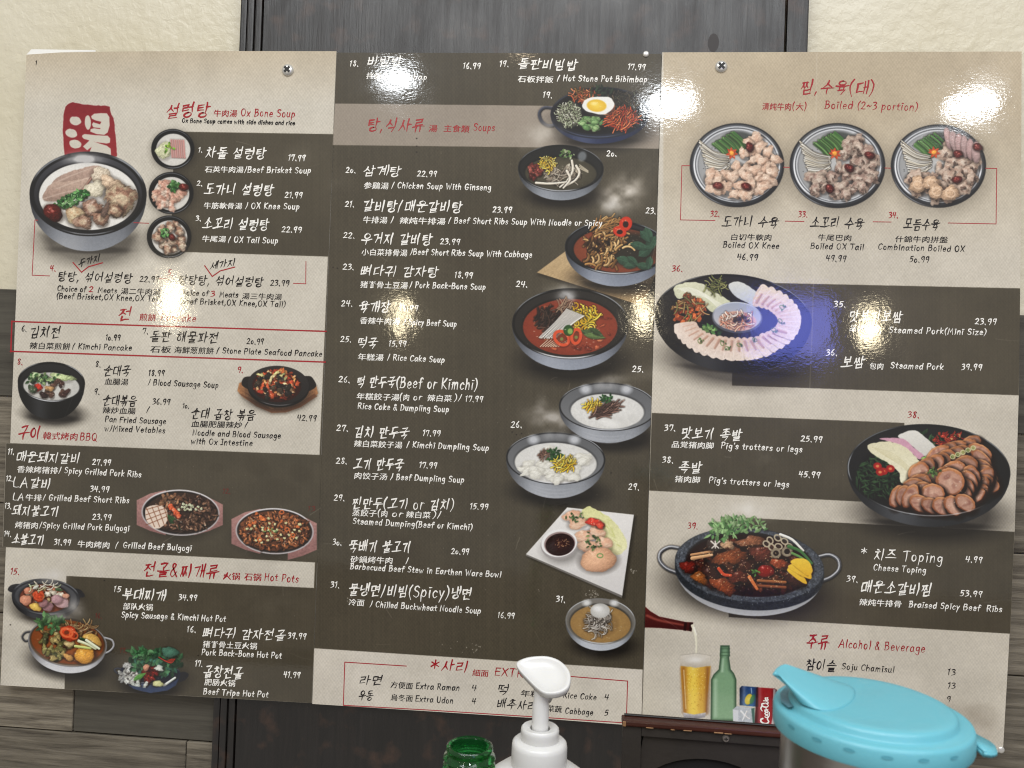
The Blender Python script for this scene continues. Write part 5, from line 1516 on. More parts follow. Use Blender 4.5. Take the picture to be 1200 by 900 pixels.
poly([(880, 830), (884, 829), (884, 848), (882, 848)], (70, 100, 92), .7)
DISH.append(('printed red and blue drink cans behind an ice cube', [np.array([(858, 831), (865, 827), (866.5, 806), (869, 803.3), (887, 804.6), (907.5, 806.3), (910, 808), (909, 852), (882, 851), (859, 848.5)])]))
sl, X, Y = win(-6, 0, 1206, 899)
m = np.clip(.5 + (X - (775.5 - 23.5 * (Y - 62) / 783)) / .5, 0, 1)[..., None]
IMG[sl] = MIDCOPY[sl] * (1 - m) + IMG[sl] * m
# reflections are left to the lamps; a last grain over the whole print
# wear: hairline scratches, dust and wiped smears
for _ in range(70):
    x, y = rng.uniform(10, 1190), rng.uniform(70, 850)
    t_, l_ = rng.uniform(-.6, .6) + (1.57 if rng.random() < .3 else 0), rng.uniform(6, 30)
    stroke([(x, y), (x + l_ * .5 * math.cos(t_), y + l_ * .5 * math.sin(t_) + rng.uniform(-1.5, 1.5)), (x + l_ * math.cos(t_), y + l_ * math.sin(t_))], .5, .3, (214, 206, 192), a=rng.uniform(.08, .3), shade=0, soft=.7)
sprinkle(570, 430, 180, 330, 160, (200, 192, 178), .4, a=.35); sprinkle(1010, 560, 170, 260, 70, (190, 182, 168), .4, a=.3); sprinkle(190, 660, 170, 160, 60, (196, 188, 174), .4, a=.35)
for _ in range(16):
    steam(rng.uniform(30, 1170), rng.uniform(90, 820), rng.uniform(14, 40), rng.uniform(8, 22), rng.uniform(.05, .11), rng.uniform(-30, 30), (190, 182, 168))
# the press and the years: a touch of contrast
IMG += .55 * IMG * (1 - IMG) * (IMG - .36)
IMG *= (1 + (rng.random(IMG.shape[:2], dtype=np.float32) - .5) * .05)[..., None]
np.clip(IMG, 0, 1, IMG)


# ------------------------------------------------------------------ the print as one sheet image, laid out on the wall plane
PX0, PX1, PZ0, PZ1 = -0.64, 0.64, -0.44, 0.43
RES = 2000
tw, th = int((PX1 - PX0) * RES), int((PZ1 - PZ0) * RES)
gx = PX0 + (np.arange(tw) + .5) / RES
gz = PZ0 + (np.arange(th) + .5) / RES
XX, ZZ = np.meshgrid(gx, gz)
U, V_ = to_pix(XX, ZZ)
U = np.clip(U * S - .5, 0, IW - 2); V_ = np.clip(V_ * S - .5, 0, IH - 2)
ui, vi = U.astype(int), V_.astype(int)
fu, fv = (U - ui)[..., None].astype(np.float32), (V_ - vi)[..., None].astype(np.float32)
SHEET = (IMG[vi, ui] * (1 - fu) + IMG[vi, ui + 1] * fu) * (1 - fv) + (IMG[vi + 1, ui] * (1 - fu) + IMG[vi + 1, ui + 1] * fu) * fv
img = bpy.data.images.new('menu_print', tw, th, alpha=False, float_buffer=False)
buf = np.ones((th, tw, 4), np.float32)
buf[..., :3] = SHEET
img.pixels.foreach_set(buf.ravel())
img.pack()

print_mat, N, L, B_ = new_mat('laminated_print')
tx = N.new('ShaderNodeTexImage'); tx.image = img; tx.extension = 'EXTEND'; tx.interpolation = 'Cubic'
uvn = N.new('ShaderNodeUVMap'); uvn.uv_map = 'print'
L.new(uvn.outputs['UV'], tx.inputs['Vector'])
L.new(tx.outputs['Color'], B_.inputs['Base Color'])
laminate_bump(N, L, B_)
edge_mat = simple('board_edge', (205, 200, 190), .7)


def set_uv(me):
    uv = me.uv_layers.new(name='print')
    for l in me.loops:
        c = me.vertices[l.vertex_index].co
        uv.data[l.index].uv = ((c.x - PX0) / (PX1 - PX0), (c.z - PZ0) / (PZ1 - PZ0))


def sheet_piece(name, P, y, parent, label=None):
    XZ = to_plane(P)
    a = sum(XZ[i - 1, 0] * XZ[i, 1] - XZ[i, 0] * XZ[i - 1, 1] for i in range(len(XZ)))
    if a < 0:
        XZ = XZ[::-1]
    me = bpy.data.meshes.new(name)
    me.from_pydata([(x, y, z) for x, z in XZ], [], [tuple(range(len(XZ)))])
    me.update()
    set_uv(me)
    o = link_mesh(name, me, print_mat, parent)
    if label:
        o['label'] = label
    return o


def clip_right_of(P, keep_left):
    """cut a polygon along the seam between the middle and the right sheet"""
    f = lambda p: (p[0] - (775.5 - 23.5 * (p[1] - 62) / 783)) * (1 if keep_left else -1) + .15
    out = []
    P = [np.array(p, float) for p in P]
    for i in range(len(P)):
        a, b = P[i - 1], P[i]
        fa, fb = f(a), f(b)
        if (fa <= 0) != (fb <= 0):
            out.append(a + (b - a) * fa / (fa - fb))
        if fb <= 0:
            out.append(b)
    return np.array(out)


# ------------------------------------------------------------------ setting: plaster wall, wood planks, dark upright panel
WALL_Y, PLANK_Y, PANEL_Y = 0.026, 0.016, 0.005
TABLE_Z = CAM_LOC.z - 0.405

m, N, L, B_ = new_mat('cream_plaster')
B_.inputs['Base Color'].default_value = lin((212, 205, 184))
B_.inputs['Roughness'].default_value = 0.34
g = N.new('ShaderNodeNewGeometry')
n0 = N.new('ShaderNodeTexNoise'); n0.inputs['Scale'].default_value = 46; n0.inputs['Detail'].default_value = 3; n0.inputs['Distortion'].default_value = .8
n1 = N.new('ShaderNodeTexNoise'); n1.inputs['Scale'].default_value = 170; n1.inputs['Detail'].default_value = 4; n1.inputs['Distortion'].default_value = .6
n2 = N.new('ShaderNodeTexVoronoi'); n2.feature = 'SMOOTH_F1'; n2.inputs['Scale'].default_value = 85
for q in (n0, n1, n2):
    L.new(g.outputs['Position'], q.inputs['Vector'])
bb0 = N.new('ShaderNodeBump'); bb0.inputs['Distance'].default_value = .0011
bb1 = N.new('ShaderNodeBump'); bb1.inputs['Distance'].default_value = .0007
bb2 = N.new('ShaderNodeBump'); bb2.inputs['Distance'].default_value = .0008
L.new(n0.outputs['Fac'], bb0.inputs['Height']); L.new(n1.outputs['Fac'], bb1.inputs['Height']); L.new(n2.outputs['Distance'], bb2.inputs['Height'])
L.new(bb0.outputs['Normal'], bb1.inputs['Normal']); L.new(bb1.outputs['Normal'], bb2.inputs['Normal']); L.new(bb2.outputs['Normal'], B_.inputs['Normal'])
plaster = m

n6 = N.new('ShaderNodeTexNoise'); n6.inputs['Scale'].default_value = 5; n6.inputs['Detail'].default_value = 6
L.new(g.outputs['Position'], n6.inputs['Vector'])
c6 = N.new('ShaderNodeValToRGB')
c6.color_ramp.elements[0].position = .3; c6.color_ramp.elements[0].color = lin((203, 194, 168))
c6.color_ramp.elements[1].position = .65; c6.color_ramp.elements[1].color = lin((215, 208, 187))
L.new(n6.outputs['Fac'], c6.inputs['Fac']); L.new(c6.outputs['Color'], B_.inputs['Base Color'])
wall = bm_obj('wall', box_bm(-1.6, 1.6, WALL_Y, WALL_Y + .08, TABLE_Z - .5, 1.6), plaster)
tag(wall, 'cream textured plaster wall behind the menu', kind='structure')
plank_mat = wood('weathered_plank', (70, 63, 53), (140, 131, 115), 130, 'x', .7, .0016)
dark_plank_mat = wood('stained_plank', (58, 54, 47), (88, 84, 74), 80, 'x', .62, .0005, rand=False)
wains = empty('wood_wainscot', (0, PLANK_Y, TABLE_Z), 'weathered grey wood planks on the lower wall', kind='structure')
rows_px = [338, 465, 590, 719, 853, 985, 1120, 1260]
row_z = [at(12, y, PLANK_Y).z for y in rows_px]
rnd = random.Random(4)
k_row = 0
for z1, z0 in zip(row_z[:-1], row_z[1:]):
    x = -1.2 - rnd.random() * .3
    cuts = [x]
    while x < 1.3:
        x += rnd.uniform(.3, .62)
        cuts.append(x)
    if k_row == 3:
        cuts = [-1.3, at(85, 830, PLANK_Y).x, at(85, 830, PLANK_Y).x + .42, .2, .75, 1.3]
    for xa, xb in zip(cuts[:-1], cuts[1:]):
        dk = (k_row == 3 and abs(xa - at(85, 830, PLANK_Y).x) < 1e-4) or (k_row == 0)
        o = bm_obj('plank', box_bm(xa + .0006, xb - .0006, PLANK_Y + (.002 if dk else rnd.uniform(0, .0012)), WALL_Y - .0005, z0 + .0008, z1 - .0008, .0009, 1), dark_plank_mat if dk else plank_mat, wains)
    k_row += 1

post_mat = wood('dark_stained_wood', (8, 6, 5), (23, 17, 14), 150, 'z', .40, .0009, rand=False, spec=.74, mottle=.45, rvar=.14)
post = empty('wood_panel', (0, PANEL_Y, TABLE_Z), 'tall dark stained wood panel running behind the menu', 'wood panel')
lx0, lx1 = at(280, 30, PANEL_Y).x, at(306, 30, PANEL_Y).x
rx0, rx1 = at(922, 30, PANEL_Y).x, at(948, 30, PANEL_Y).x
ZT = 1.2
bm_obj('board', box_bm(lx1 + .001, rx0 - .001, PANEL_Y + .002, PLANK_Y - .001, TABLE_Z - .3, ZT, .0012, 1), post_mat, post)
mw = (lx1 - lx0) / 3
for k in range(3):
    bm_obj('moulding', box_bm(lx0 + k * mw + .0004, lx0 + (k + 1) * mw - .0004, PANEL_Y + (.001, .0, .0015)[k], PLANK_Y - .001, TABLE_Z - .3, ZT, .0022, 2), post_mat, post)
bm_obj('trim_strip', box_bm(rx0 + .0006, rx1, PANEL_Y + .001, PLANK_Y - .001, TABLE_Z - .3, ZT, .002, 2), post_mat, post)
knot_mat = simple('wood_knot', (34, 26, 22), .5, noise=(60, .3))
p = at(836, 50, PANEL_Y + .0018)
bm = bmesh.new(); bmesh.ops.create_circle(bm, cap_ends=True, segments=20, radius=1)
for v in bm.verts:
    v.co = Vector((p.x + v.co.x * .0065, p.y, p.z + v.co.y * .011))
bm_obj('knot', bm, knot_mat, post)

# ------------------------------------------------------------------ the three menu boards
SEAM1 = lambda y: 394.5 - 29 * (y - 60) / 765
SEAM2 = lambda y: 775.5 - 23.5 * (y - 62) / 783
OUT = {
 'left': ([(31, 64), (70, 61.5), (150, 60.2), (250, 59.8), (394.3, 60), (SEAM1(300) - .2, 300), (SEAM1(560) - .2, 560), (365.3, 824), (250, 817.5), (110, 809.5), (0.5, 803), (7, 640), (14, 470), (20.5, 310)],
          'left menu board with a red seal, ox bone soups and hot pots'),
 'mid': ([(394.8, 61.5), (580, 62), (775.2, 63), (SEAM2(330) - .2, 330), (SEAM2(600) - .2, 600), (SEAM2(850) - .2, 851), (640, 842.5), (500, 833.5), (365.8, 825), (SEAM1(560) + .2, 560), (SEAM1(300) + .2, 300)],
         'middle dark menu board listing soups numbered eighteen to thirty one'),
 'right': ([(775.8, 61.5), (990, 61), (1197, 60.5), (1196.3, 250), (1194, 450), (1189, 620), (1182, 760), (1175, 882), (1000, 868), (870, 858), (SEAM2(850) + .3, 850), (SEAM2(600) + .3, 600), (SEAM2(330) + .3, 330)],
           'right menu board with boiled beef trays, pork plates and drinks'),
}
BOARD = {}
for key, (P, lab) in OUT.items():
    c = to_plane(np.array(P).mean(0)[None])[0]
    e = empty('menu_board', (c[0], 0, c[1]), lab, 'menu board', 'menu boards mounted side by side')
    BOARD[key] = e
    XZ = to_plane(P)
    n = len(XZ)
    a = sum(XZ[i - 1, 0] * XZ[i, 1] - XZ[i, 0] * XZ[i - 1, 1] for i in range(n))
    if a < 0:
        XZ = XZ[::-1]
    dz = {'left': 0., 'mid': .0003, 'right': -.0004}[key]
    me = bpy.data.meshes.new('sheet')
    me.from_pydata([(x, dz, z) for x, z in XZ] + [(x, .0045, z) for x, z in XZ], [],
                   [tuple(range(n))] + [(i, i + n, (i + 1) % n + n, (i + 1) % n) for i in range(n)] + [tuple(range(2 * n - 1, n - 1, -1))])
    me.update()
    set_uv(me)
    o = link_mesh('sheet', me, [print_mat, edge_mat], e)
    for i, pl in enumerate(me.polygons):
        pl.material_index = 0 if i == 0 else 1
LAY = {'left': 0, 'mid': .0003, 'right': -.0004}


def which(x, y):
    return 'left' if x < SEAM1(y) else 'mid' if x < SEAM2(y) else 'right'


for key, P in BAND.items():
    c = np.array(P).mean(0)
    w = which(*c)
    P = [(min(max(x, 1), 1195), y) for x, y in P]
    if key == 'extra':
        P = [(367.6, 759.5), (752.6, 784.5), (751.0, 849), (640, 841.5), (500, 832.5), (366.6, 824)]
    if key == 'hotpot':
        P = [(77.5, 674.7), (370.6, 689), (365.6, 823.2), (250, 816.7), (76, 806.9)]
    sheet_piece('colour_band', P, LAY[w] - 2e-5, BOARD[w])
sheet_piece('seal', SEAL, LAY['left'] - 3e-5, BOARD['left'], 'red ink seal printed above the big soup bowl')
kd = {}
for lab, polys in DISH:
    P = polys[0]
    w = which(*np.array(P).mean(0))
    if w != 'left':
        P = clip_right_of(P, w == 'mid')
    kd[w] = kd.get(w, 0) + 1
    sheet_piece('dish_picture', P, LAY[w] - 5e-5 - (kd[w] % 4) * 1.2e-5, BOARD[w], lab)

# white backing paper showing along the top of the left board
P = [(31, 64), (35, 56.5), (70, 57), (112, 58.6), (112, 60.6), (70, 61.4)]
XZ = to_plane(P, .001)
mesh_obj('backing_paper', [(x, .001 + .003 * (i in (1, 2)), z) for i, (x, z) in enumerate(XZ)], [(5, 4, 3, 2), (5, 2, 1, 0)], simple('white_paper', (226, 224, 218), .6), BOARD['left'])

# screws
steel = simple('screw_steel', (214, 212, 206), .35, .6)
slot = simple('screw_slot', (24, 22, 20), .6)


def screw(px, py, r, parent, cross=True, depth=.004):
    p = at(px, py, -.001)
    r *= (p - CAM_LOC).length / FPX
    bm = bmesh.new()
    prof = [(0, -depth), (r * .55, -depth * .96), (r * .9, -depth * .6), (r, -depth * .2), (r * .95, .0015)]
    rings = []
    for q, y in prof:
        rings.append([bm.verts.new((p.x + q * math.cos(t), y, p.z + q * math.sin(t))) for t in np.linspace(0, 2 * math.pi, 20, endpoint=False)] if q else [bm.verts.new((p.x, y, p.z))])
    for i in range(20):
        bm.faces.new((rings[0][0], rings[1][i], rings[1][(i + 1) % 20]))
        for a, b in zip(rings[1:-1], rings[2:]):
            bm.faces.new((a[i], b[i], b[(i + 1) % 20], a[(i + 1) % 20]))
    o = bm_obj('screw', bm, steel, parent, True)
    if cross:
        bm = bmesh.new()
        for k in range(2):
            t = math.pi / 4 + k * math.pi / 2
            l, w = r * .62, r * .2
            d, s = Vector((math.cos(t), 0, math.sin(t))), Vector((-math.sin(t), 0, math.cos(t)))
            c = Vector((p.x, -depth - .0002 - k * .00008, p.z))
            bm.faces.new([bm.verts.new(c + d * l + s * w), bm.verts.new(c + d * l - s * w), bm.verts.new(c - d * l - s * w), bm.verts.new(c - d * l + s * w)])
        bm_obj('screw_slot', bm, slot, o) if False else None
        c2 = bm_obj('cross_slot', bm, slot, None)
        c2.parent = o
    return o


screw(337.2, 82, 6.4, BOARD['left'])
screw(845.2, 78, 6.6, BOARD['right'])
screw(757, 63, 3.4, BOARD['mid'], False, .002)
screw(1173.5, 879, 3.2, BOARD['right'], False, .002)

# ------------------------------------------------------------------ lettering
ENTRY = {'left': [], 'mid': [], 'right': []}


def kind_of_text(s):
    if all(c in '0123456789.' for c in s):
        return 'price' if len(s) > 3 else 'item_number'
    if any(0xAC00 <= ord(c) <= 0xD7A3 for c in s):
        return 'item_name'
    if any(0x2E80 <= ord(c) < 0xAC00 for c in s):
        return 'translated_name'
    return 'description'


def entry(board, col, lines, name='menu_entry', bold=1.0):
    """lines: (x0, y0, x1, y1, height, text); the entry parents one flat piece of lettering per run of text"""
    e = empty(name, (0, 0, 0))
    e.parent = BOARD[board]
    q = 0
    for x0, y0, x1, y1, h, s in lines:
        k = Ink(LAY[board] - .00013)
        k.k = q
        k.text(x0, y0, x1, y1, h, s, bold)
        q = k.k
        k.obj(kind_of_text(s), INK[col], e)
    return e


def rules(board, col, segs, w=1.1, name='red_rule'):
    for i, P in enumerate(segs):
        k = Ink(LAY[board] - .00011)
        k.k = i
        k.ribbon([np.array(q, float) for q in P], w, False)
        k.obj(name, INK[col], BOARD[board])
L_, M_, R_ = 'left', 'mid', 'right'
entry(L_, 'r', [(194.5, 137.3, 245.5, 136.8, 17, '설렁탕'), (250, 136.7, 277.5, 137, 9, '牛肉湯'), (282.5, 136, 346.5, 137.5, 9, 'Ox Bone Soup')], 'heading')
entry(L_, 'k', [(213.5, 143.7, 346, 146.7, 5.2, 'Ox Bone Soup comes with side dishes and rice')], 'heading_note')
entry(L_, 'w', [(232.5, 178.5, 238, 178.5, 6, '1.'), (241, 184.5, 311.5, 186, 13.5, '차돌 설렁탕'), (338, 188, 358.5, 188.6, 7, '17.99'), (240, 202, 285, 202.5, 8, '石英牛肉湯'), (286.5, 202, 365, 203.2, 7.2, '/Beef Brisket Soup')])
entry(L_, 'w', [(231, 217.5, 238, 217.8, 6, '2.'), (239.5, 227.5, 320.5, 229, 13.5, '도가니 설렁탕'), (334, 231.5, 355, 232.2, 7, '21.99'), (238.5, 244.5, 283.5, 245, 8, '牛筋軟骨湯'), (287.5, 244.3, 351.5, 245.3, 7.2, '/ OX Knee Soup')])
entry(L_, 'w', [(229.5, 258.5, 236.5, 258.8, 6, '3.'), (237.5, 268, 315, 269.7, 13.5, '소꼬리 설렁탕'), (330.5, 272, 354, 272.6, 7, '22.99'), (236.5, 283.3, 264.5, 283.8, 8, '牛尾湯'), (267.5, 284, 326.5, 285.2, 7.2, '/ OX Tail Soup')])
entry(L_, 'k', [(92, 313.5, 117.5, 305.5, 9, '두가지'), (67.5, 329, 155, 331.3, 11.5, '탕탕, 섞어설렁탕'), (164, 330, 187, 330.7, 7, '22.99'), (67.5, 341, 101.5, 342, 6.6, 'Choice of'), (115, 343, 137.5, 343.7, 6.6, 'Meats'), (141.5, 344.6, 187.5, 345.8, 8, '湯二牛肉湯'), (66.5, 350, 191, 353.5, 7, '(Beef Brisket,OX Knee,OX Tail)')])
entry(L_, 'k', [(246, 316.5, 276, 311, 9, '세가지'), (209, 333, 308.5, 335.5, 11.5, '탕탕탕, 섞어설렁탕'), (317, 334.6, 339.5, 335.4, 7, '23.99'), (209, 345.7, 245, 346.9, 6.6, 'Choice of'), (257.5, 348, 279.5, 348.8, 6.6, 'Meats'), (283.5, 350.4, 330, 351.6, 8, '湯三牛肉湯'), (210, 356, 335, 360, 7, '(Beef Brisket,OX Knee,OX Tail)')])
entry(L_, 'r', [(59, 317.5, 66, 317.7, 7, '4.'), (197, 322.5, 203.5, 322.7, 7.5, '5.'), (104.5, 342.2, 110, 342.3, 6.8, '2'), (247, 347.3, 252.5, 347.5, 6.8, '3')], 'red_number')
entry(L_, 'r', [(138.5, 375.2, 154.5, 375.6, 15.5, '전'), (163, 375.5, 182.5, 376.2, 9, '煎餅'), (188.5, 375.3, 230.5, 377, 8, 'Pancake')], 'heading')
entry(L_, 'k', [(25.5, 388, 32, 388.3, 7, '6.'), (35, 395, 71, 396, 13.5, '김치전'), (124, 398.5, 141.5, 399.2, 7, '10.99'), (34.5, 408.7, 82, 409.9, 8.5, '辣白菜煎餅'), (85, 408.8, 155, 411, 7, '/ Kimchi Pancake')])
entry(L_, 'k', [(167, 391, 174.5, 391.2, 7, '7.'), (176, 399.5, 256, 402, 13, '돌판 해물파전'), (289.5, 403, 309.5, 403.8, 7, '20.99'), (176, 413, 200, 413.5, 8.5, '石板'), (204, 413.7, 250, 415, 8.5, '海鮮葱煎餅'), (254, 413.7, 378, 418, 7, '/ Stone Plate Seafood Pancake')])
entry(L_, 'k', [(112, 430, 119, 430.2, 7, '8.'), (121.5, 440, 152.5, 441, 12.5, '순대국'), (174.5, 440, 193.5, 440.7, 7, '18.99'), (122.5, 450.7, 150, 451.4, 8.3, '血腸湯'), (173.5, 451, 256.5, 454.5, 7, '/ Blood Sausage Soup')])
entry(L_, 'k', [(110.5, 462, 117.5, 462.2, 7, '9.'), (120.5, 474.5, 160, 475.7, 12.5, '순대볶음'), (179, 473.5, 200, 474.3, 7, '36.99'), (120, 484.2, 158.5, 485.4, 8.3, '辣炒血腸'), (172, 483, 176, 483.2, 7, '/'), (123.5, 494.3, 195, 497, 7, 'Pan Fried Sausage'), (122.5, 505, 194, 507.7, 7, 'w/Mixed Vetables')])
entry(L_, 'k', [(214, 478.3, 222.5, 478.6, 6, '10.'), (224, 490, 299, 492.5, 12.5, '순대 곱창 볶음'), (348.5, 492.7, 371.5, 493.6, 7, '42.99'), (224, 500.3, 283.5, 501.9, 8.3, '血腸肥腸辣炒'), (287, 501.2, 291, 501.4, 7, '/'), (226, 510, 329.5, 514, 7, 'Noodle and Blood Sausage'), (224, 520, 296.5, 522.7, 7, 'with Ox Intestine')])
entry(L_, 'r', [(20.5, 427.3, 27.5, 427.5, 7, '8.'), (278.5, 436.5, 285.5, 436.7, 7, '9.'), (12.5, 672.8, 23.5, 673.3, 7.5, '15.')], 'red_number')
entry(L_, 'r', [(21.5, 514, 47.5, 515, 16, '구이'), (50, 514.7, 91, 516.1, 9.5, '韓式烤肉'), (94, 515.6, 114.5, 516.6, 9, 'BBQ')], 'heading')
entry(L_, 'w', [(9.5, 532, 17.5, 532.4, 6.6, '11.'), (19, 540.5, 94, 543, 12.5, '매운돼지갈비'), (108.5, 544.7, 130.5, 545.6, 7, '27.99'), (20, 553.4, 67.5, 555.2, 8.5, '香辣烤猪排'), (69, 554, 166, 559.3, 7.2, '/ Spicy Grilled Pork Ribs')])
entry(L_, 'w', [(7.5, 563.5, 15.5, 563.9, 6.6, '12.'), (16, 571, 59.5, 572.6, 12.5, 'LA갈비'), (106, 576, 128.5, 577, 7, '34.99'), (15.5, 586, 48.5, 587.2, 8.5, 'LA牛排'), (50.5, 586, 152, 589.7, 7.2, '/ Grilled Beef Short Ribs')])
entry(L_, 'w', [(6, 595.5, 14, 596, 6.6, '13.'), (14.5, 603.5, 69, 605.3, 12.5, '돼지불고기'), (108.5, 608.7, 131, 609.6, 7, '23.99'), (17.5, 618.7, 44.5, 619.8, 8.5, '烤猪肉'), (46.5, 618.4, 152, 622.5, 7.2, '/Spicy Grilled Pork Bulgogi')])
entry(L_, 'w', [(5, 628, 14, 628.8, 6.6, '14.'), (14.5, 637, 51.5, 638.6, 12.5, '소불고기'), (63.5, 638.3, 83.5, 639.2, 7, '31.99'), (90.5, 641, 128.5, 642.8, 8.5, '牛肉烤肉'), (135.5, 642, 139, 642.2, 7.5, '/'), (144.5, 642, 225, 645.7, 7.2, 'Grilled Beef Bulgogi')])
entry(L_, 'r', [(168.5, 674, 256, 678, 16.5, '전골&찌개류'), (261, 679, 281, 679.8, 9.5, '火锅'), (286, 680, 306, 680.8, 9.5, '石锅'), (310, 680, 350.5, 682.5, 9, 'Hot Pots')], 'heading')
entry(L_, 'w', [(133.5, 693.5, 142.5, 694, 7, '15'), (143.5, 702, 194, 704.4, 13.5, '부대찌개'), (209.5, 703, 231.5, 704, 7, '34.99'), (144, 714, 179, 715.5, 8.5, '部队火锅'), (142.5, 723.3, 265, 728.6, 7.2, 'Spicy Sausage & Kimchi Hot Pot')])
entry(L_, 'w', [(219.5, 740.5, 230.5, 741, 7.2, '16.'), (237.5, 746.3, 334.5, 750.3, 12.5, '뼈다귀 감자전골'), (337.5, 748, 359.5, 749, 7, '39.99'), (237.5, 758.4, 301, 761, 8.5, '猪脊骨土豆火锅'), (236.5, 767.3, 330.5, 771.6, 7.2, 'Pork Back-Bone Hot Pot')])
entry(L_, 'w', [(229, 780.5, 238, 781, 7, '17.'), (238.5, 793, 284.5, 795.3, 14, '곱창전골'), (332.5, 793.5, 352.5, 794.5, 7, '41.99'), (239.5, 802.8, 275.5, 804.6, 8.5, '肥肠火锅'), (238.5, 813.3, 315, 817.2, 7.2, 'Beef Tripe Hot Pot')])
entry(L_, 'd', [(261, 578, 271, 578.5, 6, '12.'), (361, 598.5, 370, 599, 6, '13'), (112, 724, 120, 724.5, 6, '16.'), (141, 764.5, 149, 765, 6, '17.')], 'faded_number')
entry(L_, 'k', [(42, 76, 43, 76, 5, '1')], 'print_mark')
rules(L_, 'r', [[(14, 376.7), (382, 388.3)], [(12.5, 411.7), (381, 424.3)], [(14, 376.5), (12.8, 412)]], 1.7)
rules(L_, 'line', [[(44, 258), (41, 257.8), (37.7, 322.5), (58, 323.3)], [(157, 261), (174, 261.6)], [(358.6, 306.5), (358.3, 332.6), (344, 332)], [(187, 326.6), (198, 327)]], .9)
rules(L_, 'r', [[(85.7, 307.7), (95.5, 319)], [(95.5, 319), (104, 312.5), (120, 308)], [(240, 311.5), (248.8, 324)], [(248.8, 324), (258, 317.5), (275, 313)]], 1.3, 'tick_mark')
# ---- middle board
entry(M_, 'w', [(410, 77.3, 421, 77.5, 6.6, '18.'), (430, 76.5, 471, 77.2, 11.5, '비빔밥'), (543, 80, 563.5, 80.6, 7, '16.99'), (429, 92.3, 447, 92.6, 8, '拌飯'), (450, 92.5, 501, 93.5, 7, '/ Bibimbap')])
entry(M_, 'w', [(585.5, 77.7, 597, 78, 7, '19.'), (607, 80, 676.5, 82, 12.5, '돌판비빔밥'), (736, 81, 757, 82, 7, '17.99'), (606.5, 96, 648, 97, 8.3, '石板拌飯'), (653, 94.8, 759, 96.3, 7.2, '/ Hot Stone Pot Bibimbap')])
entry(M_, 'rb', [(430, 153, 497, 154.7, 15.5, '탕,식사류'), (502, 154.2, 512, 154.5, 9, '湯'), (519.5, 154.2, 549.5, 155.2, 9, '主食類'), (555, 152.7, 580.5, 153.7, 9, 'Soups')], 'heading')
entry(M_, 'w', [(636.5, 114.2, 648, 114.5, 7, '19.'), (711, 182.7, 723.5, 183, 7, '20.'), (757, 250.2, 769.3, 250.6, 7.2, '23.'), (605, 336.2, 619, 336.6, 7.5, '24.'), (741, 435.7, 755, 436, 7.5, '25.'), (599, 500.7, 612.5, 501, 7.5, '26.'), (736.5, 573.8, 750, 574.2, 7.5, '29.'), (651.5, 705, 663.5, 706.2, 7.2, '31.')], 'picture_number')
entry(M_, 'w', [(405.5, 202.2, 417.5, 202.5, 7, '20.'), (425.5, 205.5, 469.5, 206.5, 12.5, '삼계탕'), (489, 206.5, 512.5, 207.2, 7, '22.99'), (426, 221, 455, 221.7, 8.5, '参鷄湯'), (459, 220.2, 576, 223, 7.2, '/ Chicken Soup With Ginseng')])
entry(M_, 'w', [(404.5, 242.2, 416, 242.5, 7, '21.'), (425, 247, 541.5, 248.8, 13.5, '갈비탕/매운갈비탕'), (577.5, 248.6, 600.5, 249.3, 7, '23.99'), (425, 261.2, 453.5, 261.8, 8.5, '牛排湯'), (458, 261, 461.5, 261.2, 7.2, '/'), (468, 262, 521.5, 263.2, 8.5, '辣炖牛排湯'), (525.5, 261.6, 706, 264.8, 7.2, '/ Beef Short Ribs Soup With Noodle or Spicy')])
entry(M_, 'w', [(402.5, 278.7, 416.5, 279, 7, '22.'), (423.5, 285.5, 506, 286.8, 13.5, '우거지 갈비탕'), (516, 286, 539.5, 286.8, 7, '23.99'), (423.5, 299, 477, 300.2, 8.5, '小白菜排骨湯'), (480.5, 298.3, 624, 301.7, 7.2, '/Beef Short Ribs Soup With Cabbage')])
entry(M_, 'w', [(402, 315.7, 415.5, 316, 7, '23.'), (422.5, 323, 513.5, 324.7, 12.5, '뼈다귀 감자탕'), (533, 325.2, 554.5, 326, 7, '18.99'), (422, 337, 477.5, 338.3, 8.5, '猪脊骨土豆湯'), (480, 336.8, 569.5, 339.6, 7.2, '/ Pork Back-Bone Soup')])
entry(M_, 'w', [(400, 358.7, 414, 359, 7.2, '24.'), (420.5, 365, 457, 366, 13.5, '육개장'), (468, 364, 490.5, 364.8, 7, '15.99'), (421.5, 379.3, 468, 380.6, 8.5, '香辣牛肉湯'), (473, 380.3, 535.5, 383, 7.2, '/ Spicy Beef Soup')])
entry(M_, 'w', [(399, 400.7, 412.5, 401, 7.2, '25.'), (419, 407, 442, 407.7, 12.5, '떡국'), (456, 405.7, 476.5, 406.3, 7, '15.99'), (419, 421.8, 449, 422.8, 8.5, '年糕湯'), (454, 421.8, 521.5, 425, 7.2, '/ Rice Cake Soup')])
entry(M_, 'w', [(397, 447.7, 411, 448.2, 7.2, '26.'), (418, 453.3, 560, 456.5, 13, '떡 만두국(Beef or Kimchi)'), (417.5, 468, 467.5, 469.5, 8.5, '年糕餃子湯'), (468.5, 468.5, 471, 468.6, 8, '('), (472, 469.3, 479.5, 469.6, 8.5, '肉'), (484.5, 468.7, 495, 469, 7.6, 'or'), (500.5, 470, 529, 470.8, 8.5, '辣白菜'), (532.5, 469.5, 541.5, 470, 8, ')/'), (545.5, 470.3, 566.5, 471.2, 7, '17.99'), (419.5, 479, 526.5, 483, 7.2, 'Rice Cake & Dumpling Soup')])
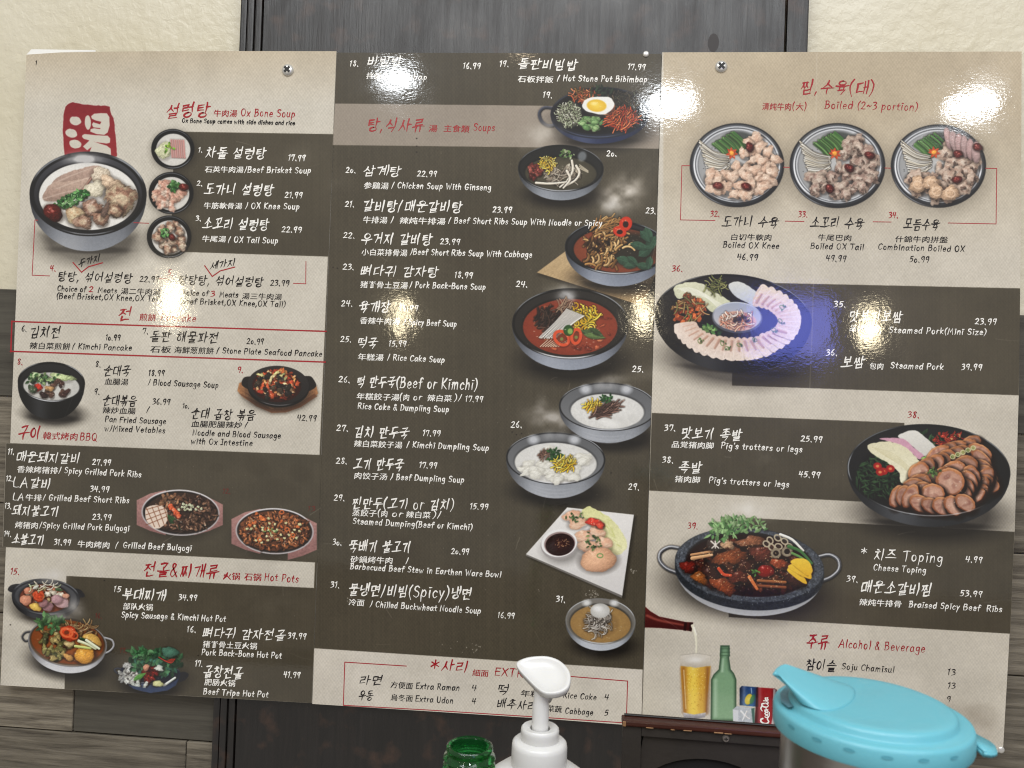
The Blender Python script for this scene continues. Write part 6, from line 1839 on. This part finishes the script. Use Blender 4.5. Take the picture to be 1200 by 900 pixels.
entry(M_, 'w', [(394.5, 504.7, 409, 505.2, 7.2, '27.'), (415, 512, 479, 513.7, 13.5, '김치 만두국'), (495.5, 510.5, 516.5, 511.3, 7, '17.99'), (414.5, 523.4, 471, 525.4, 8.5, '辣白菜餃子湯'), (476.5, 524, 573.5, 528.2, 7.2, '/ Kimchi Dumpling Soup')])
entry(M_, 'w', [(394, 543.2, 407.5, 543.7, 7.2, '28.'), (414.5, 549.5, 472.5, 551.2, 13.5, '고기 만두국'), (491.5, 548, 512.5, 548.8, 7, '17.99'), (414.5, 561, 453.5, 562.6, 8.5, '肉饺子汤'), (457.5, 562, 544.5, 565.7, 7.2, '/ Beef Dumpling Soup')])
entry(M_, 'w', [(391.5, 586.2, 404.5, 586.8, 7.2, '29.'), (412.5, 595.3, 532.5, 597.5, 13, '찐만두(고기 or 김치)'), (551, 596.5, 572.5, 597.3, 7, '15.99'), (412.5, 604.5, 441, 605.5, 8.5, '蒸餃子'), (442.5, 604.8, 445.5, 604.9, 8, '('), (446, 605.7, 454, 606, 8.5, '肉'), (459.5, 605.5, 473, 606, 7.6, 'or'), (475.5, 606.5, 504, 607.6, 8.5, '辣白菜'), (507.5, 606.5, 517.5, 607, 8, ')/'), (413.5, 614, 554, 621, 7.2, 'Steamed Dumping(Beef or Kimchi)')])
entry(M_, 'w', [(390, 638.2, 401, 639, 7.2, '30.'), (408.5, 646, 481.5, 648.3, 14, '뚝배기 불고기'), (529, 649, 550, 650, 7, '20.99'), (410.5, 659, 460, 660.9, 8.5, '砂鍋烤牛肉'), (475.5, 660.5, 479, 660.7, 7.2, '/'), (410.5, 666.8, 587.5, 676.8, 7.2, 'Barbecued Beef Stew in Earthen Ware Bowl')])
entry(M_, 'w', [(387.5, 688.2, 398.5, 689, 7.2, '31.'), (408.5, 697, 552.5, 702, 14, '물냉면/비빔(Spicy)냉면'), (408.5, 709.3, 426.5, 710.3, 8.5, '冷面'), (433.5, 711, 564, 719.2, 7.2, '/ Chilled Buckwheat Noodle Soup'), (583.5, 724, 603.5, 725.2, 7, '16.99')])
entry(M_, 'r', [(505, 785.5, 549, 788, 13.5, '*사리'), (553.5, 792, 572, 793.2, 8.5, '細面'), (580, 791.3, 624, 794.6, 9.5, 'EXTRA')], 'heading', 1.15)
entry(M_, 'k', [(421, 801.5, 448.5, 803.2, 11.5, '라면'), (457.5, 806, 483.5, 807.7, 8.3, '方便面'), (487.5, 807, 539, 809.7, 7.2, 'Extra Raman'), (553, 809.2, 559, 809.4, 7, '4')])
entry(M_, 'k', [(420.5, 819.7, 437, 820.6, 11.5, '우동'), (457.5, 820.8, 483.5, 822.4, 8.3, '烏冬面'), (487, 822, 531.5, 824.6, 7.2, 'Extra Udon'), (553, 825.2, 558.5, 825.4, 7, '4')])
entry(M_, 'k', [(582.5, 813, 596.5, 813.8, 12.5, '떡'), (610, 816, 632, 817.3, 8.3, '年糕'), (660, 817.8, 699.5, 820.6, 7.2, 'Rice Cake'), (708.5, 820.2, 714, 820.4, 7, '4')])
entry(M_, 'k', [(582, 829.6, 629, 832.4, 11.5, '배추사라'), (632, 833, 658, 835.2, 8.3, '白菜蔬'), (662.5, 836, 695.5, 838.6, 7.2, 'Cabbage'), (708.5, 838.7, 713.5, 838.9, 7, '5')])
rules(M_, 'line', [[(476, 780.6), (404, 776), (402.3, 826)], [(402.5, 826.6), (500, 832), (640, 841), (734, 847.3)], [(669, 792.8), (735.5, 798.2), (734, 845)]], 1.1)
# ---- right board
entry(R_, 'r', [(938, 109.3, 1025, 110.5, 16.5, '찜,수육(대)'), (893, 129, 927, 129.6, 9.3, '清炖牛肉'), (928.5, 128.5, 931, 128.6, 9, '('), (932, 129.4, 941, 129.6, 9.3, '大'), (942.5, 128.8, 945, 128.9, 9, ')'), (966.5, 127.3, 1076, 129.7, 9.3, 'Boiled (2~3 portion)')], 'heading', .95)
entry(R_, 'r', [(832.5, 253.7, 844, 254, 7, '32.'), (935.5, 254.2, 947, 254.5, 7, '33.'), (1041.5, 255.2, 1053, 255.5, 7, '34.'), (787.5, 317.7, 801, 318.2, 7.2, '36.'), (1063.5, 489.2, 1078, 489.7, 7.5, '38.'), (806, 619.2, 818.5, 620, 7.5, '39.')], 'red_number')
entry(R_, 'k', [(846, 265, 912, 267, 13, '도가니 수육'), (855.5, 281.3, 904, 282.1, 8, '白切牛軟肉'), (847.5, 290, 913.5, 291.7, 7.2, 'Boiled OX Knee'), (864, 304.5, 888.5, 305.2, 7.4, '46.99')])
entry(R_, 'k', [(949.5, 266, 1012, 268, 13, '소꼬리 수육'), (958, 281.8, 997.5, 282.6, 8, '牛尾巴肉'), (950, 291.5, 1012.5, 293.2, 7.2, 'Boiled OX Tail'), (968, 306, 992, 306.7, 7.4, '49.99')])
entry(R_, 'k', [(1059, 268, 1100.5, 270, 13, '모듬수육'), (1048.5, 283.7, 1110, 284.7, 8, '什錦牛肉拼盤'), (1029, 292.5, 1131, 295.3, 7.2, 'Combination Boiled OX'), (1066, 307.2, 1089, 308, 7.4, '50.99')])
entry(R_, 'w', [(977, 359.7, 992, 360.2, 7.2, '35.'), (994.5, 376.5, 1057, 377.6, 13.5, '맛보기보쌈'), (995, 388, 1030, 389, 8.3, '品覚猪肉'), (1041.5, 390, 1156, 392.7, 7.3, 'Steamed Pork(Mini Size)'), (1142.5, 379.7, 1168, 380.6, 7.2, '23.99')])
entry(R_, 'w', [(968, 416.2, 982, 416.6, 7.2, '36.'), (985.5, 431, 1013, 431, 13.5, '보쌈'), (1018.5, 432.6, 1035, 433, 8.3, '包肉'), (1043.5, 431.5, 1106, 433.2, 7.3, 'Steamed Pork'), (1126.5, 433, 1151, 434, 7.2, '39.99')])
entry(R_, 'w', [(778.5, 504.2, 792.5, 505, 7.2, '37.'), (798, 513.5, 869, 516, 13.5, '맛보기 족발'), (786.5, 524.3, 836, 526, 8.3, '品覚猪肉脚'), (845, 525.3, 940.5, 530, 7.4, "Pig's trotters or legs"), (938.5, 517, 964, 518.5, 7.2, '25.99')])
entry(R_, 'w', [(776, 541.7, 790, 542.5, 7.2, '38.'), (795.5, 553, 822, 554.2, 13.5, '족발'), (790.5, 564.8, 820, 566, 8.3, '猪肉脚'), (831, 566, 925, 571, 7.4, "Pig's trotters or legs"), (936, 558.7, 961.5, 560.2, 7.2, '45.99')])
entry(R_, 'w', [(1009, 650, 1016.5, 650.3, 9, '*'), (1024, 655.7, 1050, 657, 14, '치즈'), (1058, 657, 1105.5, 660, 12, 'Toping'), (1131.5, 658.2, 1151.5, 659.6, 7.2, '4.99'), (1023.5, 668, 1085.5, 671.7, 7.4, 'Cheese Toping')])
entry(R_, 'w', [(992, 681.2, 1006, 682.2, 7.2, '39.'), (1008.5, 693.7, 1092, 697.7, 14.5, '매운소갈비찜'), (1125, 698, 1151.5, 699.8, 7.2, '53.99'), (1006.5, 709, 1056, 711.6, 8.5, '辣炖牛排骨'), (1065, 711.3, 1174.5, 717.2, 7.4, 'Braised Spicy Beef  Ribs')])
entry(R_, 'r', [(945, 758.7, 971, 760.5, 17, '주류'), (983, 758.3, 1084.5, 764.6, 10, 'Alcohol & Beverage')], 'heading')
entry(R_, 'k', [(944, 784.7, 979.5, 786.6, 13.5, '참이슬'), (986.5, 784, 1048, 788.2, 7.4, 'Soju Chamisul'), (1110.5, 790.4, 1120, 791, 7.2, '13')])
entry(R_, 'k', [(1110.5, 806.2, 1120, 806.8, 7.2, '13')])
entry(R_, 'k', [(1109.5, 822.2, 1114, 822.5, 7.2, '9')])
rules(R_, 'line', [[(808, 194.3), (799, 194.3), (797.4, 257.8), (837.7, 258.5)], [(918.4, 196), (925, 196.2)], [(1037, 197), (1043.5, 197.2)], [(1155, 197.3), (1167.8, 197.6), (1167, 262.5), (1111, 261.4)], [(920, 259.2), (942, 259.7)], [(1023, 260), (1044, 260.3)]], .9)
# drink can lettering, reading upwards, and its ribbon
k = Ink(LAY['right'] - .00013)


def can_pt(P, base, s, xx=900.2):
    """glyph x runs up the can, glyph y runs to the left"""
    return [(xx - b * s - .12 * a * s, base - a * s) for a, b in P]


k.ribbon(can_pt(parse('~7.5 7 6.5 9.5 3.5 10 .5 6.5 .6 1.5 3.5 -1 7 .5 11 -2.5 16 -3.5')[0], 848, .82), 1.5)
base = 841.0
for g_ in 'oca-':
    for p in jamo(LATIN[g_][1]):
        k.ribbon(can_pt(p, base, .72), 1.25)
    base -= (LATIN[g_][0] + .1) * .72
for p in parse('~6 6 5.5 9 2.5 9.5 .5 6 .6 1.5 3 -.3 5.5 1.5;~2.5 9.5 -2 12 -5.5 10.5'):
    k.ribbon(can_pt(p, base, .74), 1.4)
base -= 5.2 * .74
for g_ in 'ola':
    for p in jamo(LATIN[g_][1]):
        k.ribbon(can_pt(p, base, .66), 1.15)
    base -= (LATIN[g_][0] + .1) * .66
k.obj('can_lettering', INK['w'], BOARD['right'])
bpy.data.objects.remove(TXT_OB)
bpy.data.curves.remove(TXT)


# ------------------------------------------------------------------ things on the table in front of the wall
table_mat = wood('table_wood', (46, 34, 26), (74, 54, 40), 60, 'x', .4, .0003, rand=False)
tb = bm_obj('table', box_bm(-.95, 1.15, -.86, -.26, TABLE_Z - .03, TABLE_Z, .004), table_mat)
tag(tb, 'dark wooden table top below the menu', 'table')

# --- white lotion pump bottle
PY = -.41
white = simple('white_plastic', (214, 213, 210), .28, noise=(70, .05), bump=(900, .00002))
c = at(633, 852, PY)
s = (c - CAM_LOC).dot(ROT @ Vector((0, 0, -1))) / FPX          # metres per photo pixel there
zz = lambda py: at(633, py, PY).z
pump = empty('pump_bottle', (c.x, PY, TABLE_Z), 'white plastic pump bottle with a broad pointed head standing before the menu', 'pump bottle')
lathe('bottle_body', [(0, zz(896)), (30 * s, zz(896.5)), (36 * s, zz(898)), (46 * s, zz(902)), (58 * s, zz(911)), (65 * s, zz(926)), (66 * s, zz(945)), (66 * s, TABLE_Z + .006), (63 * s, TABLE_Z), (0, TABLE_Z)], (c.x, PY), white, pump)
lathe('collar', [(10 * s, zz(866)), (25 * s, zz(866)), (29 * s, zz(867)), (31.6 * s, zz(869.5)), (32.4 * s, zz(874)), (32.6 * s, zz(893)), (31 * s, zz(897)), (20 * s, zz(897))], (c.x, PY), white, pump)
lathe('neck_ring', [(11.5 * s, zz(858)), (12 * s, zz(853)), (17 * s, zz(852)), (20.5 * s, zz(851.5)), (22 * s, zz(853)), (22.4 * s, zz(856)), (22.4 * s, zz(866)), (21 * s, zz(868))], (c.x, PY), white, pump)
lathe('stem', [(0, zz(800)), (7 * s, zz(800)), (8.6 * s, zz(812)), (8.8 * s, zz(822)), (9.8 * s, zz(825)), (9.6 * s, zz(858)), (0, zz(858))], (c.x, PY), white, pump)
# head: pixel outline laid on a tilted plane
outl = closed(np.array([(605.2, 778), (609, 774.6), (617, 771.6), (628, 770), (641, 770), (653, 773.5), (662, 780), (668, 789), (668.6, 799), (665, 807.5), (655, 813), (641, 814), (631, 809), (621, 799.5), (612, 790), (606.5, 783)], np.float32), 3)
P0 = at(637, 792, PY)
nrm = Vector((-.10, -.55, .83)).normalized()


def on_plane(px, py, off=0.0):
    d = ray(px, py)
    return CAM_LOC + d * ((P0 + nrm * off - CAM_LOC).dot(nrm) / d.dot(nrm))


rim3 = [on_plane(x, y) for x, y in outl]
cen = sum(rim3, Vector()) / len(rim3)
stem_top = Vector((c.x, PY, zz(808)))
bm = bmesh.new()
rings = []
for sc, off, mixs in [(0.0, -.0024, 0), (.45, -.0022, 0), (.72, -.0012, 0), (.84, .0002, 0), (.93, .0012, 0), (.985, .0010, 0), (1.0, -.0006, 0), (.995, -.0028, 0), (.96, -.0048, 0), (.84, -.0066, .03), (.62, -.0080, .14), (.42, -.0095, .42), (.30, -.012, .8)]:
    if sc == 0:
        rings.append([bm.verts.new(cen + nrm * off)])
        continue
    base = cen.lerp(stem_top, mixs)
    rings.append([bm.verts.new(base + (v - cen) * sc + nrm * off) for v in rim3])
nn = len(rim3)
for i in range(nn):
    bm.faces.new((rings[0][0], rings[1][i], rings[1][(i + 1) % nn]))
    for a, b in zip(rings[1:-1], rings[2:]):
        bm.faces.new((a[i], b[i], b[(i + 1) % nn], a[(i + 1) % nn]))
bm.faces.new([rings[-1][i] for i in range(nn)])
bm_obj('pump_head', bm, white, pump, True)

# --- green glass bottle
m, N, L, B_ = new_mat('green_glass')
B_.inputs['Base Color'].default_value = (.04, .32, .08, 1)
B_.inputs['Roughness'].default_value = .04
B_.inputs['Transmission Weight'].default_value = .92
B_.inputs['IOR'].default_value = 1.48
glass = m
GY = -.497
c = at(550.5, 876, GY)
s = (c - CAM_LOC).dot(ROT @ Vector((0, 0, -1))) / FPX
zz = lambda py: at(550.5, py, GY).z
bot = empty('glass_bottle', (c.x, GY, TABLE_Z), 'open green glass bottle with a screw neck beside the pump bottle', 'bottle')
prof = [(21.5, 877), (22.5, 873.6), (25, 872.6), (27, 874), (27.4, 878), (26.2, 881), (26.4, 883), (30, 885.5), (30.6, 888), (27.4, 890.5), (27, 892.5), (30.4, 895), (30.8, 897.5), (27.6, 900), (27.2, 905), (31.5, 908), (31.5, 913), (28, 916), (27, 960), (30, 1000)]
P = [(r * s, zz(y)) for r, y in prof]
zb = P[-1][1]
P += [(36 * s, zb - .02), (56 * s, zb - .045), (62 * s, zb - .06), (62 * s, TABLE_Z + .004), (58 * s, TABLE_Z)]
P += [(0, TABLE_Z + .001), (0, TABLE_Z + .005), (56 * s, TABLE_Z + .006), (59 * s, TABLE_Z + .01), (58.5 * s, zb - .062), (52 * s, zb - .048), (32 * s, zb - .022), (24 * s, zb), (21.5 * s, zz(940)), (21.5 * s, zz(877))]
lathe('bottle_glass', P, (c.x, GY), glass, bot, 72, True, 50)

# --- wooden box with a reddish top board
BY = -.345
A = at(729.5, 843, BY); Bq = at(918, 858, BY)
ang = math.atan2(0, 1)
s = (A - CAM_LOC).dot(ROT @ Vector((0, 0, -1))) / FPX
red_wood = wood('red_brown_wood', (44, 20, 14), (78, 38, 26), 70, 'x', .38, .0003, rand=False, spec=.5)
grey_wood = simple('dark_grey_board', (44, 39, 35), .55, noise=(45, .3), bump=(160, .0002))
black = simple('black_hollow', (9, 8, 8), .8)
worn = simple('bare_wood_edge', (146, 108, 72), .7, noise=(300, .5))
bx = empty('wooden_box', ((A.x + Bq.x) / 2, BY, TABLE_Z), 'dark wooden box with a worn reddish top board and a screw in its front', 'box')
x0 = at(729, 848, BY).x
x1 = at(1000, 868, BY).x
zt = at(735, 849, BY).z
slope = (at(915, 862.5, BY).z - at(731, 848.5, BY).z) / (at(915, 862, BY).x - at(731, 848, BY).x)
D = .012


def sheared(bm):
    for v in bm.verts:
        v.co.z += (v.co.x - x0) * slope * max(0, (v.co.z - TABLE_Z)) / (zt - TABLE_Z)
    return bm


bm_obj('top_board', sheared(box_bm(x0, x1, BY, BY + D, zt - .0015, zt + .0028, .0012, 2)), red_wood, bx)
bm_obj('back_rail', sheared(box_bm(x0 + .002, x1, BY + D * .75, BY + D, zt + .003, zt + .0040, .0004, 1)), simple('rail_black', (22, 15, 12), .5), bx)
fx0, fx1 = x0 + .001, x1 - .001
zf = zt - .0022
inn0 = at(751, 880, BY).x
zr = at(751, 863.5, BY).z
bm_obj('side_board', sheared(box_bm(fx0, inn0, BY + .002, BY + D - .001, TABLE_Z, zf)), grey_wood, bx)
bm_obj('top_rail', sheared(box_bm(inn0 + .0003, fx1, BY + .002, BY + D - .001, zr, zf)), grey_wood, bx)
# recessed front with a round opening
oc = at(826, 940, BY + .005)
orad = 88 * s / 1.7
bm = bmesh.new()
N_ = 40
outer, inner = [], []
xa, xb, za, zb2 = inn0 + .0003, fx1, TABLE_Z + .002, zr - .0004
for k in range(N_):
    t = 2 * math.pi * k / N_
    inner.append(bm.verts.new((oc.x + orad * 1.55 * math.cos(t), BY + .005, oc.z + orad * .98 * math.sin(t))))
    dx, dz = math.cos(t), math.sin(t)
    q = min(((xb - oc.x) / dx if dx > 1e-6 else (xa - oc.x) / dx if dx < -1e-6 else 9), ((zb2 - oc.z) / dz if dz > 1e-6 else (za - oc.z) / dz if dz < -1e-6 else 9))
    outer.append(bm.verts.new((oc.x + dx * q, BY + .005, oc.z + dz * q)))
for k in range(N_):
    bm.faces.new((inner[k], outer[k], outer[(k + 1) % N_], inner[(k + 1) % N_]))
ext = bmesh.ops.extrude_face_region(bm, geom=bm.faces[:])
for v in [q for q in ext['geom'] if isinstance(q, bmesh.types.BMVert)]:
    v.co.y += .004
bm_obj('front_panel', sheared(bm), grey_wood, bx)
bm_obj('back_panel', sheared(box_bm(inn0 + .0006, fx1 - .0005, BY + D - .004, BY + D - .0015, TABLE_Z + .002, zr - .001)), black, bx)
k = random.Random(2)
for px0, px1, hh in [(729.6, 733.5, .0040), (757, 766, .0008), (786, 791, .0006), (801, 811, .0009), (837, 848, .0012), (849, 858, .0008)]:
    q0, q1 = at(px0, 850, BY), at(px1, 850, BY)
    bm_obj('worn_edge', sheared(box_bm(q0.x, q1.x, BY - .0004, BY + .0012, zt - .0016, zt - .0018 + hh, .0003, 1)), worn, bx)
p = at(851, 866.5, BY)
bm = bmesh.new()
bmesh.ops.create_cone(bm, cap_ends=True, segments=20, radius1=4.2 * s, radius2=3.4 * s, depth=.0015)
bmesh.ops.rotate(bm, verts=bm.verts[:], cent=(0, 0, 0), matrix=Matrix.Rotation(math.pi / 2, 3, 'X'))
bmesh.ops.translate(bm, verts=bm.verts[:], vec=(p.x, BY + .0012, p.z))
o = bm_obj('screw', bm, simple('dull_screw', (150, 142, 134), .4, .7), bx)
bm = bmesh.new()
for w, h in ((2.4, .5), (.5, 2.0)):
    vs = [bm.verts.new((p.x + a * w * s, BY + .0003 - (.0001 if w < 1 else 0), p.z + b * h * s)) for a, b in ((-1, -1), (1, -1), (1, 1), (-1, 1))]
    bm.faces.new(vs)
q = bm_obj('cross_slot', bm, slot, None); q.parent = o

# --- steel pitcher with a blue lid
LY = -.575
C = at(1020, 831, LY)
s = (C - CAM_LOC).dot(ROT @ Vector((0, 0, -1))) / FPX
Rl = 108.5 * s
m, N, L, B_ = new_mat('blue_lid_plastic')
B_.inputs['Base Color'].default_value = lin((100, 174, 188))
B_.inputs['Roughness'].default_value = .42
B_.inputs['Subsurface Weight'].default_value = .12
B_.inputs['Subsurface Radius'].default_value = (.004, .006, .007)
B_.inputs['Subsurface Scale'].default_value = .6
g = N.new('ShaderNodeNewGeometry'); t = N.new('ShaderNodeTexNoise'); t.inputs['Scale'].default_value = 700
L.new(g.outputs['Position'], t.inputs['Vector'])
b2 = N.new('ShaderNodeBump'); b2.inputs['Distance'].default_value = .00006; L.new(t.outputs['Fac'], b2.inputs['Height']); L.new(b2.outputs['Normal'], B_.inputs['Normal'])
n7 = N.new('ShaderNodeTexNoise'); n7.inputs['Scale'].default_value = 45; n7.inputs['Detail'].default_value = 7; n7.inputs['Distortion'].default_value = 1.2
r7 = N.new('ShaderNodeMapRange'); r7.inputs['From Min'].default_value = .3; r7.inputs['From Max'].default_value = .7; r7.inputs['To Min'].default_value = .30; r7.inputs['To Max'].default_value = .55
L.new(g.outputs['Position'], n7.inputs['Vector']); L.new(n7.outputs['Fac'], r7.inputs['Value']); L.new(r7.outputs['Result'], B_.inputs['Roughness'])
lid_mat = m
dent_shade_mat = simple('dent_shade_blue', (80, 154, 170), .6)  # darker lid blue, shade of the skirt dents put into colour
m, N, L, B_ = new_mat('brushed_steel')
B_.inputs['Base Color'].default_value = (.42, .41, .39, 1); B_.inputs['Metallic'].default_value = 1.0; B_.inputs['Roughness'].default_value = .3
g = N.new('ShaderNodeNewGeometry'); mp = N.new('ShaderNodeMapping'); mp.inputs['Scale'].default_value = (60, 60, 1500)
t = N.new('ShaderNodeTexNoise'); t.inputs['Scale'].default_value = 1; L.new(g.outputs['Position'], mp.inputs['Vector']); L.new(mp.outputs['Vector'], t.inputs['Vector'])
b2 = N.new('ShaderNodeBump'); b2.inputs['Distance'].default_value = .00004; L.new(t.outputs['Fac'], b2.inputs['Height']); L.new(b2.outputs['Normal'], B_.inputs['Normal'])
steel_b = m
pit = empty('water_pitcher', (C.x, LY, TABLE_Z), 'steel water pitcher with a pale blue lid and raised pouring flap', 'pitcher')
z0 = C.z
hs = 27 * s
lathe('steel_body', [(Rl * .86, z0 - .003), (Rl * .90, z0 - .004), (Rl * .905, z0 - hs - .004), (Rl * .92, z0 - hs - .03), (Rl * .95, TABLE_Z + .02), (Rl * .94, TABLE_Z + .003), (Rl * .9, TABLE_Z), (0, TABLE_Z)], (C.x, LY), steel_b, pit, 96)
ph = 9 * s
lathe('lid', [(0, z0 + ph), (Rl * .70, z0 + ph), (Rl * .785, z0 + ph * .97), (Rl * .82, z0 + ph * .8), (Rl * .838, z0 + ph * .45), (Rl * .845, z0), (Rl * .86, z0 - .0008), (Rl * .95, z0 - .0006), (Rl * .985, z0 - .001), (Rl, z0 - .0026), (Rl * 1.0, z0 - hs + .001), (Rl * .992, z0 - hs), (Rl * .95, z0 - hs), (Rl * .94, z0 - .004), (0, z0 - .004)], (C.x, LY), lid_mat, pit, 128, True, 70)


def lid_pt(px, py, dz=0.0):
    d = ray(px, py)
    return CAM_LOC + d * ((z0 + dz - CAM_LOC.z) / d.z)


# raised pouring flap, hinged on the lid and pointing out to the left
b_front = [lid_pt(x, y, ph) for x, y in [(938, 826), (960, 835), (985, 832), (1000, 822), (1004, 812), (998, 804), (980, 799)]]
tip_f, tip_b = at(909.5, 787.5, LY - .004), at(921, 779, LY + .008)
rows = []
n_t = 8
for i, b in enumerate(b_front):
    f = i / (len(b_front) - 1)
    g_ = f * f * (3 - 2 * f)
    ap = tip_f.lerp(tip_b, g_) + Vector((-.0016 * math.sin(math.pi * f), 0, 0))
    row = []
    for j in range(n_t + 1):
        t = j / n_t
        p = b.lerp(ap, t)
        p.z = b.z + (ap.z - b.z) * (t + .18 * math.sin(math.pi * f) * (t * t - t) * 2)
        row.append(p + Vector((0, 0, .0004)))
    rows.append(row)
vs = [p for r in rows for p in r]
W = n_t + 1
fs = [(i * W + j, (i + 1) * W + j, (i + 1) * W + j + 1, i * W + j + 1) for i in range(len(rows) - 1) for j in range(n_t)]
fl = mesh_obj('pouring_flap', vs, fs, lid_mat, pit, True)
sb = fl.modifiers.new('smooth', 'SUBSURF'); sb.levels = sb.render_levels = 2
so = fl.modifiers.new('thick', 'SOLIDIFY'); so.thickness = .0022; so.offset = -1
# flat patch under the flap, coloured as the shaded spout gap
gp = [lid_pt(x, y, -.0004 + .0012) for x, y in [(914, 812), (922, 803), (932, 800), (938, 815), (936, 826), (924, 829), (915, 822)]]
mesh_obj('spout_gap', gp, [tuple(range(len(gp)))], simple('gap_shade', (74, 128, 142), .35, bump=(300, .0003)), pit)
# thumb tab on the right of the skirt
bm = bmesh.new()
cx_t, zt_t = C.x + Rl * .93, z0 - hs * .80
tab = []
for k in range(15):
    a = -math.pi / 2 + math.pi * k / 14
    tab.append((cx_t + 27 * s * abs(math.cos(a)) ** .8, LY - .008 + 33 * s * math.sin(a)))
va = [bm.verts.new((x, y, zt_t + .0014 - (x - cx_t) * .15)) for x, y in tab]
vb = [bm.verts.new((x, y, zt_t - .0014 - (x - cx_t) * .15)) for x, y in tab]
bm.faces.new(va); bm.faces.new(vb[::-1])
for k in range(len(tab)):
    k2 = (k + 1) % len(tab)
    bm.faces.new((va[k], vb[k], vb[k2], va[k2]))
bmesh.ops.bevel(bm, geom=bm.edges[:], offset=.0007, segments=2, affect='EDGES')
bm_obj('thumb_tab', bm, lid_mat, pit, True)
# flat darker patches painting the shade of little dents round the skirt
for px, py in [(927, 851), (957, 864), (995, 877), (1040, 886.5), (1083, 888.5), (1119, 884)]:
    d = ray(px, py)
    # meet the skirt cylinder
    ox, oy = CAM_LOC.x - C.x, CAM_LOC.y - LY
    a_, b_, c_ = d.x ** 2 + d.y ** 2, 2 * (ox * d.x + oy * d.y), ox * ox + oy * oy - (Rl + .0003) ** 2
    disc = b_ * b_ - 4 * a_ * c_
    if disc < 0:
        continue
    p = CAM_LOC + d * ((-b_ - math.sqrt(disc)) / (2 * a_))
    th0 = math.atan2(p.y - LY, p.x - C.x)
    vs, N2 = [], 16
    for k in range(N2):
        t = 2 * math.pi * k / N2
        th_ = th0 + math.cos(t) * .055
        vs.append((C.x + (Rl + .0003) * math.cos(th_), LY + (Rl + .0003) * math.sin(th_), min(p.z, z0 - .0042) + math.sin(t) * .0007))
    mesh_obj('dent_shade', vs, [tuple(range(N2))], dent_shade_mat, pit)
bpy.context.view_layer.update()
